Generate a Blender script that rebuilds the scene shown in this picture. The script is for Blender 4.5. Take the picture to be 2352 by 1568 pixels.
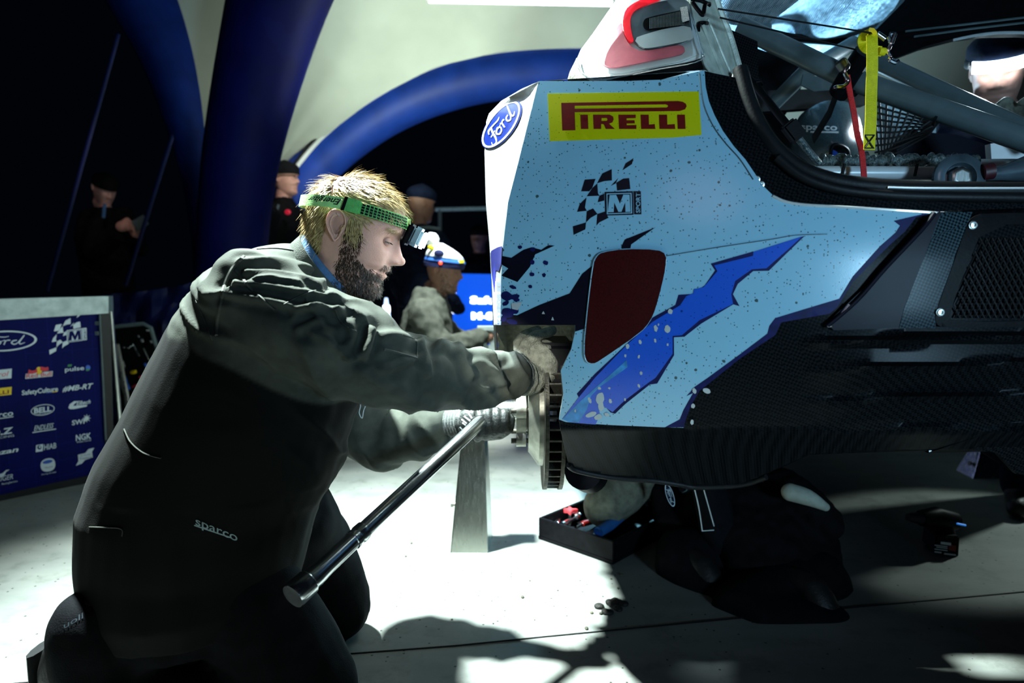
import bpy, bmesh, math, random
import numpy as np
from mathutils import Vector, Matrix, noise
from mathutils.geometry import delaunay_2d_cdt
from mathutils.bvhtree import BVHTree

for o in list(bpy.data.objects):
    bpy.data.objects.remove(o, do_unlink=True)
scene = bpy.context.scene
COL = scene.collection
R = math.radians

# ------------------------------------------------------------------ camera
CAM_H = 0.90
FPX = 1568.0                    # 24 mm on a 36 mm wide frame, 2352 px
PITCH = math.atan(164.0 / FPX)
cam_d = bpy.data.cameras.new('camera')
cam = bpy.data.objects.new('camera', cam_d)
COL.objects.link(cam)
cam_d.sensor_width = 36.0
cam_d.lens = 24.0
cam_d.clip_start = 0.02
cam.location = (0, 0, CAM_H)
cam.rotation_euler = (math.pi / 2 - PITCH, 0, 0)
cam_d.dof.use_dof = True
cam_d.dof.focus_distance = 1.36
cam_d.dof.aperture_fstop = 3.2
scene.camera = cam

# ------------------------------------------------------------------ world, lamps, exposure
w = bpy.data.worlds.new('night')
scene.world = w
w.use_nodes = True
w.node_tree.nodes['Background'].inputs[0].default_value = (0.10, 0.22, 0.5, 1)
w.node_tree.nodes['Background'].inputs[1].default_value = 0.004

def look_at(o, target):
    d = Vector(target) - o.location
    o.rotation_euler = d.to_track_quat('-Z', 'Y').to_euler()

def area(name, loc, target, size, watts, color):
    l = bpy.data.lights.new(name, 'AREA')
    l.shape = 'DISK'
    l.size = size
    l.energy = watts
    l.color = color
    o = bpy.data.objects.new(name, l)
    COL.objects.link(o)
    o.location = loc
    look_at(o, target)
    return o

def spot(name, loc, target, deg, watts, color, radius=0.03, blend=0.5):
    l = bpy.data.lights.new(name, 'SPOT')
    l.spot_size = R(deg)
    l.spot_blend = blend
    l.energy = watts
    l.color = color
    l.shadow_soft_size = radius
    o = bpy.data.objects.new(name, l)
    COL.objects.link(o)
    o.location = loc
    look_at(o, target)
    return o

def P0(px, py, Y):
    xc = (px - 1176.0) / FPX; yc = (784.0 - py) / FPX
    d = Vector((xc, math.cos(PITCH) + yc * math.sin(PITCH), -math.sin(PITCH) + yc * math.cos(PITCH)))
    return Vector((0, 0, CAM_H)) + d * (Y / d.y)
spot('tent_floodlight_key', (-1.0, 1.95, 2.90), (-0.15, 1.62, 0.1), 66, 3200, (0.84, 1.0, 0.97), 0.08, 0.9)
spot('fill_rear_panel', (1.5, -1.3, 0.85), (0.72, 1.2, 1.12), 48, 185, (0.42, 0.74, 1.0), 0.2, 0.5)  # added low fill behind the camera, brightens the rear panel
area('fill_face', (-0.2, -1.6, 2.2), (-0.3, 1.3, 0.9), 0.8, 1.7, (1.0, 0.82, 0.95))  # weak unseen fill, put in for the face
spot('fill_canopy', (-0.55, 3.95, 1.5), (-0.85, 4.8, 2.9), 140, 62, (0.86, 1.0, 0.86), 0.2, 0.4)  # added uplight that brightens the canopy, no fitting there
spot('fill_barrier', (-0.5, 2.4, 2.7), (-1.9, 2.75, 0.5), 36, 20, (0.55, 0.85, 1.0), 0.15, 0.6)  # narrow spot added to lift the sponsor barrier
spot('fill_front_wheel', (-0.15, 3.1, 2.7), (-0.42, 3.7, 0.75), 34, 900, (0.9, 1.0, 0.93), 0.08, 0.6)  # unseen lamp put in to light the bobble-hatted mechanic
spot('fill_hub', (-0.35, -0.2, 1.04), P0(1225, 850, 1.55), 6.0, 190, (1.0, 1.0, 0.9), 0.02, 0.5)  # spot added near the camera to light glove and hub
spot('tent_floodlight_side', (3.0, 3.0, 1.5), (1.62, 2.3, 0.0), 24, 90, (0.75, 0.95, 0.9), 0.05, 0.3)
spot('fill_cabin', (1.0, 3.15, 1.30), (1.0, 1.7, 1.45), 120, 70, (0.42, 0.76, 1.0), 0.06, 0.5)  # added fill inside the cabin for cage and roof lining
spot('fill_beanie', (-0.9, 3.9, 2.6), (-1.6, 4.9, 1.5), 24, 60, (1.0, 0.95, 0.95), 0.05, 0.5)  # fill spot added for the beanie bystander's face
spot('fill_far_canopy', (1.5, 3.7, 1.7), (1.55, 4.8, 2.5), 120, 34, (0.6, 0.88, 1.0), 0.1, 0.5)  # unseen uplight added for the canopy beyond the car
spot('under_car_lamp', (0.55, 3.1, 0.42), (0.22, 2.25, 0.02), 64, 34, (0.30, 0.72, 0.95), 0.03, 0.6)
spot('fill_phone_figure', (-2.0, 3.2, 2.3), (-3.0, 5.2, 1.2), 22, 26, (1.0, 0.85, 0.8), 0.05, 0.8)  # small warm fill added for the dim figure with the phone

vs = scene.view_settings
vs.view_transform = 'Standard'
vs.look = 'None'
vs.gamma = 1.0
vs.use_curve_mapping = False
vs.exposure = 0.0

# ------------------------------------------------------------------ helpers: pixels of the 2352x1568 frame to points
CP, SP = math.cos(PITCH), math.sin(PITCH)

def P(px, py, Y):
    xc = (px - 1176.0) / FPX
    yc = (784.0 - py) / FPX
    d = Vector((xc, CP + yc * SP, -SP + yc * CP))
    return Vector((0, 0, CAM_H)) + d * (Y / d.y)

def PR(px, py):
    xc = (px - 1176.0) / FPX
    yc = (784.0 - py) / FPX
    return Vector((xc, CP + yc * SP, -SP + yc * CP)).normalized()

def PF(px, py, z=0.0):
    d = PR(px, py)
    return Vector((0, 0, CAM_H)) + d * ((z - CAM_H) / d.z)

def lerp(a, b, t):
    return a + (b - a) * t

def interp(x, tab):
    if x <= tab[0][0]:
        return tab[0][1]
    for (a, va), (b, vb) in zip(tab, tab[1:]):
        if x <= b:
            return va + (vb - va) * (x - a) / (b - a)
    return tab[-1][1]

# ------------------------------------------------------------------ materials
def new_mat(name):
    m = bpy.data.materials.new(name)
    m.use_nodes = True
    nt = m.node_tree
    return m, nt, nt.nodes['Principled BSDF']

def mat(name, col, rough=0.5, metal=0.0, var=0.15, scale=40.0, bump=0.0, bscale=None, coat=0.0, spec=0.5, trans=0.0,
        sss=0.0, emit=None, estr=0.0, alpha=1.0, sheen=0.0, ior=1.45):
    m, nt, b = new_mat(name)
    N, L = nt.nodes, nt.links
    tc = N.new('ShaderNodeTexCoord')
    n = N.new('ShaderNodeTexNoise')
    n.inputs['Scale'].default_value = scale
    n.inputs['Detail'].default_value = 4
    L.new(tc.outputs['Object'], n.inputs['Vector'])
    r = N.new('ShaderNodeValToRGB')
    r.color_ramp.elements[0].position = 0.3
    r.color_ramp.elements[1].position = 0.7
    r.color_ramp.elements[0].color = tuple(c * (1 - var) for c in col) + (1,)
    r.color_ramp.elements[1].color = tuple(min(1, c * (1 + var)) for c in col) + (1,)
    L.new(n.outputs['Fac'], r.inputs['Fac'])
    L.new(r.outputs['Color'], b.inputs['Base Color'])
    b.inputs['Roughness'].default_value = rough
    b.inputs['Metallic'].default_value = metal
    b.inputs['Coat Weight'].default_value = coat
    b.inputs['Specular IOR Level'].default_value = spec
    b.inputs['Transmission Weight'].default_value = trans
    b.inputs['Subsurface Weight'].default_value = sss
    b.inputs['IOR'].default_value = ior
    b.inputs['Alpha'].default_value = alpha
    if sheen:
        b.inputs['Sheen Weight'].default_value = sheen
    if sss:
        b.inputs['Subsurface Radius'].default_value = (0.012, 0.005, 0.003)
        b.inputs['Subsurface Scale'].default_value = 1.0
    if emit:
        b.inputs['Emission Color'].default_value = emit + (1,)
        b.inputs['Emission Strength'].default_value = estr
    if bump:
        n2 = N.new('ShaderNodeTexNoise')
        n2.inputs['Scale'].default_value = bscale or scale * 4
        n2.inputs['Detail'].default_value = 5
        L.new(tc.outputs['Object'], n2.inputs['Vector'])
        bp = N.new('ShaderNodeBump')
        bp.inputs['Strength'].default_value = bump
        bp.inputs['Distance'].default_value = 0.004
        L.new(n2.outputs['Fac'], bp.inputs['Height'])
        L.new(bp.outputs['Normal'], b.inputs['Normal'])
    return m

def speckle_mat(name, col, dot, scale, thresh, rough=0.25, coat=0.6, smear=None):
    """paint with small mud dots (voronoi cells of uneven size) and faint grime"""
    m, nt, b = new_mat(name)
    N, L = nt.nodes, nt.links
    tc = N.new('ShaderNodeTexCoord')
    prev = None
    base = N.new('ShaderNodeRGB')
    base.outputs[0].default_value = col + (1,)
    cur = base.outputs[0]
    for i, (sc, th, keep) in enumerate(((scale, thresh, 0.62), (scale * 0.33, thresh * 0.8, 0.86))):
        v = N.new('ShaderNodeTexVoronoi')
        v.inputs['Scale'].default_value = sc
        L.new(tc.outputs['Object'], v.inputs['Vector'])
        lt = N.new('ShaderNodeMath'); lt.operation = 'LESS_THAN'
        lt.inputs[1].default_value = th
        nz = N.new('ShaderNodeTexNoise'); nz.inputs['Scale'].default_value = sc * 1.3
        L.new(tc.outputs['Object'], nz.inputs['Vector'])
        ad = N.new('ShaderNodeMath'); ad.operation = 'MULTIPLY_ADD'
        ad.inputs[1].default_value = 0.35
        L.new(nz.outputs['Fac'], ad.inputs[0])
        L.new(v.outputs['Distance'], ad.inputs[2])
        L.new(ad.outputs[0], lt.inputs[0])
        sp = N.new('ShaderNodeSeparateColor')
        L.new(v.outputs['Color'], sp.inputs[0])
        gt = N.new('ShaderNodeMath'); gt.operation = 'GREATER_THAN'
        gt.inputs[1].default_value = keep
        L.new(sp.outputs[0], gt.inputs[0])
        mu = N.new('ShaderNodeMath'); mu.operation = 'MULTIPLY'
        L.new(lt.outputs[0], mu.inputs[0]); L.new(gt.outputs[0], mu.inputs[1])
        mx = N.new('ShaderNodeMix'); mx.data_type = 'RGBA'
        L.new(mu.outputs[0], mx.inputs['Factor'])
        L.new(cur, mx.inputs[6]); mx.inputs[7].default_value = dot + (1,)
        cur = mx.outputs[2]
    L.new(cur, b.inputs['Base Color'])
    b.inputs['Roughness'].default_value = rough
    b.inputs['Coat Weight'].default_value = coat
    b.inputs['Coat Roughness'].default_value = 0.15
    nb = N.new('ShaderNodeTexNoise'); nb.inputs['Scale'].default_value = 900
    L.new(tc.outputs['Object'], nb.inputs['Vector'])
    bp = N.new('ShaderNodeBump'); bp.inputs['Strength'].default_value = 0.08; bp.inputs['Distance'].default_value = 0.001
    L.new(nb.outputs['Fac'], bp.inputs['Height']); L.new(bp.outputs['Normal'], b.inputs['Normal'])
    return m

def carbon_mat(name, a=(0.004, 0.005, 0.006), c=(0.03, 0.04, 0.045), scale=260.0, rough=0.3):
    """2x2 twill weave from two crossed wave textures"""
    m, nt, b = new_mat(name)
    N, L = nt.nodes, nt.links
    tc = N.new('ShaderNodeTexCoord')
    mp = N.new('ShaderNodeMapping')
    mp.inputs['Rotation'].default_value = (0, R(25), 0)
    L.new(tc.outputs['Object'], mp.inputs['Vector'])
    ch = N.new('ShaderNodeTexChecker'); ch.inputs['Scale'].default_value = scale
    ch.inputs[1].default_value = a + (1,); ch.inputs[2].default_value = c + (1,)
    L.new(mp.outputs[0], ch.inputs['Vector'])
    L.new(ch.outputs['Color'], b.inputs['Base Color'])
    b.inputs['Roughness'].default_value = rough
    b.inputs['Specular IOR Level'].default_value = 0.05
    bp = N.new('ShaderNodeBump'); bp.inputs['Strength'].default_value = 0.3; bp.inputs['Distance'].default_value = 0.001
    L.new(ch.outputs['Fac'], bp.inputs['Height']); L.new(bp.outputs['Normal'], b.inputs['Normal'])
    return m

def brushed_mat(name, col, rough, stretch=(90, 90, 3), bump=0.1):
    m, nt, b = new_mat(name)
    N, L = nt.nodes, nt.links
    tc = N.new('ShaderNodeTexCoord'); mp = N.new('ShaderNodeMapping')
    mp.inputs['Scale'].default_value = stretch
    L.new(tc.outputs['Object'], mp.inputs['Vector'])
    n = N.new('ShaderNodeTexNoise'); n.inputs['Scale'].default_value = 3.0; n.inputs['Detail'].default_value = 6
    L.new(mp.outputs[0], n.inputs['Vector'])
    r = N.new('ShaderNodeMapRange'); r.inputs[3].default_value = rough * 0.7; r.inputs[4].default_value = rough * 1.4
    L.new(n.outputs['Fac'], r.inputs[0]); L.new(r.outputs[0], b.inputs['Roughness'])
    b.inputs['Base Color'].default_value = col + (1,)
    b.inputs['Metallic'].default_value = 1.0
    bp = N.new('ShaderNodeBump'); bp.inputs['Strength'].default_value = bump; bp.inputs['Distance'].default_value = 0.002
    L.new(n.outputs['Fac'], bp.inputs['Height']); L.new(bp.outputs['Normal'], b.inputs['Normal'])
    return m

# ------------------------------------------------------------------ object helpers
def link(name, me, m=None, parent=None, smooth=True):
    o = bpy.data.objects.new(name, me)
    COL.objects.link(o)
    if m is not None:
        me.materials.clear()
        me.materials.append(m)
    if parent is not None:
        o.parent = parent
        o.matrix_parent_inverse = Matrix.Identity(4)
        o.location = o.location - parent_loc(parent)
    if smooth:
        me.polygons.foreach_set('use_smooth', [True] * len(me.polygons))
    return o

def parent_loc(p):
    v = Vector((0, 0, 0))
    while p is not None:
        v += p.location
        p = p.parent
    return v

def thing(name, label, cat, loc=(0, 0, 0), group=None, kind=None):
    o = bpy.data.objects.new(name, None)
    COL.objects.link(o)
    o.empty_display_size = 0.1
    o.location = loc
    tag(o, label, cat, group, kind)
    return o

def tag(o, label=None, cat=None, group=None, kind=None):
    if label: o['label'] = label
    if cat: o['category'] = cat
    if group: o['group'] = group
    if kind: o['kind'] = kind
    return o

def sharp(o, deg=35):
    """smooth shading with sharp creases"""
    me = o.data
    bm = bmesh.new(); bm.from_mesh(me)
    for e in bm.edges:
        if len(e.link_faces) == 2 and e.calc_face_angle(0) > R(deg):
            e.smooth = False
    bm.to_mesh(me); bm.free()
    return o

class MB:
    def __init__(self):
        self.v = []
        self.f = []
    def add(self, vs, fs):
        n = len(self.v)
        self.v += [tuple(p) for p in vs]
        self.f += [tuple(i + n for i in f) for f in fs]
        return self
    def box(self, c, s, M=None):
        c = Vector(c); h = Vector(s) / 2
        vs = []
        for x in (-1, 1):
            for y in (-1, 1):
                for z in (-1, 1):
                    p = Vector((x * h.x, y * h.y, z * h.z))
                    if M is not None: p = M @ p
                    vs.append(c + p)
        return self.add(vs, [(0, 1, 3, 2), (4, 6, 7, 5), (0, 4, 5, 1), (2, 3, 7, 6), (0, 2, 6, 4), (1, 5, 7, 3)])
    def tube(self, pts, rad, seg=10, cap=True, flat=None):
        """tube along points; rad number or list; flat=(up vector, ratio) gives an oval section"""
        pts = [Vector(p) for p in pts]
        n = len(pts)
        rr = rad if isinstance(rad, (list, tuple)) else [rad] * n
        T = []
        for i in range(n):
            a = pts[max(0, i - 1)]; b = pts[min(n - 1, i + 1)]
            d = b - a
            T.append(d.normalized() if d.length > 1e-9 else Vector((0, 0, 1)))
        up = Vector(flat[0]) if flat else (Vector((0, 0, 1)) if abs(T[0].z) < 0.9 else Vector((1, 0, 0)))
        u = (up - T[0] * up.dot(T[0])).normalized()
        vs, fs = [], []
        for i in range(n):
            u = u - T[i] * u.dot(T[i])
            u.normalize()
            v = T[i].cross(u)
            k = flat[1] if flat else 1.0
            for j in range(seg):
                a = 2 * math.pi * j / seg
                vs.append(pts[i] + u * (math.cos(a) * rr[i]) + v * (math.sin(a) * rr[i] * k))
        for i in range(n - 1):
            for j in range(seg):
                j2 = (j + 1) % seg
                fs.append((i * seg + j, i * seg + j2, (i + 1) * seg + j2, (i + 1) * seg + j))
        if cap:
            fs.append(tuple(reversed(range(seg))))
            fs.append(tuple((n - 1) * seg + j for j in range(seg)))
        return self.add(vs, fs)
    def cyl(self, a, b, r, seg=20, r2=None):
        return self.tube([a, b], [r, r if r2 is None else r2], seg)
    def loft(self, rings, seg=24, cap=True):
        """rings: (centre, u vector, v vector): ellipses joined in order"""
        vs, fs = [], []
        n = len(rings)
        for c, u, v in rings:
            c, u, v = Vector(c), Vector(u), Vector(v)
            for j in range(seg):
                a = 2 * math.pi * j / seg
                vs.append(c + u * math.cos(a) + v * math.sin(a))
        for i in range(n - 1):
            for j in range(seg):
                j2 = (j + 1) % seg
                fs.append((i * seg + j, i * seg + j2, (i + 1) * seg + j2, (i + 1) * seg + j))
        if cap:
            fs.append(tuple(reversed(range(seg))))
            fs.append(tuple((n - 1) * seg + j for j in range(seg)))
        return self.add(vs, fs)
    def ball(self, c, r, seg=16, rings=10, M=None):
        c = Vector(c)
        r = Vector(r) if hasattr(r, '__len__') else Vector((r, r, r))
        vs, fs = [], []
        for i in range(rings + 1):
            t = math.pi * i / rings
            for j in range(seg):
                a = 2 * math.pi * j / seg
                p = Vector((r.x * math.sin(t) * math.cos(a), r.y * math.sin(t) * math.sin(a), r.z * math.cos(t)))
                if M is not None: p = M @ p
                vs.append(c + p)
        for i in range(rings):
            for j in range(seg):
                j2 = (j + 1) % seg
                fs.append((i * seg + j, (i + 1) * seg + j, (i + 1) * seg + j2, i * seg + j2))
        return self.add(vs, fs)
    def lathe(self, prof, origin, axis, seg=32, ref=None):
        """prof: (distance along axis, radius)"""
        ax = Vector(axis).normalized()
        u = Vector(ref) if ref else (Vector((0, 0, 1)) if abs(ax.z) < 0.9 else Vector((1, 0, 0)))
        u = (u - ax * u.dot(ax)).normalized(); v = ax.cross(u)
        return self.loft([(Vector(origin) + ax * d, u * r, v * r) for d, r in prof], seg)
    def prism(self, poly, d):
        """closed planar polygon of 3-D points pushed along d"""
        poly = [Vector(p) for p in poly]; d = Vector(d); n = len(poly)
        return self.add(poly + [p + d for p in poly],
                        [tuple(range(n)), tuple(reversed(range(n, 2 * n)))] +
                        [(i, i + n, (i + 1) % n + n, (i + 1) % n) for i in range(n)])
    def mesh(self, name='mesh', merge=True):
        me = bpy.data.meshes.new(name)
        me.from_pydata(self.v, [], self.f)
        bm = bmesh.new(); bm.from_mesh(me)
        if merge:
            bmesh.ops.remove_doubles(bm, verts=bm.verts, dist=1e-6)
        bmesh.ops.recalc_face_normals(bm, faces=bm.faces)
        bm.to_mesh(me); bm.free()
        return me
    def build(self, name, m, parent=None, smooth=True, crease=40):
        o = link(name, self.mesh(name), m, parent, smooth)
        if smooth and crease: sharp(o, crease)
        return o

def bevel(o, w=0.004, seg=2):
    bm = bmesh.new(); bm.from_mesh(o.data)
    bmesh.ops.bevel(bm, geom=[e for e in bm.edges if len(e.link_faces) == 2 and e.calc_face_angle(0) > R(30)],
                    offset=w, segments=seg, affect='EDGES', clamp_overlap=True)
    bm.to_mesh(o.data); bm.free()
    o.data.polygons.foreach_set('use_smooth', [True] * len(o.data.polygons))
    return sharp(o, 40)

# ------------------------------------------------------------------ sheets: an outline on a curved surface, with thickness
def resample(poly, step):
    out = []
    n = len(poly)
    for i in range(n):
        a, b = poly[i], poly[(i + 1) % n]
        L = math.hypot(b[0] - a[0], b[1] - a[1])
        k = max(1, int(math.ceil(L / step)))
        for j in range(k):
            t = j / k
            out.append((a[0] + (b[0] - a[0]) * t, a[1] + (b[1] - a[1]) * t))
    return out

def inside(poly, x, y):
    c = False
    n = len(poly)
    j = n - 1
    for i in range(n):
        xi, yi = poly[i]; xj, yj = poly[j]
        if (yi > y) != (yj > y) and x < (xj - xi) * (y - yi) / (yj - yi) + xi:
            c = not c
        j = i
    return c

def smooth_poly(poly, it=1):
    for _ in range(it):
        out = []
        n = len(poly)
        for i in range(n):
            a, b = poly[i], poly[(i + 1) % n]
            out.append((a[0] * .75 + b[0] * .25, a[1] * .75 + b[1] * .25))
            out.append((a[0] * .25 + b[0] * .75, a[1] * .25 + b[1] * .75))
        poly = out
    return poly

def sheet_mesh(polys, surf, thick=0.003, grid=40.0, off=0.0, holes=(), dirn=(0, 1, 0)):
    """polys: list of outlines in pixels; surf(px,py)->depth; pushed 'off' towards the viewer side, 'thick' deep"""
    mb = MB()
    d = Vector(dirn)
    for poly in polys:
        pts = resample(poly, grid)
        # drop near duplicates
        q = []
        for p in pts:
            if not q or math.hypot(p[0] - q[-1][0], p[1] - q[-1][1]) > 0.02: q.append(p)
        pts = q
        n = len(pts)
        vs = [Vector(p) for p in pts]
        es = [(i, (i + 1) % n) for i in range(n)]
        hs = []
        for h in holes:
            hp = resample(h, grid); k = len(vs)
            vs += [Vector(p) for p in hp]
            es += [(k + i, k + (i + 1) % len(hp)) for i in range(len(hp))]
            hs.append(hp)
        xs = [p[0] for p in pts]; ys = [p[1] for p in pts]
        x = math.floor(min(xs) / grid) * grid
        while x < max(xs):
            y = math.floor(min(ys) / grid) * grid
            while y < max(ys):
                if inside(pts, x + .37, y + .41) and not any(inside(h, x + .37, y + .41) for h in hs):
                    vs.append(Vector((x + .37, y + .41)))
                y += grid
            x += grid
        r = delaunay_2d_cdt(vs, es, [], 4 if holes else 1, 1e-4)
        ov, oe, of = r[0], r[1], r[2]
        # keep only the triangles inside
        of = [f for f in of if inside(pts, sum(ov[i].x for i in f) / len(f), sum(ov[i].y for i in f) / len(f))
              and not any(inside(h, sum(ov[i].x for i in f) / len(f), sum(ov[i].y for i in f) / len(f)) for h in hs)]
        front = [P(v.x, v.y, surf(v.x, v.y)) - d * off for v in ov]
        back = [p + d * thick for p in front]
        m = len(front)
        cnt = {}
        for f in of:
            for i in range(len(f)):
                e = (f[i], f[(i + 1) % len(f)])
                cnt[tuple(sorted(e))] = cnt.get(tuple(sorted(e)), []) + [e]
        fs = [tuple(f) for f in of]
        if thick > 0:
            fs += [tuple(reversed([i + m for i in f])) for f in of]
            for k, l in cnt.items():
                if len(l) == 1:
                    a, b = l[0]
                    fs.append((b, a, a + m, b + m))
        mb.add(front + (back if thick > 0 else []), fs)
    return mb

def sheet(name, polys, surf, m, parent=None, thick=0.003, grid=40.0, off=0.0, holes=(), smooth=True, dirn=(0, 1, 0), crease=40):
    if polys and not hasattr(polys[0][0], '__len__'):
        polys = [polys]
    mb = sheet_mesh(polys, surf, thick, grid, off, holes, dirn)
    return mb.build(name, m, parent, smooth, crease)

def text_tris(s, bold=0.0, shear=0.0, spacing=1.0):
    """2-D triangles of a text string, height of a capital about 1, origin at its lower left; and its width"""
    cu = bpy.data.curves.new('txt', 'FONT')
    cu.body = s
    cu.size = 1.0 / 0.729
    cu.shear = shear
    cu.offset = bold
    cu.space_character = spacing
    cu.resolution_u = 3
    o = bpy.data.objects.new('txt', cu)
    COL.objects.link(o)
    dg = bpy.context.evaluated_depsgraph_get()
    me = bpy.data.meshes.new_from_object(o.evaluated_get(dg))
    vs = [(v.co.x, v.co.y) for v in me.vertices]
    me.calc_loop_triangles()
    fs = [tuple(t.vertices) for t in me.loop_triangles]
    bpy.data.objects.remove(o, do_unlink=True)
    bpy.data.curves.remove(cu)
    bpy.data.meshes.remove(me)
    x0 = min(v[0] for v in vs); x1 = max(v[0] for v in vs)
    return [(v[0] - x0, v[1]) for v in vs], fs, x1 - x0

def text_on(mb, s, surf, px, py, width, height, slope=0.0, off=0.002, bold=0.0, shear=0.0, rot=None, dirn=(0, 1, 0), spacing=1.0):
    """flat print following a surface: lower-left corner at px,py; slope = rise per px; rot=90 runs upwards"""
    vs, fs, wd = text_tris(s, bold, shear, spacing)
    sx = width / wd
    out = []
    d = Vector(dirn)
    for x, y in vs:
        a, b = x * sx, y * height
        if rot == 90:
            qx, qy = px - b, py - a
        elif rot == 180:
            qx, qy = px - a, py + b + slope * (a)
        else:
            qx, qy = px + a, py - b - slope * a
        out.append(P(qx, qy, surf(qx, qy)) - d * off)
    mb.add(out, fs)

def stroke_poly(pts, w):
    """outline polygon of a pen stroke; w a number or list"""
    n = len(pts)
    ws = w if isinstance(w, (list, tuple)) else [w] * n
    L, Rr = [], []
    for i in range(n):
        a = pts[max(0, i - 1)]; b = pts[min(n - 1, i + 1)]
        dx, dy = b[0] - a[0], b[1] - a[1]
        l = math.hypot(dx, dy) or 1
        nx, ny = -dy / l, dx / l
        L.append((pts[i][0] + nx * ws[i] / 2, pts[i][1] + ny * ws[i] / 2))
        Rr.append((pts[i][0] - nx * ws[i] / 2, pts[i][1] - ny * ws[i] / 2))
    return L, Rr

def strokes_on(mb, strokes, surf, off=0.002, dirn=(0, 1, 0)):
    d = Vector(dirn)
    for pts, w in strokes:
        p2 = catmull(pts, 5)
        if isinstance(w, (list, tuple)):
            w2 = [interp(i / (len(p2) - 1) * (len(w) - 1), list(enumerate(w))) for i in range(len(p2))]
        else:
            w2 = w
        L, Rr = stroke_poly(p2, w2)
        vs = [P(x, y, surf(x, y)) - d * off for x, y in L] + [P(x, y, surf(x, y)) - d * off for x, y in Rr]
        n = len(L)
        mb.add(vs, [(i, i + 1, n + i + 1, n + i) for i in range(n - 1)])

def catmull(pts, k=6):
    n = len(pts)
    if n < 3: 
        return [tuple(lerp(pts[0][c], pts[-1][c], i / k) for c in range(len(pts[0]))) for i in range(k + 1)]
    out = []
    for i in range(n - 1):
        p0 = pts[max(0, i - 1)]; p1 = pts[i]; p2 = pts[i + 1]; p3 = pts[min(n - 1, i + 2)]
        for j in range(k):
            t = j / k
            out.append(tuple(0.5 * (2 * p1[c] + (p2[c] - p0[c]) * t + (2 * p0[c] - 5 * p1[c] + 4 * p2[c] - p3[c]) * t * t
                                    + (3 * p1[c] - p0[c] - 3 * p2[c] + p3[c]) * t ** 3) for c in range(len(p1))))
    out.append(tuple(pts[-1]))
    return out

def ellipse(cx, cy, a, b, rot=0.0, n=28):
    c, s = math.cos(R(rot)), math.sin(R(rot))
    return [(cx + a * math.cos(t) * c - b * math.sin(t) * s, cy + a * math.cos(t) * s + b * math.sin(t) * c)
            for t in [2 * math.pi * i / n for i in range(n)]]

def remesh(mb, voxel, smooth=2, lap=0.5):
    """union of closed shapes into one continuous skin"""
    me = bpy.data.meshes.new('tmp')
    me.from_pydata(mb.v, [], mb.f)
    o = bpy.data.objects.new('tmp', me)
    COL.objects.link(o)
    md = o.modifiers.new('r', 'REMESH')
    md.mode = 'VOXEL'
    md.voxel_size = voxel
    dg = bpy.context.evaluated_depsgraph_get()
    out = bpy.data.meshes.new_from_object(o.evaluated_get(dg))
    bpy.data.objects.remove(o, do_unlink=True)
    bpy.data.meshes.remove(me)
    bm = bmesh.new(); bm.from_mesh(out)
    for _ in range(smooth):
        bmesh.ops.smooth_vert(bm, verts=bm.verts, factor=lap, use_axis_x=True, use_axis_y=True, use_axis_z=True)
    bmesh.ops.recalc_face_normals(bm, faces=bm.faces)
    bm.to_mesh(out); bm.free()
    return out

def displace(me, fn):
    me.update()
    nv = [v.normal.copy() for v in me.vertices]
    for v, n in zip(me.vertices, nv):
        v.co = v.co + n * fn(v.co, n)
    me.update()

# ================================================================== materials of the place
def foil_mat():
    # crinkled heat-reflecting foil with a fine woven relief
    m, nt, b = new_mat('foil')
    N, L = nt.nodes, nt.links
    tc = N.new('ShaderNodeTexCoord')
    mp = N.new('ShaderNodeMapping'); mp.inputs['Scale'].default_value = (1.0, 0.35, 1.0)
    L.new(tc.outputs['Object'], mp.inputs['Vector'])
    n = N.new('ShaderNodeTexNoise'); n.inputs['Scale'].default_value = 60; n.inputs['Detail'].default_value = 6
    L.new(mp.outputs[0], n.inputs['Vector'])
    w_ = N.new('ShaderNodeTexWave'); w_.inputs['Scale'].default_value = 60; w_.inputs['Distortion'].default_value = 3.0
    L.new(tc.outputs['Object'], w_.inputs['Vector'])
    mx = N.new('ShaderNodeMath'); mx.operation = 'MULTIPLY_ADD'; mx.inputs[1].default_value = 0.35
    L.new(w_.outputs['Fac'], mx.inputs[0]); L.new(n.outputs['Fac'], mx.inputs[2])
    r = N.new('ShaderNodeValToRGB'); r.color_ramp.elements[0].position = 0.38; r.color_ramp.elements[1].position = 0.85
    r.color_ramp.elements[0].color = (0.05, 0.16, 0.28, 1); r.color_ramp.elements[1].color = (0.50, 0.72, 0.85, 1)
    L.new(mx.outputs[0], r.inputs['Fac']); L.new(r.outputs['Color'], b.inputs['Base Color'])
    b.inputs['Metallic'].default_value = 0.35; b.inputs['Roughness'].default_value = 0.42
    bp = N.new('ShaderNodeBump'); bp.inputs['Strength'].default_value = 0.8; bp.inputs['Distance'].default_value = 0.006
    L.new(mx.outputs[0], bp.inputs['Height']); L.new(bp.outputs['Normal'], b.inputs['Normal'])
    return m
M = {}
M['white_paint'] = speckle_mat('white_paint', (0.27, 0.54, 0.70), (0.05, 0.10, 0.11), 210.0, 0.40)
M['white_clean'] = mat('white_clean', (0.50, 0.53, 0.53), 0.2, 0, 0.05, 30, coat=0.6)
M['navy_paint'] = mat('navy_paint', (0.006, 0.008, 0.075), 0.5, 0, 0.3, 60, spec=0.2)
M['black_paint'] = mat('black_paint', (0.003, 0.003, 0.010), 0.45, 0, 0.3, 60, spec=0.2)
M['blue_paint'] = speckle_mat('blue_paint', (0.015, 0.10, 0.62), (0.005, 0.03, 0.2), 230.0, 0.36)
M['teal_paint'] = mat('teal_paint', (0.05, 0.27, 0.58), 0.3, 0, 0.3, 70, coat=0.3)
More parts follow.
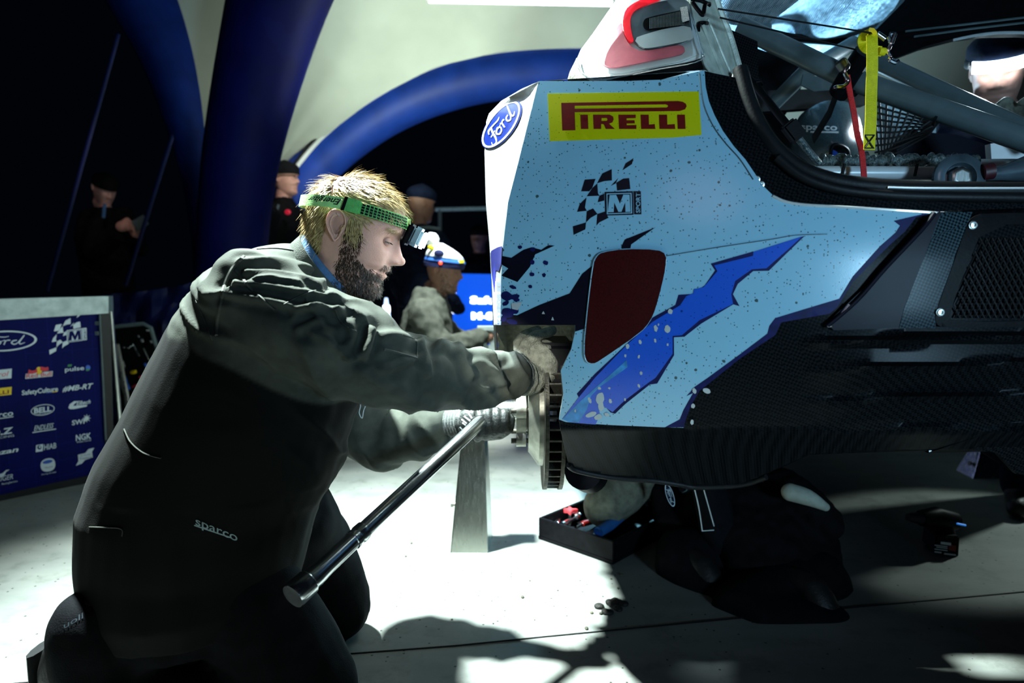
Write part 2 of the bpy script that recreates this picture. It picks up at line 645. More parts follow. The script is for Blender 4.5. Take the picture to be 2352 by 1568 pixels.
M['sticker_yellow'] = speckle_mat('sticker_yellow', (0.62, 0.60, 0.0), (0.25, 0.25, 0.0), 260.0, 0.34, 0.35, 0.2)
M['sticker_red'] = mat('sticker_red', (0.16, 0.004, 0.002), 0.4, 0, 0.2, 90)
M['reflector_red'] = mat('reflector_red', (0.042, 0.0015, 0.0015), 0.5, 0, 0.35, 300, bump=0.25, bscale=900, spec=0.12)
M['carbon'] = carbon_mat('carbon', (0.002, 0.0025, 0.003), (0.008, 0.010, 0.012))
M['carbon_light'] = carbon_mat('carbon_light', (0.003, 0.006, 0.008), (0.035, 0.065, 0.08), 300.0, 0.25)
M['rubber'] = mat('rubber', (0.008, 0.009, 0.010), 0.5, 0, 0.2, 60, bump=0.1, spec=0.25)
M['black_plastic'] = mat('black_plastic', (0.004, 0.004, 0.005), 0.45, 0, 0.3, 60, bump=0.05, spec=0.08)
M['lens_clear'] = mat('lens_clear', (0.97, 0.99, 1.0), 0.03, 0, 0.01, 20, trans=1.0, spec=0.5)
M['lens_frost'] = mat('lens_frost', (0.50, 0.58, 0.60), 0.35, 0, 0.18, 9, trans=0.15, coat=0.7, bump=0.1, bscale=60)
M['lamp_red'] = mat('lamp_red', (0.75, 0.008, 0.02), 0.2, 0, 0.2, 40, coat=0.8, emit=(0.9, 0.01, 0.03), estr=0.25)
M['lamp_pink'] = mat('lamp_pink', (0.55, 0.12, 0.16), 0.3, 0, 0.45, 14, coat=0.5, bump=0.15, bscale=90)
M['lamp_grey'] = mat('lamp_grey', (0.10, 0.14, 0.17), 0.25, 0.4, 0.4, 18, coat=0.5)
M['lamp_rib'] = mat('lamp_rib', (0.22, 0.28, 0.30), 0.25, 0.6, 0.25, 60)
M['trim_silver'] = mat('trim_silver', (0.46, 0.50, 0.43), 0.4, 0.1, 0.25, 40, bump=0.2, bscale=300)
M['steel'] = brushed_mat('steel', (0.56, 0.58, 0.55), 0.28)
M['chrome'] = brushed_mat('chrome', (0.80, 0.84, 0.88), 0.20, (20, 20, 20), 0.02)
M['cast_iron'] = mat('cast_iron', (0.09, 0.085, 0.07), 0.55, 0.8, 0.45, 60, bump=0.5, bscale=220)
M['hub_metal'] = mat('hub_metal', (0.33, 0.33, 0.28), 0.4, 0.85, 0.25, 40, bump=0.15)
M['dirty_metal'] = mat('dirty_metal', (0.085, 0.082, 0.055), 0.7, 0.2, 0.6, 50, bump=0.8, bscale=120)
M['cage'] = mat('cage', (0.10, 0.14, 0.15), 0.42, 0.0, 0.1, 30, coat=0.2)
M['alu_tube'] = mat('alu_tube', (0.66, 0.70, 0.72), 0.3, 0.15, 0.06, 30, coat=0.3)
M['foil'] = foil_mat()
M['braid'] = mat('braid', (0.16, 0.20, 0.20), 0.3, 0.7, 0.7, 180, bump=0.8, bscale=400)
M['webbing_yellow'] = mat('webbing_yellow', (0.85, 0.72, 0.0), 0.6, 0, 0.12, 120, bump=0.4, bscale=500)
M['webbing_red'] = mat('webbing_red', (0.62, 0.02, 0.025), 0.6, 0, 0.2, 120, bump=0.4, bscale=500)
M['webbing_black'] = mat('webbing_black', (0.008, 0.009, 0.010), 0.6, 0, 0.2, 120, bump=0.4, bscale=500)
M['print_white'] = mat('print_white', (0.80, 0.84, 0.86), 0.5, 0, 0.05, 30)
M['print_black'] = mat('print_black', (0.004, 0.004, 0.012), 0.4, 0, 0.1, 30)
M['print_blue'] = mat('print_blue', (0.003, 0.013, 0.13), 0.3, 0, 0.15, 30, coat=0.4)
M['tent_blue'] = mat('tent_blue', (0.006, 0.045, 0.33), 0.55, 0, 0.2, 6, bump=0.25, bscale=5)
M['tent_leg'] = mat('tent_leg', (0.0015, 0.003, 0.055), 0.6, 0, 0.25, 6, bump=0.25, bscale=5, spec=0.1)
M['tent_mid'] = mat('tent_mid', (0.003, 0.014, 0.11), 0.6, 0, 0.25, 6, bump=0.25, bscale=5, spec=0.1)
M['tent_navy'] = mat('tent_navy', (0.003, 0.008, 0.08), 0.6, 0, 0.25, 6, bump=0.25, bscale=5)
M['canopy'] = mat('canopy', (0.52, 0.56, 0.48), 0.7, 0, 0.08, 3, bump=0.3, bscale=4)
M['canopy_trim'] = mat('canopy_trim', (0.70, 0.74, 0.72), 0.6, 0, 0.05, 3)

# ================================================================== floor
def floor_material():
    m, nt, b = new_mat('tent_floor')
    N, L = nt.nodes, nt.links
    tc = N.new('ShaderNodeTexCoord')
    def nz(scale, det=5, rough=0.6, stretch=None):
        n = N.new('ShaderNodeTexNoise'); n.inputs['Scale'].default_value = scale
        n.inputs['Detail'].default_value = det; n.inputs['Roughness'].default_value = rough
        if stretch:
            mp = N.new('ShaderNodeMapping'); mp.inputs['Scale'].default_value = stretch
            L.new(tc.outputs['Object'], mp.inputs['Vector']); L.new(mp.outputs[0], n.inputs['Vector'])
        else:
            L.new(tc.outputs['Object'], n.inputs['Vector'])
        return n
    base = N.new('ShaderNodeValToRGB')
    e = base.color_ramp.elements
    e[0].position = 0.30; e[0].color = (0.15, 0.165, 0.155, 1)
    e[1].position = 0.62; e[1].color = (0.24, 0.25, 0.23, 1)
    n1 = nz(2.2, 6, 0.55, (1, 2.4, 1)); L.new(n1.outputs['Fac'], base.inputs['Fac'])
    cur = base.outputs['Color']
    # smudges
    n2 = nz(9, 8, 0.75)
    r2 = N.new('ShaderNodeValToRGB'); r2.color_ramp.elements[0].position = 0.36; r2.color_ramp.elements[1].position = 0.48
    r2.color_ramp.elements[0].color = (0.55, 0.55, 0.5, 1); r2.color_ramp.elements[1].color = (1, 1, 1, 1)
    L.new(n2.outputs['Fac'], r2.inputs['Fac'])
    mx = N.new('ShaderNodeMix'); mx.data_type = 'RGBA'; mx.blend_type = 'MULTIPLY'; mx.inputs['Factor'].default_value = 0.55
    L.new(cur, mx.inputs[6]); L.new(r2.outputs['Color'], mx.inputs[7]); cur = mx.outputs[2]
    # grit
    v = N.new('ShaderNodeTexVoronoi'); v.inputs['Scale'].default_value = 55
    L.new(tc.outputs['Object'], v.inputs['Vector'])
    lt = N.new('ShaderNodeMath'); lt.operation = 'LESS_THAN'; lt.inputs[1].default_value = 0.17
    L.new(v.outputs['Distance'], lt.inputs[0])
    sp = N.new('ShaderNodeSeparateColor'); L.new(v.outputs['Color'], sp.inputs[0])
    gt = N.new('ShaderNodeMath'); gt.operation = 'GREATER_THAN'; gt.inputs[1].default_value = 0.83
    L.new(sp.outputs[0], gt.inputs[0])
    mu = N.new('ShaderNodeMath'); mu.operation = 'MULTIPLY'; L.new(lt.outputs[0], mu.inputs[0]); L.new(gt.outputs[0], mu.inputs[1])
    mx2 = N.new('ShaderNodeMix'); mx2.data_type = 'RGBA'
    L.new(mu.outputs[0], mx2.inputs['Factor']); L.new(cur, mx2.inputs[6]); mx2.inputs[7].default_value = (0.03, 0.03, 0.022, 1)
    L.new(mx2.outputs[2], b.inputs['Base Color'])
    rr = N.new('ShaderNodeMapRange'); rr.inputs[3].default_value = 0.35; rr.inputs[4].default_value = 0.75
    L.new(n2.outputs['Fac'], rr.inputs[0]); L.new(rr.outputs[0], b.inputs['Roughness'])
    bp = N.new('ShaderNodeBump'); bp.inputs['Strength'].default_value = 0.2; bp.inputs['Distance'].default_value = 0.004
    L.new(n2.outputs['Fac'], bp.inputs['Height']); L.new(bp.outputs['Normal'], b.inputs['Normal'])
    return m
fl = MB().box((0, 4, -0.02), (16, 16, 0.04)).build('floor', floor_material(), smooth=False)
tag(fl, kind='structure')
# the welded seam across the floor sheet
seam = MB().tube([PF(x, y, 0.001) for x, y in ((-200, 1590), (400, 1537), (790, 1502), (1050, 1482), (1250, 1462), (1480, 1440), (1900, 1400), (2500, 1345))], 0.0022, 6)
seam.build('floor_seam', M['rubber'], fl)

# ================================================================== tent
tent = thing('inflatable_tent', 'blue inflatable service tent with off-white canopy and thick arched tubes', 'tent', (-1.6, 4.2, 0))
def tube_px(pts, mb=None, seg=16, k=8):
    """pts: px, py, depth, radius in px"""
    q = catmull(pts, k)
    mb = mb or MB()
    return mb.tube([P(a, b, c) for a, b, c, d in q], [d * c / FPX for a, b, c, d in q], seg)
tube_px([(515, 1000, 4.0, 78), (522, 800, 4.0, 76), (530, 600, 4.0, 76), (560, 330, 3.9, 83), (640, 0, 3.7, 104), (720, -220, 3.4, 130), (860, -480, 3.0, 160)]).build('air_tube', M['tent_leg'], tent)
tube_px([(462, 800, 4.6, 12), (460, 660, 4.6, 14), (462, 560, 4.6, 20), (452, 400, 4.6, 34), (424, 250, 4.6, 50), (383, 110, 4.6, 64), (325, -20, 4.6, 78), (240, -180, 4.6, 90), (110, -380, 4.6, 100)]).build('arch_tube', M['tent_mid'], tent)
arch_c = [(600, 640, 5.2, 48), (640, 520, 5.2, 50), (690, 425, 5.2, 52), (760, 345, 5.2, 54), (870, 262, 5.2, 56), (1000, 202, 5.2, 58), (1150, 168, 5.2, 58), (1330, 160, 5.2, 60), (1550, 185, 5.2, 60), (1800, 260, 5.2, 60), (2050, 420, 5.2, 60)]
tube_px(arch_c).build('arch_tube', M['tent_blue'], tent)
# pale piping on the crown of the back arch and its black edge
pipe_c = [(672, 395, 5.02, 5), (745, 310, 5.02, 5), (860, 222, 5.02, 5.5), (1000, 150, 5.02, 6), (1150, 115, 5.02, 6), (1330, 105, 5.02, 6), (1500, 118, 5.02, 6)]
tube_px(pipe_c, seg=8).build('piping', M['canopy_trim'], tent)
tube_px([(a - 3, b - 9, c, 4) for a, b, c, d in pipe_c], seg=8).build('edge_cord', M['rubber'], tent)
def canopy_depth(px, py):
    return 5.25 - 0.0021 * max(0, 420 - py) - 0.00000 * px + 0.03 * math.sin(px * 0.02 + py * 0.01) * (py > -300)
def pleat(px, py):
    # the cloth gathers in rays where it meets the tube foot
    a = math.atan2(py - 470, px - 560)
    r = math.hypot(px - 560, py - 470)
    return canopy_depth(px, py) + 0.035 * math.sin(a * 34) * math.exp(-r / 130.0)
sheet('canopy_panel', [(560, 520), (560, 330), (600, 150), (640, -100), (700, -420), (1500, -420), (1560, 130), (1330, 108), (1150, 118), (1000, 153), (860, 225), (745, 313), (670, 398), (640, 470)],
      pleat, M['canopy'], tent, 0.004, 14.0)
sheet('canopy_panel', [(385, -60), (415, 40), (440, 150), (458, 260), (472, 400), (474, 425), (520, 400), (600, 100), (640, -60)],
      lambda x, y: 4.55, M['canopy'], tent, 0.004, 40.0)
# canopy on the far side of the car, seen through its windscreen and side window
sheet('canopy_panel', [(1560, 300), (1500, -400), (3000, -400), (3000, 480), (2200, 480), (1900, 300)], lambda x, y: 4.9 - 0.0011 * max(0, 300 - y), M['canopy'], tent, 0.004, 60.0)
# webbing stays of the side opening
for a, b in (((272, 78), (108, 668)), ((398, 305), (288, 655))):
    MB().tube([P(a[0], a[1], 4.5), P(b[0], b[1], 4.4)], 0.006, 8, flat=((0, 1, 0), 2.2)).build('stay_strap', M['tent_navy'], tent)
# blue skirt cloth
def skirt(px, py):
    return 3.9 + 0.04 * math.sin((px - 0.6 * (py - 650)) * 0.055) + 0.02 * math.sin(px * 0.13 + py * 0.05)
sheet('skirt_cloth', [(235, 676), (330, 668), (420, 655), (462, 640), (600, 640), (600, 1010), (235, 1010)], skirt, M['tent_navy'], tent, 0.004, 12.0)
# LED batten on the canopy
lamp = thing('led_batten', 'slim white LED batten light fixed under the pale canopy', 'lamp', P(1180, 8, 4.0))
MB().tube([P(985, 0, 4.05), P(1405, 8, 4.05)], 0.016, 12).build('diffuser', mat('led_diffuser', (0.9, 0.95, 1), 0.4, emit=(0.82, 0.95, 1.0), estr=7.0), lamp)
MB().tube([P(980, -6, 4.07), P(1410, 2, 4.07)], 0.014, 8).build('housing', M['canopy_trim'], lamp)

# ================================================================== rally car (seen from behind, left rear wheel off)
car = thing('rally_car', 'white and blue rally car on stands with its left rear wheel off', 'car', (0.8, 2.4, 0))
RIDGE = [(186, 1238), (286, 1212), (386, 1187), (464, 1167), (565, 1155.5), (640, 1151), (745, 1149), (1000, 1149)]
SIL = [(150, 1238), (186, 1237), (204, 1198), (232, 1151), (261, 1123), (279, 1117), (350, 1113), (464, 1116), (557, 1124), (643, 1129), (745, 1134), (1000, 1138)]
def D(px, py):
    u = min(1.0, max(0.0, (px - 1150) / 1202.0))
    y = 1.05 + 0.15 * (1 - u) ** 2.2
    t = max(0.0, (600 - py) / 420.0)
    y += 0.055 * t ** 1.6
    b = max(0.0, (py - 700) / 280.0)
    y += 0.03 * b * b
    # shoulder crease running up to the right
    return y
def Dside(px, py):
    r = interp(py, RIDGE); s = interp(py, SIL)
    t = min(1.15, max(0.0, (r - px) / max(4.0, r - s)))
    return D(r, py) + 0.40 * t ** 0.75 * min(1.0, max(0.02, (r - s) / 70.0) ** 0.8) if py < 300 else D(r, py) + 0.40 * t ** 0.75
panel = [(1238, 186), (1440, 186), (1520, 183), (1618, 161), (1621, 200), (1628, 232), (1641, 264), (1660, 300), (1685, 335), (1712, 366), (1735, 400),
         (1752, 426), (1775, 448), (1805, 461), (1850, 468), (1950, 474), (2060, 481), (2156, 487), (2104, 498), (2078, 531), (2044, 560), (1959, 645), (1923, 703),
         (1905, 719), (1794, 739), (1780, 768), (1700, 822), (1606, 898), (1586, 932), (1574, 966), (1570, 982), (1527, 981), (1406, 976), (1300, 969),
         (1284, 963), (1294, 904), (1288, 851), (1312, 802), (1321, 761), (1321, 746), (1149, 746), (1151, 640), (1155.5, 565), (1167, 464), (1187, 386), (1212, 286)]
quarter = sheet('rear_quarter_panel', panel, D, M['white_paint'], car, 0.006, 30.0)
side = sheet('rear_side_panel', [(1237, 187), (1198, 204), (1151, 232), (1123, 261), (1117, 279), (1113, 350), (1116, 464), (1124, 557), (1129, 643), (1134, 746), (1149, 746), (1151, 640), (1155.5, 565), (1167, 464), (1187, 386), (1212, 286)],
             Dside, M['white_clean'], car, 0.006, 14.0, dirn=(1, 0.4, 0))
# shoulder closing the panel top below the lamp, and the body side running forward (hidden behind the flare)
def zpt(px, py, Y): return P(px, py, Y)
sh = MB()
sh.add([P(1238, 186, D(1238, 186)), P(1618, 161, D(1618, 161)), P(1630, 165, 1.40), P(1300, 182, 1.46), P(1150, 233, 1.58)], [(0, 1, 2, 3), (0, 3, 4)])
sh.build('rear_shoulder', M['white_clean'], car, smooth=False)
bs = MB()
a0, a1 = P(1116, 340, 1.60), P(1130, 745, 1.60)
ptsA = [P(1200, 206, 1.60), P(1116, 340, 1.60), P(1132, 745, 1.60)]
ptsB = [Vector((0.10, 4.3, 1.30)), Vector((-0.03, 4.3, 1.10)), Vector((-0.03, 4.3, 0.72))]
mid = [Vector((0.06, 2.1, ptsA[0].z)), Vector((0.0, 2.1, ptsA[1].z)), Vector((0.0, 2.1, 0.62))]
bs.add(ptsA + mid + ptsB, [(0, 1, 4, 3), (1, 2, 5, 4), (3, 4, 7, 6), (4, 5, 8, 7)])
bs.build('body_side', M['white_clean'], car, smooth=False)
MB().box((0.85, 2.75, 0.56), (1.40, 2.3, 0.06)).build('floor_pan', M['black_plastic'], car, smooth=False)

# --- livery on the rear panel (vinyl film, each colour its own piece)
def z7(pts): return [(1080 + x / 2.45, 500 + y / 2.45) for x, y in pts]
def z5(pts): return [(1080 + x / 2.8, y / 2.8) for x, y in pts]
def z8(pts): return [(1700 + x / 2.239, 440 + y / 2.239) for x, y in pts]
OFF = 0.0007
def film(name, polys, m, off=OFF, grid=25.0, surf=D, parent=None, th=0.0003):
    return sheet(name, polys, surf, m, parent or quarter, th, grid, off)
film('navy_edge_film', z8([(790, 150), (1018, 97), (970, 117), (905, 130), (845, 207), (770, 272), (580, 462), (500, 592), (460, 627), (210, 672), (180, 737), (0, 857)]) +
     [(1606, 898), (1586, 932), (1574, 966), (1571, 981), (1527, 981), (1561, 963), (1570, 941), (1592, 902), (1577, 909), (1596, 888), (1629, 865), (1700, 813)] +
     z8([(140, 730), (150, 690), (180, 650), (510, 550), (580, 435), (720, 280), (800, 210), (822, 175)]), M['navy_paint'])
film('bolt_shadow_film', z7([(1882, 102), (1780, 200), (1680, 298), (1592, 300), (1505, 372), (1478, 430), (1515, 497), (1480, 487), (1300, 595), (1205, 669), (1146, 672), (1147, 772), (1052, 932), (1010, 938),
     (875, 1045), (815, 1102), (790, 1095), (700, 1000), (610, 1008), (600, 990), (700, 880), (860, 730), (960, 630), (1010, 570), (1155, 490), (1172, 433), (1250, 428), (1320, 380), (1378, 296), (1353, 258), (1592, 190), (1600, 195)]), M['navy_paint'], OFF)
film('bolt_film', z7([(1865, 106), (1790, 175), (1665, 284), (1583, 290), (1490, 355), (1468, 430), (1478, 485), (1290, 575), (1190, 660), (1138, 664), (1138, 764), (1042, 900), (1000, 928),
     (865, 1030), (800, 1092), (735, 1050), (715, 1140), (705, 1162), (650, 1158), (560, 1150), (518, 1132), (615, 1004), (705, 895), (880, 715), (1025, 585), (1180, 492), (1215, 440), (1255, 424), (1258, 402), (1312, 390), (1390, 300), (1372, 268), (1590, 214), (1592, 192)]), M['blue_paint'], OFF * 1.7)
film('light_blue_film', z7([(518, 1132), (620, 1030), (880, 800), (885, 840), (800, 900), (735, 945), (680, 1000), (655, 1080), (610, 1150), (560, 1150)]), M['teal_paint'], OFF * 2.3)
film('dark_wedge_film', z7([(265, 548), (390, 490), (560, 425), (630, 315), (695, 262), (690, 480), (655, 560), (640, 625), (590, 640), (590, 603), (172, 603), (175, 575), (230, 545)]), M['black_paint'])
film('dark_splinter_film', z7([(176, 325), (215, 285), (176, 262), (182, 215), (232, 225), (300, 180), (345, 166), (400, 180), (440, 154), (476, 156), (366, 206), (336, 276), (266, 361)]), M['black_paint'])
film('dark_blade_film', z7([(850, 165), (870, 122), (1042, 54), (906, 150), (900, 176), (855, 174)]), M['black_paint'])
rb = random.Random(5)
blobs = [(280, 165, 11, 10), (352, 178, 14, 12), (424, 254, 16, 12), (347, 318, 14, 12), (415, 322, 10, 11), (338, 386, 11, 10), (240, 390, 20, 9), (350, 250, 13, 14), (205, 440, 32, 26), (250, 445, 28, 14),
         (210, 535, 36, 28), (252, 520, 22, 22), (190, 565, 16, 22), (235, 585, 32, 14), (200, 480, 20, 12), (262, 462, 18, 10)]
for x, y, a, b in blobs:
    e = [(px + rb.uniform(-.7, .7), py + rb.uniform(-.7, .7)) for px, py in ellipse(1080 + x / 2.45, 500 + y / 2.45, a / 2.45, b / 2.45, rb.uniform(-30, 30), 14)]
    film('splash_film', e, M['navy_paint'], OFF * 1.4)
wb = [(1108, 625, 16, 22), (1043, 622, 11, 18), (1124, 527, 14, 14), (955, 698, 9, 14), (1040, 690, 7, 12), (884, 722, 10, 14), (948, 780, 6, 10), (872, 775, 6, 8), (1110, 712, 5, 8), (960, 873, 8, 10), (948, 945, 7, 10),
      (730, 1015, 22, 34), (735, 1060, 16, 26), (672, 1025, 9, 18), (788, 1030, 8, 13), (727, 958, 10, 8), (782, 958, 7, 7), (680, 1105, 32, 14), (720, 1120, 22, 16), (870, 1022, 5, 9), (1058, 600, 4, 7), (590, 1085, 6, 8), (768, 1105, 14, 10),
      (1330, 972, 22, 15), (1260, 972, 10, 16), (1252, 1058, 11, 13), (1247, 1148, 9, 15)]
for x, y, a, b in wb:
    e = [(px + rb.uniform(-.8, .8), py + rb.uniform(-.8, .8)) for px, py in ellipse(1080 + x / 2.45, 500 + y / 2.45, a / 2.45, b / 2.45, rb.uniform(-25, 25), 14)]
    film('paint_chip_film', e, M['white_clean'], OFF * 2.9)
tri = [z7([(402, 540), (412, 524), (420, 541)]), z7([(456, 575), (463, 556), (472, 576)]), z7([(232, 480), (292, 474), (268, 520), (236, 512)])]
for t_ in tri: film('paint_chip_film', t_, M['white_clean'], OFF * 2.9)

# red blanking plate with a raised rim
redp = smooth_poly(z7([(740, 195), (860, 176), (1050, 179), (1100, 205), (1096, 280), (1075, 380), (1040, 510), (1010, 580), (955, 645), (725, 803), (690, 820), (652, 808), (640, 745), (655, 560), (690, 262), (712, 215)]), 1)
film('red_vent_cover', redp, M['reflector_red'], 0.005, 20, parent=car, th=0.006)
rim = MB(); q = catmull(redp + [redp[0]], 2)
rim.tube([P(x, y, D(x, y) - 0.003) for x, y in q], 0.0016, 8, cap=False)
rim.build('vent_rim', M['white_paint'], quarter)
# crease line in the skin right of the cover and the panel gap along the opening
MB().tube([P(x, y, D(x, y) - 0.0005) for x, y in catmull(z7([(1100, 215), (1400, 165), (1700, 120), (1830, 98), (2009, 92)]) , 4)], 0.0008, 6).build('skin_crease', M['lamp_grey'], quarter)
MB().tube([P(x, y, D(x, y) - 0.0006) for x, y in catmull([(1607, 168), (1612, 215), (1620, 250), (1640, 292), (1668, 330), (1700, 366), (1730, 412)], 5)], 0.0009, 6).build('panel_gap', M['lamp_grey'], quarter)

# --- tyre maker's sticker: yellow ground, long-armed P
st = film('tyre_sticker', z5([(498, 602), (1470, 588), (1487, 868), (1300, 886), (512, 908)]), M['sticker_yellow'], OFF, 25, parent=car)
pl = [z5([(585, 662), (1335, 650), (1365, 655), (1386, 668), (1391, 685), (1380, 704), (1345, 715), (672, 722), (676, 838), (592, 840)])]
slot = z5([(672, 681), (1255, 672), (1270, 677), (1272, 686), (1262, 692), (672, 700)])
sheet('big_letter', pl, D, M['sticker_red'], st, 0.0004, 25, OFF * 1.9, holes=[slot])
lt = MB()
def letter_polys(x0, x1, ch, yb=830, yt=738):
    w = x1 - x0; s = 52 if w > 60 else w
    t = 28
    if ch == 'I': return [[(x0, yt), (x1, yt), (x1 + 4, yb), (x0 + 4, yb)]]
    if ch == 'L': return [[(x0, yt), (x0 + s, yt), (x0 + s + 2, yb - t), (x1, yb - t - 4), (x1 + 4, yb), (x0 + 4, yb)]]
    if ch == 'E': return [[(x0, yt), (x1, yt), (x1, yt + 22), (x0 + s, yt + 24), (x0 + s, yt + 36), (x1 - 8, yt + 36), (x1 - 6, yt + 56), (x0 + s, yt + 57), (x0 + s + 1, yb - 24), (x1 + 4, yb - 26), (x1 + 4, yb), (x0 + 4, yb)]]
    if ch == 'R': return [[(x0, yt), (x1 - 26, yt), (x1 - 4, yt + 12), (x1, yt + 30), (x1 - 8, yt + 50), (x1 - 30, yt + 58), (x1 + 8, yb), (x1 - 50, yb), (x0 + s + 16, yt + 60), (x0 + s, yt + 60), (x0 + s, yb), (x0 + 4, yb)]]
for x0, x1, ch in ((708, 756, 'I'), (790, 922, 'R'), (953, 1064, 'E'), (1095, 1186, 'L'), (1213, 1314, 'L'), (1330, 1380, 'I')):
    sheet('letter', [z5(p) for p in letter_polys(x0, x1, ch)], D, M['sticker_red'], st, 0.0004, 25, OFF * 1.9,
          holes=[z5([(x0 + 54, 760), (x1 - 44, 760), (x1 - 38, 768), (x1 - 44, 778), (x0 + 54, 778)])] if ch == 'R' else ())

# --- checkered flag team logo, shared by the car and the banner
FLAG = [[(737, 1155), (806, 1150), (785, 1208), (765, 1230), (714, 1230)], [(817, 1178), (850, 1115), (910, 1088), (911, 1160), (860, 1165)],
        [(785, 1210), (817, 1180), (822, 1245), (832, 1258), (750, 1262)], [(905, 1195), (952, 1145), (935, 1180)], [(940, 1175), (985, 1148), (1022, 1145), (1030, 1215), (945, 1225)],
        [(980, 1095), (1000, 1050), (1050, 1018), (1040, 1055)], [(688, 1362), (705, 1312), (748, 1270), (738, 1335), (750, 1355)], [(832, 1258), (862, 1245), (862, 1290), (820, 1300)],
        [(750, 1358), (790, 1340), (818, 1376), (775, 1400), (745, 1430)], [(660, 1455), (745, 1430), (740, 1475), (665, 1510)], [(818, 1376), (866, 1360), (890, 1400), (830, 1430), (812, 1450)]]
def team_logo(name, parent, tr, surf, dark, light, off, dirn=(0, 1, 0), grid=25.0):
    lg = sheet(name, [[tr(p) for p in q] for q in FLAG], surf, dark, parent, 0.0004, grid, off, dirn=dirn)
    sheet('logo_box', [[tr(p) for p in [(864, 1234), (1046, 1229), (1050, 1381), (868, 1386)]], [tr(p) for p in [(1050, 1229), (1097, 1229), (1101, 1378), (1054, 1378)]]], surf, dark, lg, 0.0004, grid, off, dirn=dirn)
    fr = [[(876, 1244), (1036, 1240), (1036, 1246), (882, 1250), (884, 1372), (1040, 1366), (1041, 1372), (878, 1378)], [(1030, 1241), (1037, 1241), (1041, 1371), (1034, 1371)]]
    Mm = [[(884, 1365), (896, 1254), (938, 1253), (962, 1310), (984, 1252), (1024, 1252), (1030, 1362), (998, 1363), (996, 1300), (972, 1362), (952, 1362), (926, 1302), (922, 1364)]]
    sheet('logo_letter', [[tr(p) for p in q] for q in fr + Mm], surf, light, lg, 0.0004, grid, off * 1.6, dirn=dirn)
    mb = MB()
    a, b = tr((1092, 1368)), tr((1092, 1240))
    c, d = tr((1092, 1368)), tr((1064, 1368))
    text_on(mb, 'SPORT', surf, a[0], a[1], a[1] - b[1], c[0] - d[0], 0, off * 1.7, bold=0.02, rot=90, dirn=dirn)
    mb.build('logo_lettering', light, lg, smooth=False)
    return lg
team_logo('team_logo', car, lambda p: (1080 + p[0] / 2.8, p[1] / 2.8), D, M['print_black'], M['white_paint'], OFF)

# --- oval badge with script on the side
def script_word(cx, cy, sx, sy, rot):
    """the maker's name in a running hand: strokes in a unit box, about -1..1 wide"""
    S = [([(-0.62, 0.30), (-0.50, 0.52), (-0.20, 0.50), (0.05, 0.44), (0.20, 0.52)], [.10, .15, .10, .10, .05]),            # F bar
         ([(-0.36, 0.50), (-0.46, 0.15), (-0.56, -0.35), (-0.70, -0.62), (-0.86, -0.52), (-0.80, -0.28)], [.16, .18, .16, .10, .08, .05]),  # F stem
         ([(-0.66, 0.02), (-0.50, 0.06), (-0.34, 0.10)], [.06, .09, .05]),
         ([(-0.26, 0.02), (-0.40, -0.16), (-0.34, -0.40), (-0.18, -0.36), (-0.10, -0.12), (-0.20, 0.06), (-0.28, 0.0), (-0.12, -0.02), (0.02, 0.06)], [.12, .15, .13, .12, .13, .12, .07, .07, .06]),   # o
         ([(0.0, 0.10), (0.06, -0.02), (0.0, -0.42)], [.07, .14, .13]), ([(0.02, -0.18), (0.12, 0.06), (0.24, 0.06)], [.09, .10, .14]),   # r
         ([(0.48, 0.02), (0.34, -0.04), (0.28, -0.26), (0.38, -0.42), (0.50, -0.28), (0.58, 0.0)], [.10, .14, .15, .12, .10, .10]),
         ([(0.76, 0.56), (0.66, 0.20), (0.56, -0.22), (0.60, -0.42), (0.76, -0.28)], [.12, .15, .15, .12, .05])]   # d
    c, s = math.cos(R(rot)), math.sin(R(rot))
    out = []
    for pts, w in S:
        q = [(cx + x * sx * c + y * sy * s, cy + x * sx * s - y * sy * c) for x, y in pts]
        out.append((q, [k * sy for k in w]))
    return out
def oval_badge(name, parent, cx, cy, a, b, rot, surf, blue, white, off, dirn=(0, 1, 0), grid=8.0, txt=0.86):
    o = sheet(name, [ellipse(cx, cy, a, b, rot, 40)], surf, blue, parent, 0.0006, grid, off, dirn=dirn)
    mb = sheet_mesh([ellipse(cx, cy, a * 0.96, b * 0.93, rot, 40)], surf, 0.0, grid, off * 1.5, [ellipse(cx, cy, a * 0.89, b * 0.80, rot, 40)], dirn)
    strokes_on(mb, script_word(cx, cy, a * txt, b * txt, rot), surf, off * 1.6, dirn)
    mb.build('script_lettering', white, o, smooth=False)
    return o
oval_badge('oval_badge', car, 1080 + 209 / 2.8, 801 / 2.8, 66, 30.5, -53, Dside, M['print_blue'], M['white_clean'], 0.0025, dirn=(1, 0.4, 0))
# navy patch low on the side
sheet('side_patch_film', z7([(118, 200), (125, 185), (160, 165), (186, 160), (180, 260), (168, 300), (150, 295), (140, 420), (124, 300)]), Dside, M['navy_paint'], side, 0.0005, 8.0, 0.002, dirn=(1, 0.4, 0))

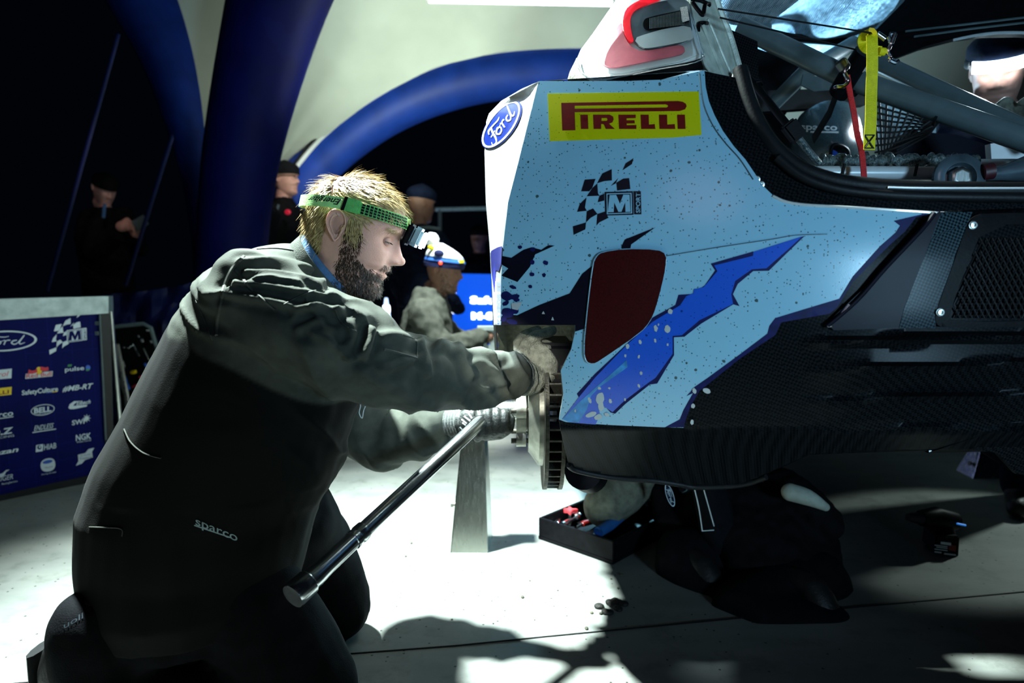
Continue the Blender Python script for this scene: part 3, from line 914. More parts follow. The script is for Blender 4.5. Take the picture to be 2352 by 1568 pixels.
# --- tail lamp
def Dl(px, py):
    # lens: wraps round the corner to the left
    xl = 1310 + max(0, (180 - py)) * 0.5
    t = max(0.0, (1500 - px) / 190.0)
    return 1.235 + 0.13 * t ** 2.0 + 0.0005 * max(0, 180 - py)
tl = thing('tail_light', '', '', (0.3, 1.3, 1.3))
for k in ('label', 'category'):
    if k in tl: del tl[k]
tl.parent = car; tl.location = tl.location - car.location
def z3(pts): return [(1280 + x / 5.6, y / 5.6) for x, y in pts]
lens_poly = z3([(250, 760), (270, 860), (330, 960), (430, 1020), (560, 1022), (700, 1005), (900, 960), (1850, 760), (1840, 560), (1800, 420), (1740, 230), (1700, 0), (1690, -500), (900, -500), (840, -200), (740, 20), (480, 400), (300, 640)])
sheet('lamp_body', lens_poly, lambda x, y: Dl(x, y) + 0.012, M['lens_frost'], tl, 0.05, 12.0)
sheet('lamp_base', z3([(160, 920), (200, 840), (250, 740), (270, 860), (330, 960), (430, 1022), (300, 1042), (165, 1035)]), lambda x, y: Dl(x, y) + 0.016, M['dirty_metal'], tl, 0.05, 12.0)
sheet('pink_reflector', smooth_poly(z3([(545, 770), (560, 650), (620, 520), (700, 400), (860, 260), (850, 400), (900, 530), (980, 610), (1100, 660), (1560, 570), (1640, 590), (1650, 680), (1500, 720), (900, 840), (720, 866), (610, 830)]), 1), Dl, M['lamp_pink'], tl, 0.008, 10.0, -0.004)
sheet('red_light_ring', smooth_poly(z3([(1340, -10), (1330, 10), (1150, 70), (1010, 130), (950, 200), (935, 300), (960, 450), (990, 540), (940, 555), (880, 470), (845, 360), (845, 250), (880, 130), (960, 60), (1080, 0), (1200, -60), (1340, -60)]), 1), Dl, M['lamp_red'], tl, 0.008, 8.0, 0.001)
sheet('grey_bowl', smooth_poly(z3([(1690, -40), (1350, 10), (1150, 75), (1010, 135), (955, 205), (940, 300), (965, 450), (1000, 540), (1080, 610), (1200, 640), (1700, 540), (1745, 420), (1715, 230)]), 1), Dl, M['lamp_grey'], tl, 0.008, 10.0, -0.002)
sheet('pale_tray', smooth_poly(z3([(980, 500), (1150, 440), (1400, 370), (1700, 330), (1745, 450), (1740, 520), (1200, 625), (1080, 620)]), 1), Dl, M['lens_frost'], tl, 0.006, 10.0, 0.0005)
sheet('reflector_strip', smooth_poly(z3([(1100, 330), (1110, 270), (1150, 235), (1580, 140), (1690, 120), (1695, 330), (1200, 400), (1130, 380)]), 1), Dl, M['black_plastic'], tl, 0.004, 10.0, 0.0015)
rb_ = MB()
for i in range(24):
    x = 1180 + i * 19
    yt = interp(x, [(1180, 250), (1690, 135)]); yb = interp(x, [(1180, 385), (1690, 325)])
    rb_.add(*(lambda m: (m.v, m.f))(sheet_mesh([z3([(x, yt), (x + 9, yt - 2), (x + 9, yb - 1), (x, yb)])], Dl, 0.003, 40, 0.0042)))
rb_.build('reflector_ribs', M['lamp_rib'], tl, smooth=False)
sheet('bright_prism', z3([(1572, 112), (1660, 95), (1690, 275), (1600, 300)]), Dl, mat('prism', (0.8, 0.85, 0.82), 0.15, 0.3, 0.4, 500, bump=0.9, bscale=700), tl, 0.004, 10.0, 0.006)
# clear outer lens standing proud of the bowl
sheet('clear_lens', smooth_poly(z3([(545, 780), (600, 560), (760, 330), (900, 80), (1000, -60), (1690, -60), (1720, 220), (1770, 380), (1825, 560), (1830, 745), (900, 935), (700, 960), (600, 900)]), 1), lambda x, y: Dl(x, y) - 0.008, M['lens_clear'], tl, 0.0025, 14.0)
MB().tube([P(x, y, Dl(x, y) - 0.004) for x, y in catmull(z3([(250, 760), (280, 870), (340, 965), (440, 1022), (570, 1022), (900, 962), (1300, 880), (1845, 765), (1835, 560), (1740, 240), (1700, 0)]), 5)], 0.0022, 8).build('lens_rim', M['lens_clear'], tl)
sheet('lamp_gap_gasket', z3([(600, 1030), (900, 965), (1850, 765), (1880, 880), (1310, 1030)]), lambda x, y: Dl(x, y) + 0.02, M['black_plastic'], tl, 0.05, 20.0)

# roof skin and dark side glass of the cabin
MB().add([(0.42, 1.50, 1.96), (1.62, 1.50, 1.96), (1.62, 3.3, 1.94), (0.48, 3.3, 1.94), (0.42, 1.50, 1.99), (1.62, 1.50, 1.99), (1.62, 3.3, 1.97), (0.48, 3.3, 1.97)],
         [(0, 1, 2, 3), (7, 6, 5, 4), (0, 4, 5, 1), (1, 5, 6, 2), (2, 6, 7, 3), (3, 7, 4, 0)]).build('roof_skin', M['white_clean'], car, smooth=False)
MB().add([(0.26, 1.46, 1.20), (0.40, 3.3, 1.14), (0.48, 3.3, 1.95), (0.42, 1.50, 1.97), (0.275, 1.46, 1.20), (0.415, 3.3, 1.14), (0.495, 3.3, 1.95), (0.435, 1.50, 1.97)],
         [(0, 1, 2, 3), (7, 6, 5, 4), (0, 4, 5, 1), (1, 5, 6, 2), (2, 6, 7, 3), (3, 7, 4, 0)]).build('side_glass', M['black_plastic'], car, smooth=False)
# --- silver trim pillar beside the lamp, hatch aperture
def z3b(pts): return [(1640 + x / 3.136, y / 3.136) for x, y in pts]
def Dt(px, py): return 1.27 + 0.0003 * (190 - py) + 0.0012 * max(0, px - 1615)
pil = sheet('hatch_pillar_trim', z3([(1700, 0), (1740, 230), (1840, 560), (1860, 700), (1880, 800), (1930, 900), (2100, 1050), (2140, 1050), (2240, 960), (2300, 880), (2260, 640), (2160, 380), (2060, 120), (2010, -60), (1690, -60)]), Dt, M['trim_silver'], car, 0.03, 12.0)
for pts, wd in ((([(1990, -120), (2090, 160), (2210, 470), (2330, 880)]), 0.008), (([(1870, 330), (1960, 560), (2060, 800), (2150, 1000)]), 0.004), (([(1930, 250), (2030, 480), (2130, 730), (2220, 930)]), 0.0035), ([(1850, 640), (1900, 830), (2000, 960)], 0.003)):
    MB().tube([P(x, y, Dt(x, y) - 0.001) for x, y in catmull(z3(pts), 6)], wd, 8).build('trim_rib', M['trim_silver'], pil)
for pts in ([(1740, 30), (1830, 150), (1880, 190), (1905, 60), (1960, 50)], [(1815, 400), (1830, 300), (1930, 300)], [(1700, -20), (1880, 20), (1960, 70)]):
    MB().tube([P(x, y, Dt(x, y) - 0.002) for x, y in catmull(z3(pts), 6)], 0.0035, 8).build('trim_joint', M['black_plastic'], pil)
# carbon flange between skin and seal
flange = [(1618, 163), (1640, 168), (1700, 180), (1715, 240), (1745, 310), (1790, 370), (1850, 405), (1940, 428), (2100, 442), (2352, 446), (2500, 446), (2500, 476), (2352, 478), (2140, 486), (2060, 481), (1950, 474), (1850, 468), (1805, 461), (1775, 448), (1752, 426), (1735, 400), (1712, 366), (1685, 335), (1660, 300), (1641, 264), (1628, 232), (1621, 200)]
fl_ = sheet('aperture_flange', flange, lambda x, y: D(x, y) + 0.03, M['carbon'], car, 0.01, 25.0)
seal_c = [(1700, 158), (1704, 175), (1718, 225), (1745, 290), (1785, 345), (1840, 388), (1915, 415), (2010, 428), (2130, 434), (2352, 437), (2520, 438)]
MB().tube([P(x, y, D(x, y) + 0.035) for x, y in catmull(seal_c, 6)], 0.013, 12).build('hatch_seal', M['rubber'], car)
MB().tube([P(x, y + 17, D(x, y) + 0.022) for x, y in catmull(seal_c[4:], 6)], 0.008, 10).build('seal_lip', M['rubber'], car)
MB().tube([P(x, y + 2, D(x, y) + 0.02) for x, y in catmull([(2040, 428), (2130, 430), (2352, 430), (2500, 430)], 4)], 0.0016, 6).build('sill_edge', M['alu_tube'], car)
MB().tube([P(x, y, D(x, y) - 0.0005) for x, y in catmull([(1775, 450), (1805, 463), (1850, 470), (1950, 476), (2060, 483), (2150, 489)], 5)], 0.0022, 6).build('skin_edge', M['white_clean'], quarter)
# screws, hinge bracket
def screw(px, py, surf, r, parent, m='steel', name='screw'):
    c = P(px, py, surf); mb = MB()
    mb.lathe([(0, r * 1.25), (-0.0012, r * 1.25), (-0.0015, r), (-0.004, r * 0.95), (-0.0042, r * 0.5), (-0.002, r * 0.42)], c, (0, 1, 0), 18)
    return mb.build(name, M[m], parent)
screw(1646, 236, 1.245, 0.0055, car)
screw(2234, 517, D(2234, 517) - 0.004, 0.005, car); screw(2159, 717, D(2159, 717) - 0.004, 0.005, car)
screw(1738, 412, D(1738, 412) + 0.012, 0.0045, car); screw(1748, 424, D(1748, 424) + 0.012, 0.0045, car)
hb = MB()
hb.prism([P(1655, 205, 1.23), P(1668, 178, 1.23), P(1690, 170, 1.23), P(1697, 190, 1.23), P(1680, 270, 1.23), P(1650, 268, 1.23)], (0, 0.03, 0))
hb.tube([P(1665, 265, 1.245), P(1668, 300, 1.245), P(1660, 330, 1.25)], 0.011, 10)
hinge = hb.build('hatch_hinge', M['black_plastic'], car)
MB().tube([P(1690, 158, 1.225), P(1682, 192, 1.225)], 0.004, 10).build('hinge_pin', M['steel'], hinge)
MB().tube([P(1648, 270, 1.23), P(1656, 278, 1.225), P(1672, 280, 1.225), P(1688, 272, 1.23)], 0.0022, 8).build('spring_clip', M['steel'], hinge)

# --- dark centre of the bumper with its ledges
LEDGE = [(440, 0.035), (478, 0.03), (488, 0.004), (760, 0.0), (766, -0.030), (778, -0.034), (784, -0.006), (826, -0.012), (832, -0.032), (840, -0.02), (898, 0.004), (903, -0.018), (912, -0.004), (968, 0.012), (974, 0.0), (984, 0.03), (1040, 0.06), (1120, 0.08)]
def Dc(px, py):
    k = min(1.0, max(0.0, (px - 1840) / 160.0))
    sl = 0.035 * (2352 - px) / 500.0 * 30
    return D(px, py) + 0.004 + interp(py - (2352 - px) * 0.03, LEDGE) * k
centre = sheet('bumper_centre', [(2156, 487), (2352, 478), (2600, 476), (2600, 1040), (2240, 1030), (1860, 1044), (1700, 1112), (1600, 1118), (1500, 1103), (1406, 1096), (1325, 1080), (1306, 1067), (1288, 990), (1284, 964),
      (1300, 969), (1406, 976), (1527, 981), (1570, 982), (1574, 966), (1586, 932), (1606, 898), (1700, 822), (1780, 768), (1794, 739), (1905, 719), (1923, 703), (1959, 645), (2044, 560), (2078, 531), (2104, 498)],
      lambda x, y: Dc(x, y) if y < 984 else D(x, y) + 0.004 + (y - 984) * 0.0011, M['carbon'], car, 0.01, 10.0, crease=60)
sheet('carbon_strip', z8([(1030, 105), (1190, 105), (1100, 330), (1000, 690), (1000, 700), (815, 700), (840, 600), (960, 290)]), lambda x, y: D(x, y) + 0.0, M['carbon_light'], centre, 0.002, 15.0, 0.002)
sheet('navy_corner_film', z8([(1020, 100), (1030, 107), (960, 290), (838, 600), (812, 700), (480, 712), (455, 690), (480, 640), (640, 490), (850, 270)]), lambda x, y: D(x, y), M['black_paint'], centre, 0.0008, 15.0, 0.002)
MB().tube([P(x, y, D(x, y) - 0.004) for x, y in catmull(z8([(1000, 110), (930, 200), (750, 390), (600, 560), (450, 690)]), 5)], 0.0035, 8).build('bumper_crease', M['black_paint'], centre)
MB().tube([P(x, y, D(x, y) - 0.004) for x, y in catmull(z8([(560, 580), (500, 650), (450, 690), (470, 690)]), 5)], 0.0025, 8).build('bumper_drip_edge', M['chrome'], centre)
# vent frame and mesh
fr = smooth_poly(z8([(1195, 130), (1250, 110), (1700, 110), (1700, 690), (1040, 700), (1000, 680), (1000, 620), (1080, 400), (1160, 170)]), 1)
hole = smooth_poly(z8([(1250, 170), (1700, 170), (1700, 660), (1080, 670), (1070, 630), (1140, 430)]), 1)
vf = sheet('vent_frame', fr, lambda x, y: D(x, y), M['black_plastic'], centre, 0.006, 15.0, 0.003, holes=[hole])
vm = MB()
x0, y0, x1, y1 = 2165, 515, 2420, 740
for i in range(-14, 30):
    for sgn in (1, -1):
        a = []
        for k in range(8):
            t = k / 7
            x = x0 + i * 14 + sgn * t * 110 + (0 if sgn > 0 else 110); y = y0 + t * 215
            if inside(hole, x, y): a.append(P(x, y, D(x, y) + 0.0005))
        if len(a) > 1: vm.tube(a, 0.0014, 5)
tag(vm.build('vent_mesh', M['rubber'], centre), kind='stuff')
# lower lip of the diffuser: bright worn edge
MB().tube([P(x, y, D(x, y) + 0.004 + max(0, y - 984) * 0.0011) for x, y in catmull([(1306, 1067), (1325, 1080), (1406, 1096), (1500, 1103), (1560, 1112), (1600, 1118), (1700, 1113), (1760, 1095)], 5)], 0.006, 10).build('diffuser_lip', M['rubber'], car)
# underside of the diffuser running forward
ud = MB()
low = [(1306, 1067), (1406, 1096), (1500, 1103), (1600, 1118), (1700, 1112), (1780, 1080), (1860, 1044), (2240, 1030), (2330, 1088), (2600, 1100)]
r0 = [P(x, y, D(x, y) + 0.01 + max(0, y - 984) * 0.0011) for x, y in low]
r1 = [Vector((p.x + 0.03, 1.55, max(0.56, p.z + 0.05))) for p in r0]
ud.add(r0 + r1, [(i, i + 1, len(low) + i + 1, len(low) + i) for i in range(len(low) - 1)])
ud.build('diffuser_floor', M['black_plastic'], car)
# support strut leg at the right end of the bumper
sheet('tow_panel', [(2230, 1030), (2290, 1040), (2335, 1088), (2420, 1100), (2420, 1020), (2240, 1020)], lambda x, y: D(x, y) + 0.05, M['carbon'], car, 0.01, 20.0)

# added box beyond the frame, keeps light off the floor under the car
far = MB(); far.box((1.30, 1.56, 0.84), (0.72, 0.5, 0.5)); bevel(far.build('far_light_blocker', M['carbon'], car), 0.04, 3)
# --- wheel arch lining, hub, brake
HUB = P(1200, 948, 1.65)
HX = lambda px: (px - 1176) / FPX * 1.65
al = MB(); ra = 0.335; n = 18
vs = []
for i in range(n + 1):
    a = R(lerp(20, 100, i / n))
    for x in (HX(1137), 0.42):
        vs.append((x, HUB.y + ra * math.cos(a), HUB.z + ra * math.sin(a)))
al.add(vs, [(2 * i, 2 * i + 1, 2 * i + 3, 2 * i + 2) for i in range(n)])
lo = al.build('arch_lining', M['dirty_metal'], car)
MB().tube([P(1137, 740, 1.6), P(1141, 830, 1.88)], 0.004, 8).build('arch_edge', M['rubber'], lo)
# disc: two plates with vanes
disc = thing('brake_disc', '', '', HUB)
for k in ('label', 'category'):
    if k in disc: del disc[k]
disc.parent = car; disc.location = HUB - car.location
X0, X1 = HX(1246), HX(1289)
for a, b in ((X0, X0 + 0.009), (X1 - 0.009, X1)):
    MB().lathe([(a - HUB.x, 0.10), (a - HUB.x, 0.184), (b - HUB.x, 0.184), (b - HUB.x, 0.10)], HUB, (1, 0, 0), 64).build('friction_plate', M['cast_iron'], disc)
vn = MB()
me_v = None
for i in range(44):
    a = 2 * math.pi * i / 44
    c = HUB + Vector((0, math.cos(a) * 0.145, math.sin(a) * 0.145)); c.x = (X0 + X1) / 2
    if me_v is None:
        me_v = MB().box((0, 0, 0), (X1 - X0 - 0.014, 0.004, 0.072)).mesh('vane')
    o = link('vane', me_v, M['cast_iron'], disc, False)
    o.location = c - HUB
    o.rotation_euler = (a - math.pi / 2, 0, 0)
# bell and hub flange
MB().lathe([(X0 - HUB.x + 0.004, 0.128), (HX(1236) - HUB.x, 0.126), (HX(1218) - HUB.x, 0.100), (HX(1213) - HUB.x, 0.094), (HX(1213) - HUB.x, 0.03)], HUB, (1, 0, 0), 48).build('disc_bell', M['hub_metal'], disc)
hubp = thing('wheel_hub', '', '', HUB)
for k in ('label', 'category'):
    if k in hubp: del hubp[k]
hubp.parent = car; hubp.location = HUB - car.location
fp = []
for i in range(60):
    a = 2 * math.pi * i / 60
    r = 0.062 + 0.024 * max(0, math.cos(a * 5 / 1.0)) ** 0.6 if math.cos(a * 5) > 0 else 0.062
    fp.append((HX(1186), HUB.y + math.cos(a + 0.35) * r, HUB.z + math.sin(a + 0.35) * r))
MB().prism(fp, (HX(1208) - HX(1186), 0, 0)).build('hub_flange', M['hub_metal'], hubp)
for i in range(5):
    a = 2 * math.pi * i / 5 + 0.35
    c = HUB + Vector((0, math.cos(a) * 0.072, math.sin(a) * 0.072))
    MB().tube([Vector((HX(1174), c.y, c.z)), Vector((HX(1216), c.y, c.z))], 0.0065, 12).build('wheel_stud', M['cast_iron'], hubp)
MB().lathe([(HX(1150) - HUB.x, 0.020), (HX(1150) - HUB.x, 0.025), (HX(1183) - HUB.x, 0.027), (HX(1190) - HUB.x, 0.04), (HX(1212) - HUB.x, 0.045)], HUB, (1, 0, 0), 28).build('hub_spigot', M['hub_metal'], hubp)
# caliper, upright, suspension
cal = MB()
cal.box((HX(1268), HUB.y - 0.03, HUB.z + 0.135), (0.10, 0.19, 0.10))
cal.box((HX(1312), HUB.y + 0.02, HUB.z + 0.02), (0.07, 0.14, 0.30))
bevel(cal.build('brake_caliper', M['black_plastic'], car), 0.012, 3)
MB().tube([P(1330, 960, 1.66), P(1400, 1000, 1.68), P(1600, 1010, 1.7), P(1900, 1000, 1.75)], 0.02, 12).build('control_arm', M['cast_iron'], car)
MB().tube([P(1318, 1000, 1.62), P(1296, 1030, 1.62), P(1312, 1042, 1.62)], 0.006, 8).build('brake_hose', M['steel'], car)
MB().tube([P(1340, 1080, 1.45), P(1355, 1090, 1.52)], 0.042, 24).build('exhaust_tip', M['black_plastic'], car)

# ================================================================== inside the hatch opening
roof = sheet('roof_lining', [(1655, -260), (1655, 40), (1700, 92), (1760, 118), (1860, 122), (1940, 118), (1990, 88), (2070, 10), (2170, -60), (2300, -260)], lambda x, y: 1.62 + (y + 260) / 380.0 * 1.1 + 0.05 * math.sin(x * 0.021 + y * 0.03), M['foil'], car, 0.01, 16.0)
sheet('lining_fold', [(1660, -120), (1660, 50), (1712, 60), (1770, 50), (1835, 0), (1900, -60), (1910, -120)], lambda x, y: 1.60 + (y + 120) / 180.0 * 0.5, M['foil'], roof, 0.008, 14.0)
sheet('roof_rail', [(2075, 5), (1990, 90), (1985, 120), (2010, 150), (2060, 132), (2130, 105), (2210, 84), (2280, 74), (2360, 72), (2700, 90), (2700, -200), (2200, -200)], lambda x, y: 2.30 - 0.0009 * (x - 2000), M['black_plastic'], car, 0.05, 25.0)
for pts in ([(2080, 72), (2200, 58), (2352, 40), (2500, 25)], [(2100, 84), (2230, 66), (2352, 52), (2500, 40)]):
    MB().tube([P(x, y, 2.26 - 0.0009 * (x - 2000)) for x, y in pts], 0.003, 6).build('rail_edge', M['cage'], car)
MB().tube([P(x, y, 2.20 - 0.0008 * (x - 2000)) for x, y in catmull([(2190, 92), (2250, 80), (2310, 75), (2400, 77), (2500, 84)], 5)], 0.004, 8).build('window_edge', M['alu_tube'], car)
# dark inner walls
sheet('inner_bulkhead', [(1690, 95), (1760, 118), (1840, 125), (1852, 170), (1835, 215), (1800, 270), (1830, 330), (1900, 380), (2352, 400), (2600, 400), (2600, 470), (1700, 470), (1690, 300)], lambda x, y: 2.45, M['black_plastic'], car, 0.02, 60.0)
sheet('inner_side_wall', [(1660, 60), (1740, 95), (1745, 250), (1800, 330), (1890, 400), (1890, 470), (1740, 460), (1690, 330), (1665, 200)], lambda x, y: 1.62, M['carbon'], car, 0.01, 30.0)
sheet('boot_floor', [(1760, 410), (2600, 420), (2600, 520), (1760, 520)], lambda x, y: 1.75 - (y - 410) * 0.004, M['black_plastic'], car, 0.01, 40.0)
cage = thing('roll_cage', '', '', (1.2, 1.7, 1.2))
for k in ('label', 'category'):
    if k in cage: del cage[k]
cage.parent = car; cage.location = cage.location - car.location
def cage_tube(a, b, r, name='cage_tube', m='cage'):
    MB().tube([P(*a), P(*b)], r, 20).build(name, M[m], cage)
cage_tube((1700, 60, 1.72), (1980, 195, 1.60), 0.024)
cage_tube((1950, 180, 1.60), (2420, 345, 1.38), 0.024)
cage_tube((1990, 130, 1.95), (2420, 330, 1.60), 0.023)
cage_tube((1775, 240, 2.1), (1860, 155, 2.0), 0.022)
cage_tube((1860, 160, 2.0), (1960, 100, 2.2), 0.022)
cage_tube((1680, 130, 2.2), (1760, 60, 2.3), 0.02)
MB().prism([P(1845, 170, 1.9), P(1935, 185, 1.85), P(1925, 205, 1.85), P(1870, 210, 1.9), P(1840, 195, 1.9)], (0, 0.006, 0)).build('cage_gusset', M['cage'], cage)
for px, py, Y, r, ang in ((1972, 195, 1.595, 0.0255, 20), (2157, 262, 1.50, 0.0255, 20), (2082, 178, 1.88, 0.0245, 24), (2210, 240, 1.76, 0.0245, 24)):
    d = (P(px + 40, py + 40 * math.tan(R(ang)), Y - 0.02) - P(px, py, Y)).normalized()
    c = P(px, py, Y)
    MB().tube([c, c + d * 0.005], r, 20).build('cable_tie', M['rubber'], cage)
# windscreen frame seen beyond
for a, b, r in (((1700, 78, 2.6), (1990, 100, 2.6), 0.016), ((1715, 70, 2.6), (1715, 120, 2.6), 0.008), ((1940, 60, 2.6), (1936, 110, 2.6), 0.006)):
    MB().tube([P(*a), P(*b)], r, 10).build('frame_bar', M['black_plastic'], cage)
# racing seat shell with belt slot
def Ds(x, y): return 2.0 + 0.0000135 * (x - 1925) ** 2 + 0.0000080 * (y - 330) ** 2
seat = sheet('racing_seat', smooth_poly([(1838, 400), (1832, 330), (1838, 280), (1860, 246), (1900, 228), (1950, 232), (1975, 260), (1985, 330), (1985, 400)], 2), Ds, mat('seat_shell', (0.05, 0.085, 0.10), 0.22, 0, 0.3, 300, bump=0.2, bscale=900, coat=0.6), car, 0.05, 12.0,
             holes=[smooth_poly([(1908, 352), (1912, 335), (1925, 333), (1945, 343), (1948, 358), (1944, 372), (1914, 374)], 1)])
mb = MB(); text_on(mb, 'sparco', Ds, 1838, 298, 84, 15, -0.02, 0.003, bold=0.03)
mb.add(*(lambda m: (m.v, m.f))(sheet_mesh([[(1838, 301), (1925, 302), (1925, 306), (1838, 305)]], Ds, 0.0, 30, 0.003)))
mb.build('seat_lettering', M['print_white'], seat, smooth=False)
MB().tube([P(x, y, Ds(x, y) - 0.004) for x, y in catmull([(1908, 374), (1908, 350), (1914, 334), (1928, 333), (1947, 345), (1950, 374)], 5)], 0.005, 8).build('slot_trim', M['rubber'], seat)
sheet('seat_back_pad', [(1700, 210), (1990, 200), (1990, 240), (1840, 250), (1700, 260)], lambda x, y: 2.2, M['rubber'], seat, 0.04, 30.0)
# harness belt running down to the seat
MB().tube([P(1925, 205, 1.78), P(1905, 260, 1.80), P(1868, 320, 1.86)], 0.02, 8, flat=((0, 1, 0), 0.15)).build('harness_belt', M['webbing_black'], car)
MB().tube([P(1985, 120, 1.55), P(1965, 150, 1.57), P(1940, 190, 1.58), P(1925, 215, 1.6)], 0.03, 12, flat=((0, 1, 0), 0.7)).build('strap_bracket', M['black_plastic'], car)
# window net
net = MB()
for i in range(10):
    t = i / 9
    net.tube([P(*p) for p in catmull([(2000 + 10 * t, 226 + 140 * t, 1.9), (2050 + 4 * t, 243 + 110 * t, 1.87), (2100, 262 + 66 * t, 1.84), (2155 - 20 * t, 284 + 25 * t, 1.8)], 5)], 0.0030, 5)
    net.tube([P(*p) for p in catmull([(2003 + 150 * t, 226 + 58 * t, 1.9 - 0.1 * t), (2012 + 105 * t, 290 + 12 * t, 1.9 - 0.08 * t), (2022 + 40 * t, 368 - 28 * t, 1.9)], 5)], 0.0030, 5)
tag(net.build('window_net', M['webbing_black'], car), kind='stuff')
# pale light behind the net, put in as a light-coloured sheet
sheet('net_backlight_sheet', [(2010, 230), (2060, 250), (2150, 285), (2150, 320), (2060, 350), (2020, 365)], lambda x, y: 2.1, mat('backlight_pale', (0.42, 0.55, 0.60), 0.4, 0, 0.6, 30), car, 0.01, 25.0)
sheet('door_card', [(2090, 300), (2200, 310), (2352, 360), (2480, 390), (2480, 420), (2060, 420), (2060, 330)], lambda x, y: 2.0, M['black_paint'], car, 0.02, 30.0)
sheet('pale_bracket', [(2275, 330), (2300, 326), (2330, 332), (2360, 345), (2360, 372), (2278, 372)], lambda x, y: 1.7, M['print_white'], car, 0.02, 20.0)
# cross tubes along the sill
MB().tube([P(1860, 396, 1.42), P(2560, 399, 1.42)], 0.0135, 20).build('cross_tube', M['alu_tube'], car)
MB().tube([P(2190, 383, 1.47), P(2560, 381, 1.47)], 0.016, 20).build('cross_tube', M['alu_tube'], car)
wrap = MB(); wp = []
for i in range(120):
    t = i / 119
    k = 0.012 + 0.0025 * math.sin(t * 118) + 0.005 * max(0, math.cos(t * 2 * math.pi * 7)) ** 8
    p = P(1884 + 360 * t, 368 + 2 * math.sin(t * 40), 1.44)
    wp.append((p, k))
wrap.tube([p for p, k in wp], [k * 0.9 for p, k in wp], 12)
wrap.build('braided_cable_wrap', M['braid'], car)
for px in (1938, 2105):
    MB().tube([P(px + 2, 376, 1.405), P(px - 4, 404, 1.405)], 0.003, 8).build('cable_tie', M['rubber'], car)
# top mount with bolt
tm = P(2205, 408, 1.33)
mt = MB().lathe([(0.05, 0.018), (0.03, 0.036), (0.012, 0.046), (0.0, 0.046), (-0.004, 0.040), (-0.004, 0.028), (0.006, 0.024)], tm, (0.15, 1, -0.1), 32).build('strut_mount', M['lamp_grey'], car)
MB().lathe([(0.004, 0.022), (-0.008, 0.020), (-0.010, 0.016), (-0.010, 0.012)], tm, (0.15, 1, -0.1), 6).build('mount_bolt', M['steel'], mt)
MB().tube([P(2245, 400, 1.34), P(2300, 398, 1.33), P(2352, 388, 1.32), (P(2480, 380, 1.3))], [0.013, 0.014, 0.024, 0.026], 16).build('damper_body', M['lamp_grey'], car)
MB().tube([P(2256, 396, 1.325), P(2280, 392, 1.322)], 0.0155, 16).build('red_sleeve', mat('sleeve_red', (0.05, 0.008, 0.012), 0.5), car)
mb = MB(); mb.prism([P(2060, 430, 1.36), P(2095, 415, 1.36), P(2115, 415, 1.36), P(2125, 432, 1.36)], (0, 0.02, 0)); mb.build('sill_clamp', M['steel'], car)
# side tie-down strap with plastic buckle by the aperture
sd = MB()
sd.tube([P(1702, 165, 1.32), P(1735, 195, 1.32), P(1770, 240, 1.32), P(1815, 295, 1.31)], 0.013, 10, flat=((0, 1, 0), 0.4))
gs = sd.build('hatch_strut', M['black_plastic'], car)
b1 = MB(); Mx = Matrix.Rotation(R(50), 3, 'Y'); b1.box(P(1822, 300, 1.305), (0.038, 0.02, 0.03), Mx); bevel(b1.build('strut_clip', M['black_plastic'], gs), 0.004)
MB().tube([P(1830, 312, 1.31), P(1855, 345, 1.32), P(1880, 375, 1.34)], 0.007, 8).build('strut_cable', M['braid'], gs)
MB().tube([P(1735, 188, 1.31), P(1748, 186, 1.31), P(1754, 194, 1.31)], 0.004, 8).build('strut_knob', M['black_plastic'], gs)
# black release cords across the opening
for a, b in (((1648, 20, 1.27), (2004, 76, 1.36)), ((1652, 40, 1.27), (1966, 114, 1.40))):
    MB().tube([P(*a), P(*b)], 0.0017, 6).build('release_cord', M['rubber'], car)

# ---- the far rear corner mirrors the near one (beyond the frame)
XC = 0.90
def mirror_part(o, parent):
    me = o.data.copy()
    off = parent_loc(o)
    for v in me.vertices:
        p = v.co + off
        v.co = Vector((2 * XC - p.x, p.y, p.z))
    me.flip_normals()
    n = bpy.data.objects.new(o.name.split('.')[0], me)
    COL.objects.link(n)
    n.parent = parent
    n.location = -parent_loc(parent)
    return n
for o in list(car.children):
    if o.name.split('.')[0] in ('rear_quarter_panel', 'rear_side_panel', 'bumper_centre', 'red_vent_cover', 'aperture_flange', 'rear_shoulder'):
        n = mirror_part(o, car)
        for ch in list(o.children):
            if ch.name.split('.')[0] in ('navy_edge_film', 'bolt_film', 'bolt_shadow_film', 'carbon_strip', 'vent_frame', 'vent_mesh', 'vent_rim', 'dark_wedge_film', 'light_blue_film', 'skin_edge'):
                c = mirror_part(ch, n)
                if 'kind' in ch: c['kind'] = ch['kind']
# ---- loose straps hanging in the opening
ys = thing('tow_strap', 'bright yellow webbing strap hanging over a cord in the hatch opening', 'strap', P(2000, 345, 1.36))
def ribbon(mb, pts, wpx, Y, th=0.002):
    q = catmull(pts, 6)
    L, Rr = stroke_poly([(p[0], p[1]) for p in q], wpx)
    n = len(q)
    vs = [P(L[i][0], L[i][1], q[i][2]) for i in range(n)] + [P(Rr[i][0], Rr[i][1], q[i][2]) for i in range(n)]
    vs += [v + Vector((0, th, 0)) for v in vs]
    fs = []
    for i in range(n - 1):
        fs += [(i, i + 1, n + i + 1, n + i), (2 * n + i, 3 * n + i, 3 * n + i + 1, 2 * n + i + 1), (i, 2 * n + i, 2 * n + i + 1, i + 1), (n + i, n + i + 1, 3 * n + i + 1, 3 * n + i)]
    fs += [(0, n, 3 * n, 2 * n), (n - 1, 3 * n - 1, 4 * n - 1, 2 * n - 1)]
    mb.add(vs, fs)
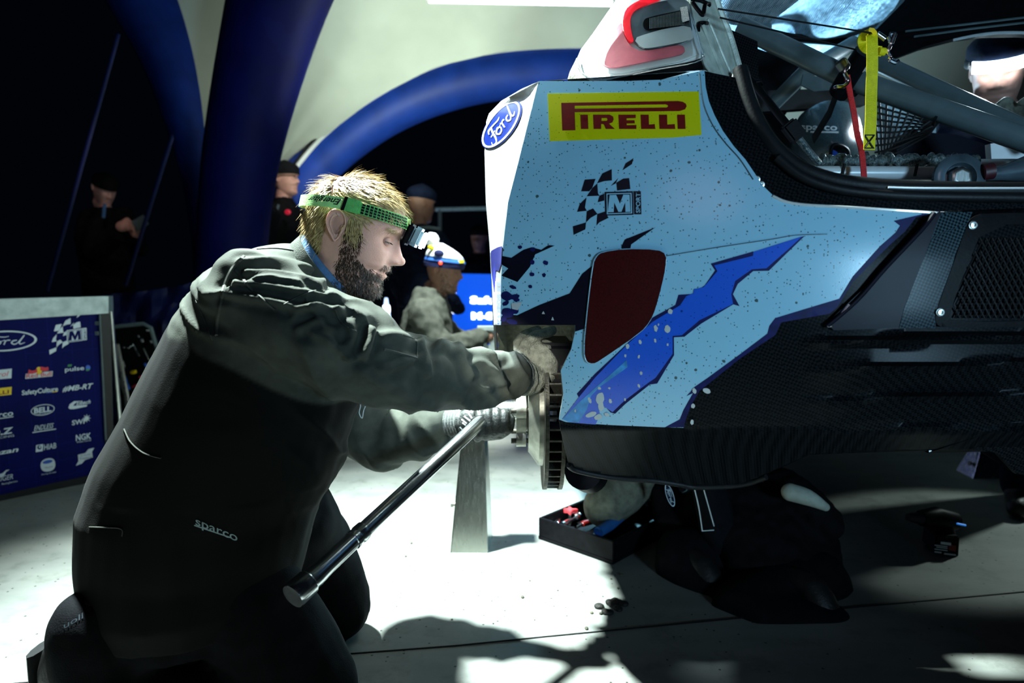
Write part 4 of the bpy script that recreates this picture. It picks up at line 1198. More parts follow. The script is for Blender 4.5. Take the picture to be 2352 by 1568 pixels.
mb = MB(); ribbon(mb, [(1999, 76, 1.37), (2003, 84, 1.35), (2004, 150, 1.345), (2002, 210, 1.347), (2001, 270, 1.343), (1998, 320, 1.345), (1997, 344, 1.345)], 26, 1.35); mb.build('webbing', M['webbing_yellow'], ys)
mb = MB(); ribbon(mb, [(2000, 77, 1.38), (1986, 84, 1.40), (1982, 98, 1.41), (1992, 112, 1.40), (2025, 118, 1.40)], 24, 1.4); mb.build('webbing_loop', M['webbing_yellow'], ys)
mb = MB()
for pts in ([(1986, 310), (2009, 310)], [(1985, 340), (2008, 340)], [(1987, 311), (2006, 339)], [(2008, 311), (1987, 339)]):
    mb.tube([P(x, y, 1.3425) for x, y in pts], 0.0012, 5)
mb.build('stitching', M['webbing_black'], ys)
rs = thing('ratchet_strap', 'narrow red webbing strap hanging from a chrome hook', 'strap', P(1985, 415, 1.36))
mb = MB(); ribbon(mb, [(1946, 172, 1.43), (1953, 215, 1.42), (1962, 260, 1.41), (1970, 310, 1.40), (1980, 350, 1.38), (1986, 416, 1.36)], [5, 7, 9, 12, 17, 21] * 1 + [21] * 0 if False else 13, 1.4); mb.build('webbing', M['webbing_red'], rs)
hk = MB(); hk.tube([P(x, y, 1.42) for x, y in catmull([(1950, 148), (1940, 165), (1948, 185), (1938, 198), (1920, 200), (1916, 205)], 6)], 0.0042, 8); hk.build('hook', M['chrome'], rs)
hk = MB(); hk.lathe([(0, 0.008), (0.004, 0.012), (0.02, 0.012), (0.026, 0.006)], P(1928, 138, 1.43), (0.6, 0, -0.8), 12); hk.build('spring_gate', M['hub_metal'], rs)
ch = thing('snap_hook', 'chrome snap hook dangling beside the yellow strap', 'hook', P(2050, 140, 1.4))
hk = MB(); hk.tube([P(x, y, 1.40) for x, y in catmull([(2040, 84), (2046, 100), (2040, 118), (2046, 130), (2044, 138), (2056, 144), (2064, 139)], 6)], 0.004, 8); hk.build('hook', M['chrome'], ch)
hk = MB(); hk.tube([P(2015, 78, 1.40), P(2032, 90, 1.40)], 0.006, 10); hk.tube([P(2054, 78, 1.40), P(2046, 100, 1.40)], 0.0055, 10); hk.tube([P(2044, 78, 1.40), P(2058, 79, 1.40)], 0.004, 8); hk.build('swivel', M['chrome'], ch)
hk = MB(); hk.tube([P(2018, 118, 1.40), P(2032, 119, 1.40)], 0.008, 10); hk.build('collar', M['webbing_yellow'], ch)

# ================================================================== people
M['skin'] = mat('skin', (0.52, 0.27, 0.21), 0.5, 0, 0.10, 45, bump=0.15, bscale=350, sss=0.12)
M['skin_dark'] = mat('skin_dark', (0.30, 0.15, 0.10), 0.55, 0, 0.12, 45, bump=0.15, bscale=350)
M['hair_blond'] = mat('hair_blond', (0.40, 0.29, 0.13), 0.42, 0, 0.5, 160)
M['beard'] = mat('beard', (0.030, 0.017, 0.010), 0.5, 0, 0.5, 200)
M['jacket'] = mat('jacket', (0.066, 0.073, 0.062), 0.75, 0, 0.25, 30, bump=0.35, bscale=420, spec=0.12)
M['fleece'] = mat('fleece', (0.0065, 0.0075, 0.0070), 0.85, 0, 0.3, 60, bump=0.5, bscale=700, sheen=0.025, spec=0.08)
M['trousers'] = mat('trousers', (0.005, 0.0055, 0.007), 0.8, 0, 0.3, 40, bump=0.3, bscale=400, spec=0.08)
M['thread'] = mat('thread', (0.05, 0.055, 0.045), 0.7, 0, 0.2, 100)
M['collar_blue'] = mat('collar_blue', (0.05, 0.13, 0.28), 0.8, 0, 0.2, 80, bump=0.3)
M['glove_grey'] = mat('glove_grey', (0.17, 0.175, 0.14), 0.75, 0, 0.45, 70, bump=0.9, bscale=260)
M['glove_dark'] = mat('glove_dark', (0.022, 0.025, 0.022), 0.5, 0, 0.5, 60, bump=0.4, bscale=200)
M['glove_knit'] = mat('glove_knit', (0.12, 0.13, 0.12), 0.85, 0, 0.3, 150, bump=0.8, bscale=500)
M['strap_green'] = mat('strap_green', (0.10, 0.42, 0.10), 0.6, 0, 0.15, 80, bump=0.3, bscale=400)
M['strap_pale'] = mat('strap_pale', (0.42, 0.80, 0.28), 0.6, 0, 0.1, 80, bump=0.3, bscale=400)
M['eye_white'] = mat('eye_white', (0.75, 0.72, 0.68), 0.1, 0, 0.05, 30, coat=0.8)
M['khaki'] = mat('khaki', (0.14, 0.14, 0.10), 0.8, 0, 0.35, 40, bump=0.5, bscale=250)
M['boot'] = mat('boot', (0.008, 0.008, 0.008), 0.5, 0, 0.3, 40, bump=0.3)
M['navy_cloth'] = mat('navy_cloth', (0.005, 0.009, 0.024), 0.8, 0, 0.3, 40, bump=0.3, spec=0.1)
M['black_cloth'] = mat('black_cloth', (0.005, 0.005, 0.006), 0.8, 0, 0.3, 40, bump=0.3, spec=0.08)

FRONT = [(-0.118, 0.030), (-0.113, 0.058), (-0.106, 0.074), (-0.096, 0.083), (-0.085, 0.082), (-0.074, 0.077), (-0.066, 0.080), (-0.059, 0.085), (-0.054, 0.083), (-0.050, 0.079), (-0.046, 0.084), (-0.040, 0.088), (-0.033, 0.085),
         (-0.02, 0.083), (0.0, 0.083), (0.014, 0.084), (0.024, 0.087), (0.034, 0.093), (0.045, 0.093), (0.06, 0.090), (0.08, 0.079), (0.098, 0.058), (0.110, 0.034), (0.118, 0.0)]
BACK = [(-0.118, -0.02), (-0.10, 0.005), (-0.07, 0.055), (-0.04, 0.078), (0.0, 0.094), (0.04, 0.099), (0.07, 0.090), (0.095, 0.066), (0.11, 0.036), (0.118, 0.0)]
WIDTH = [(-0.118, 0.018), (-0.112, 0.032), (-0.10, 0.044), (-0.08, 0.054), (-0.05, 0.062), (-0.02, 0.067), (0.0, 0.069), (0.03, 0.073), (0.055, 0.075), (0.08, 0.067), (0.098, 0.050), (0.110, 0.030), (0.118, 0.0)]
NOSE = [(-0.034, 0.0), (-0.031, 0.45), (-0.027, 0.90), (-0.021, 1.0), (-0.015, 0.93), (-0.004, 0.66), (0.008, 0.38), (0.02, 0.12), (0.03, 0.0)]
def gs(x, s): return math.exp(-(x / s) ** 2)
def head_shell(rows=90, cols=120, nose=0.027):
    mb = MB(); vs, fs = [], []
    for i in range(rows + 1):
        t = i / rows
        z = -0.118 + 0.236 * (0.5 - 0.5 * math.cos(math.pi * t))
        f, b, w_ = interp(z, FRONT), interp(z, BACK), interp(z, WIDTH)
        for j in range(cols):
            a = 2 * math.pi * j / cols
            c, s = math.cos(a), math.sin(a)
            if c > 0:
                x = f * c ** 0.85
                y = w_ * (1 if s > 0 else -1) * abs(s) ** 0.95
            else:
                x = -b * abs(c) ** 0.95 if c < 0 else 0
                y = w_ * (1 if s > 0 else -1) * abs(s) ** 0.95
            if c > 0:
                ay = abs(y)
                nw = 0.0085 + 0.0075 * gs(z + 0.022, 0.012)
                x += nose * interp(z, NOSE) * math.exp(-(ay / nw) ** 2.4)
                x += 0.008 * gs(ay - 0.0155, 0.0055) * gs(z + 0.025, 0.008)                # wing
                x -= 0.013 * gs(ay - 0.031, 0.015) * gs(z - 0.010, 0.013)                  # socket
                x += 0.006 * gs(ay - 0.030, 0.020) * gs(z - 0.032, 0.008)                  # brow
                x += 0.005 * gs(ay - 0.042, 0.016) * gs(z + 0.018, 0.02)                   # cheek
                x -= 0.004 * gs(ay - 0.0, 0.022) * gs(z + 0.0505, 0.0028)                  # mouth line
                x -= 0.006 * gs(ay - 0.028, 0.008) * gs(z + 0.05, 0.012)
                x += 0.0035 * gs(ay - 0.030, 0.011) * gs(z - 0.004, 0.004)                 # lower lid
                x += 0.0045 * gs(ay - 0.030, 0.012) * gs(z - 0.0185, 0.0045)               # upper lid
            vs.append((x, y, z))
    for i in range(rows):
        for j in range(cols):
            j2 = (j + 1) % cols
            fs.append((i * cols + j, i * cols + j2, (i + 1) * cols + j2, (i + 1) * cols + j))
    fs.append(tuple(reversed(range(cols)))); fs.append(tuple(rows * cols + j for j in range(cols)))
    return mb.add(vs, fs)
def ear_shell(side):
    """dish with a rolled rim, lobe at the bottom; side -1 right, +1 left"""
    mb = MB(); vs, fs = [], []
    nr, na = 18, 44
    for i in range(nr + 1):
        r = i / nr
        for j in range(na):
            a = 2 * math.pi * j / na
            ex = 0.0175 * (1 + 0.18 * math.sin(a)) ; ez = 0.031
            x = ex * r * math.cos(a); z = ez * r * math.sin(a)
            if math.sin(a) < 0: x *= 1 + 0.45 * math.sin(a)
            rim = 0.0085 * gs(r - 0.90, 0.11) * (1 if z > -0.018 else 0.5) - 0.007 * gs(r - 0.25, 0.28) * (1 if z > -0.015 else 0.2) + 0.0055 * gs(r - 0.60, 0.10) * (0.5 - 0.5 * math.cos(a))
            lift = 0.012 * (0.5 - x / 0.035)
            vs.append((x, side * (lift + rim), z))
    k = len(vs)
    for i in range(nr + 1):
        r = i / nr
        for j in range(na):
            p = vs[i * na + j]
            vs.append((p[0] * 0.96, p[1] - side * (0.0045 + 0.006 * (1 - r)), p[2] * 0.97))
    for i in range(nr):
        for j in range(na):
            j2 = (j + 1) % na
            fs.append((i * na + j, i * na + j2, (i + 1) * na + j2, (i + 1) * na + j))
            fs.append((k + i * na + j, k + (i + 1) * na + j, k + (i + 1) * na + j2, k + i * na + j2))
    for j in range(na):
        j2 = (j + 1) % na
        fs.append((nr * na + j, nr * na + j2, k + nr * na + j2, k + nr * na + j))
    return mb.add(vs, fs)

def head_frame(origin, fwd, up=(0, 0, 1), scale=1.0):
    f = Vector(fwd).normalized(); u = Vector(up); u = (u - f * u.dot(f)).normalized(); l = u.cross(f)
    Mx = Matrix((f, l, u)).transposed().to_4x4()
    return Matrix.Translation(origin) @ Mx @ Matrix.Scale(scale, 4)
def xf(mb, Mx):
    o = MB(); o.add([Mx @ Vector(v) for v in mb.v], mb.f); return o

def limb(mb, joints, seg=14, k=4):
    """joints: (point, radius): a tapering limb with round ends"""
    q = catmull([(p[0], p[1], p[2], r) for p, r in joints], k)
    pts = [Vector(a[:3]) for a in q]; rr = [a[3] for a in q]
    mb.tube(pts, rr, seg)
    mb.ball(pts[0], rr[0] * 0.99, 12, 8); mb.ball(pts[-1], rr[-1] * 0.99, 12, 8)
    return mb

def strands(me_src, Mx, n, keep, flow, length, width, seed, jitter=0.35, seg=3, lift=0.35):
    """many short hair ribbons rooted on a head surface; keep/flow work in head coordinates"""
    rnd = random.Random(seed)
    inv = Mx.inverted()
    me_src.calc_loop_triangles()
    tris = [t for t in me_src.loop_triangles]
    loc = [inv @ v.co for v in me_src.vertices]
    cand = []
    for t in tris:
        a, b, c = (loc[i] for i in t.vertices)
        p = (a + b + c) / 3
        kf = keep(p)
        if kf > 0:
            cand.append((t.vertices[:], kf * t.area))
    wts = [c[1] for c in cand]
    mb = MB()
    picks = rnd.choices(cand, wts, k=n)
    vs, fs = [], []
    rot = Mx.to_3x3()
    for tv, _ in picks:
        a, b, c = (loc[i] for i in tv)
        r1, r2 = rnd.random(), rnd.random()
        if r1 + r2 > 1: r1, r2 = 1 - r1, 1 - r2
        p = a + (b - a) * r1 + (c - a) * r2
        nrm = (b - a).cross(c - a).normalized()
        if nrm.dot(p) < 0: nrm = -nrm
        fl = Vector(flow(p)); fl = (fl - nrm * fl.dot(nrm))
        if fl.length < 1e-6: continue
        fl.normalize()
        fl = (fl + Vector((rnd.gauss(0, jitter), rnd.gauss(0, jitter), rnd.gauss(0, jitter)))).normalized()
        L = length * rnd.uniform(0.6, 1.25)
        side = nrm.cross(fl).normalized()
        k = len(vs)
        q = p - nrm * 0.001
        d = (nrm * lift * rnd.uniform(0.5, 1.6) + fl).normalized()
        curl = rnd.uniform(-0.35, 0.35)
        for s in range(seg + 1):
            wv = width * (1 - 0.85 * s / seg)
            vs.append(Mx @ (q + side * wv)); vs.append(Mx @ (q - side * wv))
            q = q + d * (L / seg)
            d = (d - nrm * 0.22 * lift * 2 + side * curl * 0.25).normalized()
        for s in range(seg):
            fs.append((k + 2 * s, k + 2 * s + 1, k + 2 * s + 3, k + 2 * s + 2))
    mb.add(vs, fs)
    return mb

def ray_surf(objs, fallback=1.1):
    """depth of a built surface under a pixel"""
    trees = []
    for o in objs:
        bm = bmesh.new(); bm.from_mesh(o.data)
        off = parent_loc(o.parent) + o.location if o.parent else o.location
        for v in bm.verts: v.co = v.co + off
        trees.append(BVHTree.FromBMesh(bm)); bm.free()
    def f(px, py):
        best = None
        for t in trees:
            h = t.ray_cast(Vector((0, 0, CAM_H)), PR(px, py))
            if h[0] is not None and (best is None or h[0].y < best): best = h[0].y
        return fallback if best is None else best
    return f

# ------------------------------------------------------------------ the kneeling mechanic
mech = thing('person', 'mechanic kneeling in dark work jacket, head bowed, gloved hands at the bare wheel hub', 'person', (-0.55, 1.38, 0))
HM = head_frame(P(812, 541, 1.36), (math.cos(R(18)), 0.03, -math.sin(R(18))), (0, 0, 1), 1.0)
NB = P(735, 632, 1.37)
hs_ = head_shell(110, 150)
hs_.ball((0.1010, 0, -0.0195), (0.0115, 0.0105, 0.0095), 16, 12)
for s in (-1, 1): hs_.ball((0.0890, s * 0.0125, -0.0245), (0.0105, 0.0062, 0.0070), 12, 10)
hs_.ball((0.0785, 0, -0.0575), (0.0075, 0.019, 0.0045), 14, 10)
hs_.ball((0.0800, 0, -0.0445), (0.0080, 0.020, 0.0042), 14, 10)
hd = xf(hs_, HM)
ears_ = []
for sd_, in ((-1,), (1,)):
    E = HM @ Matrix.Translation((-0.020, sd_ * 0.066, 0.010)) @ Matrix.Rotation(R(-10), 4, 'Y') @ Matrix.Rotation(R(6 * sd_), 4, 'Z')
    ears_.append((E, sd_))
# neck
nk = [(HM @ Vector((-0.005, 0, -0.055)), 0.056), (HM @ Vector((-0.030, 0, -0.105)), 0.058), (NB, 0.066), (P(690, 700, 1.37), 0.075)]
q = catmull([(p.x, p.y, p.z, r) for p, r in nk], 5)
hd.tube([Vector(a[:3]) for a in q], [a[3] for a in q], 20)
me = remesh(hd, 0.0022, 1, 0.5)
# the rest of the body under the clothes, one skin with it
bd = MB()
limb(bd, [(P(690, 690, 1.37), 0.08), (P(600, 800, 1.35), 0.13), (P(520, 1000, 1.32), 0.13), (P(450, 1220, 1.30), 0.13)])
limb(bd, [(P(610, 690, 1.20), 0.055), (P(895, 845, 1.22), 0.042), (P(1160, 862, 1.46), 0.030)])
limb(bd, [(P(735, 730, 1.55), 0.055), (P(862, 1003, 1.67), 0.042), (P(1000, 975, 1.625), 0.030)])
limb(bd, [(Vector((-0.58, 1.24, 0.36)), 0.07), (Vector((-0.45, 1.22, 0.22)), 0.06), (Vector((-0.385, 1.22, 0.11)), 0.045), (Vector((-0.55, 1.16, 0.10)), 0.04), (Vector((-0.70, 1.14, 0.15)), 0.035)])
limb(bd, [(Vector((-0.52, 1.42, 0.38)), 0.07), (P(700, 1260, 1.55), 0.06), (P(770, 1390, 1.6), 0.045)])
limb(bd, [(P(770, 1392, 1.6), 0.045), (Vector((-0.60, 1.58, 0.10)), 0.04), (Vector((-0.80, 1.56, 0.10)), 0.03)])
body_me = remesh(bd, 0.016, 1)
em = MB()
for E, sd_ in ears_:
    e_ = ear_shell(sd_); em.add([E @ Vector(v) for v in e_.v], e_.f)
    em.ball(E @ Vector((0.011, sd_ * 0.004, -0.004)), (0.005, 0.004, 0.007), 10, 8)
ear_me = em.mesh('ears')
jb = bmesh.new(); jb.from_mesh(me); jb.from_mesh(body_me); jb.from_mesh(ear_me)
nme = bpy.data.meshes.new('body'); jb.to_mesh(nme); jb.free()
body = link('body', nme, M['skin'], mech)
head_me = me
# eyes: eyeball, iris and the lids of each, looking down
def lid(mb, c, r, axis, a1, seg=28, rings=9):
    ax = Vector(axis).normalized(); u = Vector((0, 1, 0)) if abs(ax.y) < 0.8 else Vector((1, 0, 0)); u = (u - ax * u.dot(ax)).normalized(); v = ax.cross(u)
    vs, fs = [], []
    for i in range(rings + 1):
        t = R(a1) * i / rings
        for j in range(seg):
            a = 2 * math.pi * j / seg
            vs.append(HM @ (Vector(c) + (ax * math.cos(t) + (u * math.cos(a) + v * math.sin(a)) * math.sin(t)) * r))
    for i in range(rings):
        for j in range(seg):
            fs.append((i * seg + j, i * seg + (j + 1) % seg, (i + 1) * seg + (j + 1) % seg, (i + 1) * seg + j))
    mb.add(vs, fs)
for s in (-1, 1):
    ec = (0.0675, s * 0.0290, 0.0105)
    eb = MB().ball(HM @ Vector(ec), 0.0098, 18, 14).build('eyeball', M['eye_white'], body)
    gz = Vector((0.80, s * 0.28, -0.30)).normalized()
    MB().ball(HM @ (Vector(ec) + gz * 0.0062), 0.0047, 14, 10).build('iris', M['black_plastic'], eb)
    le = MB()
    lid(le, ec, 0.0113, (0.62, s * 0.25, 1.0), 78)
    lid(le, ec, 0.0111, (0.05, s * 0.10, -1.0), 60)
    lid(le, ec, 0.0109, (-0.35, s * 1.0, 0.10), 40)
    ld = le.build('eyelid', M['skin'], body)
    la = MB()
    for k in range(16):
        ph = R(lerp(-35, 80, k / 15))
        d = Vector((math.cos(ph), s * math.sin(ph), 0))
        a = HM @ (Vector(ec) + d * 0.0108 + Vector((0, 0, -0.0012))); b = HM @ (Vector(ec) + d * 0.0158 + Vector((0, 0, -0.0040)))
        la.tube([a, b], [0.00055, 0.0002], 4)
    tag(la.build('eyelashes', M['beard'], ld), kind='stuff')

def scalp(p):
    # hairline in head coordinates
    x, y, z = p
    if z > 0.100: return 1.0
    if x > 0.03:
        return 1.0 if z > lerp(0.066, 0.078, min(1, max(0, (x - 0.03) / 0.05))) - 0.02 * (abs(y) > 0.045) else 0.0
    if x > -0.005:
        return 1.0 if z > 0.036 - (0.05 if abs(y) > 0.055 and x < 0.022 and z > 0.0 else 0) else 0.0
    if x > -0.045:
        return 1.0 if z > 0.038 else 0.0 if z > 0.0 else 0.0
    return 1.0 if z > -0.062 else 0.0
def scalp2(p):
    x, y, z = p
    if x < -0.040 and z > -0.066: return 1.0
    return scalp(p)
def hairflow(p):
    x, y, z = p
    if z > 0.035 and x > -0.05: return (1.0, y * 3.0, -0.25)
    if x < -0.03: return (-0.35, y * 2, -1.0)
    return (0.45, 0, -1.0)
capme = MB()
hair = strands(head_me, HM, 5200, scalp2, hairflow, 0.030, 0.0011, 3, 0.22, 4, 0.42).build('hair', M['hair_blond'], body, smooth=True, crease=0)
tag(hair, kind='stuff')
# close under-layer so that no scalp shows through
strs = strands(head_me, HM, 4200, scalp2, hairflow, 0.016, 0.0022, 4, 0.15, 2, 0.15).build('hair_underlayer', M['hair_blond'], hair, smooth=True, crease=0)
tag(strs, kind='stuff')
def beardmask(p):
    x, y, z = p
    ay = abs(y)
    if x < -0.004 or z > 0.012: return 0.0
    if x < 0.030 and z < 0.012 and ay > 0.045: return 0.75 if z > -0.03 else 1.0       # sideburn and jaw
    lim = interp(x, [(0.02, -0.030), (0.05, -0.047), (0.07, -0.052), (0.09, -0.036)])
    if z < lim:
        if -0.064 < z < -0.040 and ay < 0.022 and x > 0.07: return 0.12
        return 1.0
    if x > 0.07 and -0.046 < z < -0.032 and ay < 0.03: return 0.6
    return 0.0
bdm = strands(head_me, HM, 9500, beardmask, lambda p: (0.35, 0, -1), 0.0105, 0.00075, 7, 0.35, 2, 0.5).build('beard', M['beard'], body, smooth=True, crease=0)
tag(bdm, kind='stuff')
def brow(p):
    x, y, z = p
    return 1.0 if x > 0.05 and 0.028 < z < 0.036 and 0.012 < abs(y) < 0.052 else 0.0
tag(strands(head_me, HM, 420, brow, lambda p: (-0.5, p[1] * 10, -0.1), 0.009, 0.0006, 9, 0.25, 2, 0.4).build('eyebrows', M['hair_blond'], body, crease=0), kind='stuff')

# jacket
def ring(L, Rr, YL, YR, hd):
    a, b = P(L[0], L[1], YL), P(Rr[0], Rr[1], YR)
    return ((a + b) / 2, (b - a) / 2, Vector((0, hd, 0)))
jk = MB()
TOR = [ring((225, 1400), (665, 1380), 1.27, 1.27, 0.19), ring((218, 1345), (680, 1330), 1.27, 1.27, 0.20), ring((206, 1270), (700, 1262), 1.28, 1.28, 0.195), ring((204, 1150), (728, 1160), 1.29, 1.29, 0.20), ring((250, 1042), (780, 1060), 1.30, 1.30, 0.205),
       ring((312, 938), (822, 930), 1.31, 1.31, 0.21), ring((372, 818), (850, 830), 1.32, 1.33, 0.215), ring((425, 722), (868, 762), 1.33, 1.35, 0.225), ring((480, 640), (852, 715), 1.34, 1.36, 0.225),
       ring((535, 592), (815, 690), 1.35, 1.37, 0.20), ring((596, 566), (790, 672), 1.36, 1.37, 0.15), ring((650, 556), (770, 660), 1.36, 1.37, 0.10), ring((682, 556), (772, 662), 1.36, 1.37, 0.078)]
jk.loft(TOR, 36)
limb(jk, [(P(585, 690, 1.19), 0.092), (P(700, 752, 1.17), 0.088), (P(815, 808, 1.18), 0.080), (P(900, 845, 1.22), 0.072), (P(1010, 862, 1.31), 0.062), (P(1100, 868, 1.40), 0.056), (P(1160, 862, 1.455), 0.050)], 20, 5)
limb(jk, [(P(735, 730, 1.55), 0.09), (P(800, 880, 1.64), 0.08), (P(850, 1000, 1.67), 0.074), (P(930, 1000, 1.65), 0.064), (P(990, 985, 1.63), 0.055)], 20, 5)
jm = remesh(jk, 0.0052, 4, 0.5)
def ndir(p, ax, long, across):
    """noise stretched along an axis: soft folds that run along ax"""
    return 0
AX1 = Vector((0.93, 0.1, -0.30)).normalized()
def foldfield(co, n):
    # camera-plane position of the point
    x, y, z = co
    s = Vector((x, y, z)).dot(AX1)
    t = z * 0.95 + x * 0.30
    sleeve = 1.0 if (x > -0.36 and y < 1.50) else 0.0
    sh_ = math.exp(-((x + 0.44) / 0.14) ** 2 - ((z - 0.86) / 0.12) ** 2)
    w0 = noise.noise(Vector((s * 2.6 + 3.1, t * 20.0 + 1.5 * noise.noise(Vector((x * 7, y * 7, z * 7))), y * 2.0)))
    a = ((1 - abs(w0) * 2.0) ** 2 - 0.4) * 0.017 * sh_
    # sleeve: drag folds running diagonally and bunching toward the cuff
    if x > -0.40:
        k = min(1.0, (x + 0.40) / 0.08)
        w1 = noise.noise(Vector(((x * 0.75 + z * 0.65) * 19.0, (z * 0.75 - x * 0.65) * 5.0, y * 8.0 + 7.7)))
        w2 = noise.noise(Vector((x * 26.0 + 4, z * 18.0, y * 20.0)))
        r1 = 1 - abs(w1) * 2.2
        a += k * (0.013 * max(0.0, r1) ** 2 + 0.005 * w2)
    else:
        a += 0.004 * noise.noise(Vector((x * 6, y * 6, z * 9)))
    # hem gathers
    if z < 0.50:
        a += 0.003 * noise.noise(Vector((x * 22, y * 22, z * 5)))
    return a
displace(jm, foldfield)
def zA(p): return [(380 + x / 3.267, 520 + y / 3.267) for x, y in p]
def zB(p): return [(780 + x / 3.646, 720 + y / 3.646) for x, y in p]
RIDGES = [(zA([(560, 265), (800, 255), (1000, 290), (1130, 335)]), .0085, 9), (zA([(600, 335), (900, 360), (1180, 415)]), .0085, 9), (zA([(520, 425), (700, 435), (1000, 480), (1160, 510)]), .008, 9),
          (zA([(450, 495), (800, 560), (1000, 605), (1330, 600)]), .010, 10), (zA([(970, 665), (1100, 610), (1340, 640)]), .007, 10), (zA([(1000, 770), (1150, 690), (1300, 640)]), .008, 10),
          (zA([(1290, 640), (1400, 770), (1385, 1000)]), .011, 11), (zA([(1560, 770), (1530, 870), (1440, 990)]), .012, 11), (zA([(1100, 790), (1250, 870), (1380, 1000)]), .007, 11),
          (zB([(60, 250), (20, 330), (100, 390)]), .008, 10), (zB([(265, 130), (240, 230), (230, 355)]), .012, 10), (zB([(380, 180), (520, 190), (640, 240)]), .007, 12), (zB([(360, 470), (500, 430), (640, 360)]), .009, 10),
          (zB([(690, 230), (720, 350), (740, 500)]), .010, 11), (zB([(830, 255), (960, 280), (1050, 400), (1090, 520)]), .011, 11), (zB([(1000, 300), (1200, 330), (1360, 345)]), .007, 12),
          (zB([(1150, 400), (1250, 430), (1360, 560)]), .008, 10), (zB([(1230, 640), (1290, 600), (1390, 590)]), .007, 9)]
cos_ = np.empty(len(jm.vertices) * 3); jm.vertices.foreach_get('co', cos_); cos_ = cos_.reshape(-1, 3)
nor_ = np.empty(len(jm.vertices) * 3); jm.vertices.foreach_get('normal', nor_); nor_ = nor_.reshape(-1, 3)
dep_ = cos_[:, 1] * CP - (cos_[:, 2] - CAM_H) * SP
pxs = 1176 + FPX * cos_[:, 0] / dep_; pys = 784 - FPX * (cos_[:, 1] * SP + (cos_[:, 2] - CAM_H) * CP) / dep_
near_ = (cos_[:, 1] < 1.47) & (nor_[:, 1] < 0.45)
dsp = np.zeros(len(pxs))
for pts_, hh, sg_ in RIDGES:
    q_ = catmull(pts_, 4); dmin = np.full(len(pxs), 1e9)
    for a_, b_ in zip(q_, q_[1:]):
        dx, dy = b_[0] - a_[0], b_[1] - a_[1]; l2 = dx * dx + dy * dy + 1e-9
        t_ = np.clip(((pxs - a_[0]) * dx + (pys - a_[1]) * dy) / l2, 0, 1)
        dmin = np.minimum(dmin, np.hypot(pxs - a_[0] - t_ * dx, pys - a_[1] - t_ * dy))
    dsp += hh * (np.exp(-(dmin / sg_) ** 2) - 0.55 * np.exp(-((dmin - 1.7 * sg_) / sg_) ** 2))
dsp *= near_
cos_ += nor_ * dsp[:, None]
jm.vertices.foreach_set('co', cos_.ravel()); jm.update()
bm = bmesh.new(); bm.from_mesh(jm)
bmesh.ops.smooth_vert(bm, verts=bm.verts, factor=0.4, use_axis_x=True, use_axis_y=True, use_axis_z=True)
bm.to_mesh(jm); bm.free()
jacket = link('jacket', jm, M['jacket'], mech)
# the body of the jacket is black softshell; sleeves and yoke are grey-green canvas
ARM1 = [(P(560, 660, 1.22), 0.15), (P(585, 690, 1.19), 0.13), (P(700, 752, 1.17), 0.118), (P(815, 808, 1.18), 0.112), (P(900, 845, 1.22), 0.105), (P(1010, 862, 1.31), 0.10), (P(1160, 862, 1.455), 0.10)]
ARM2 = [(P(735, 730, 1.55), 0.12), (P(800, 880, 1.64), 0.115), (P(850, 1000, 1.67), 0.11), (P(930, 1000, 1.65), 0.10), (P(990, 985, 1.63), 0.09)]
def arm_margin(c, arm):
    best = -1.0
    for (a, ra), (b, rb) in zip(arm, arm[1:]):
        ab = b - a; t = min(1, max(0, (c - a).dot(ab) / ab.length_squared))
        best = max(best, lerp(ra, rb, t) - (c - a - ab * t).length)
    return best
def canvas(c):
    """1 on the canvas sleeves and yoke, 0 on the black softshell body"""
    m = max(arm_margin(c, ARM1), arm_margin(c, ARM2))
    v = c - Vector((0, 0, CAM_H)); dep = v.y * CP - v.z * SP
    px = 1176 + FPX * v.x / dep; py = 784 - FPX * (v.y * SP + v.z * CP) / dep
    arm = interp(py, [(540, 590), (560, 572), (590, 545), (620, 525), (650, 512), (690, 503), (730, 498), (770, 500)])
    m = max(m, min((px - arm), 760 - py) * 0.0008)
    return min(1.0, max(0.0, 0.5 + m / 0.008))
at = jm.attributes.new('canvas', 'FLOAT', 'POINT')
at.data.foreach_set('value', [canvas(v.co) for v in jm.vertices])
def jacket_mat():
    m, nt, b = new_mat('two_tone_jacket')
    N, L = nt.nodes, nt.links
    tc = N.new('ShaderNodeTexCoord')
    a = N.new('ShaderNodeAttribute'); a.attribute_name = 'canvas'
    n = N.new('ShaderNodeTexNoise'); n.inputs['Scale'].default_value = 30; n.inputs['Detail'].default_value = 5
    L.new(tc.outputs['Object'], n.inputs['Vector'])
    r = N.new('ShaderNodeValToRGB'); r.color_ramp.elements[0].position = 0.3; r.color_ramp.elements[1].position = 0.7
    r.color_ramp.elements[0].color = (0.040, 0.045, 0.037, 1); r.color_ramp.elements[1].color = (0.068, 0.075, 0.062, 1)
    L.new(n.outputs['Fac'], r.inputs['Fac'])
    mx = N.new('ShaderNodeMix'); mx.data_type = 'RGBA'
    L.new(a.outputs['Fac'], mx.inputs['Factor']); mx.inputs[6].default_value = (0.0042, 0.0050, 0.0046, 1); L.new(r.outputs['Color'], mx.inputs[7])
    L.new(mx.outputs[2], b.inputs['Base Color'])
    b.inputs['Roughness'].default_value = 0.78; b.inputs['Specular IOR Level'].default_value = 0.1
    b.inputs['Sheen Weight'].default_value = 0.02
    n2 = N.new('ShaderNodeTexNoise'); n2.inputs['Scale'].default_value = 500; n2.inputs['Detail'].default_value = 4
    L.new(tc.outputs['Object'], n2.inputs['Vector'])
    bp = N.new('ShaderNodeBump'); bp.inputs['Strength'].default_value = 0.15; bp.inputs['Distance'].default_value = 0.003
    L.new(n2.outputs['Fac'], bp.inputs['Height']); L.new(bp.outputs['Normal'], b.inputs['Normal'])
    return m
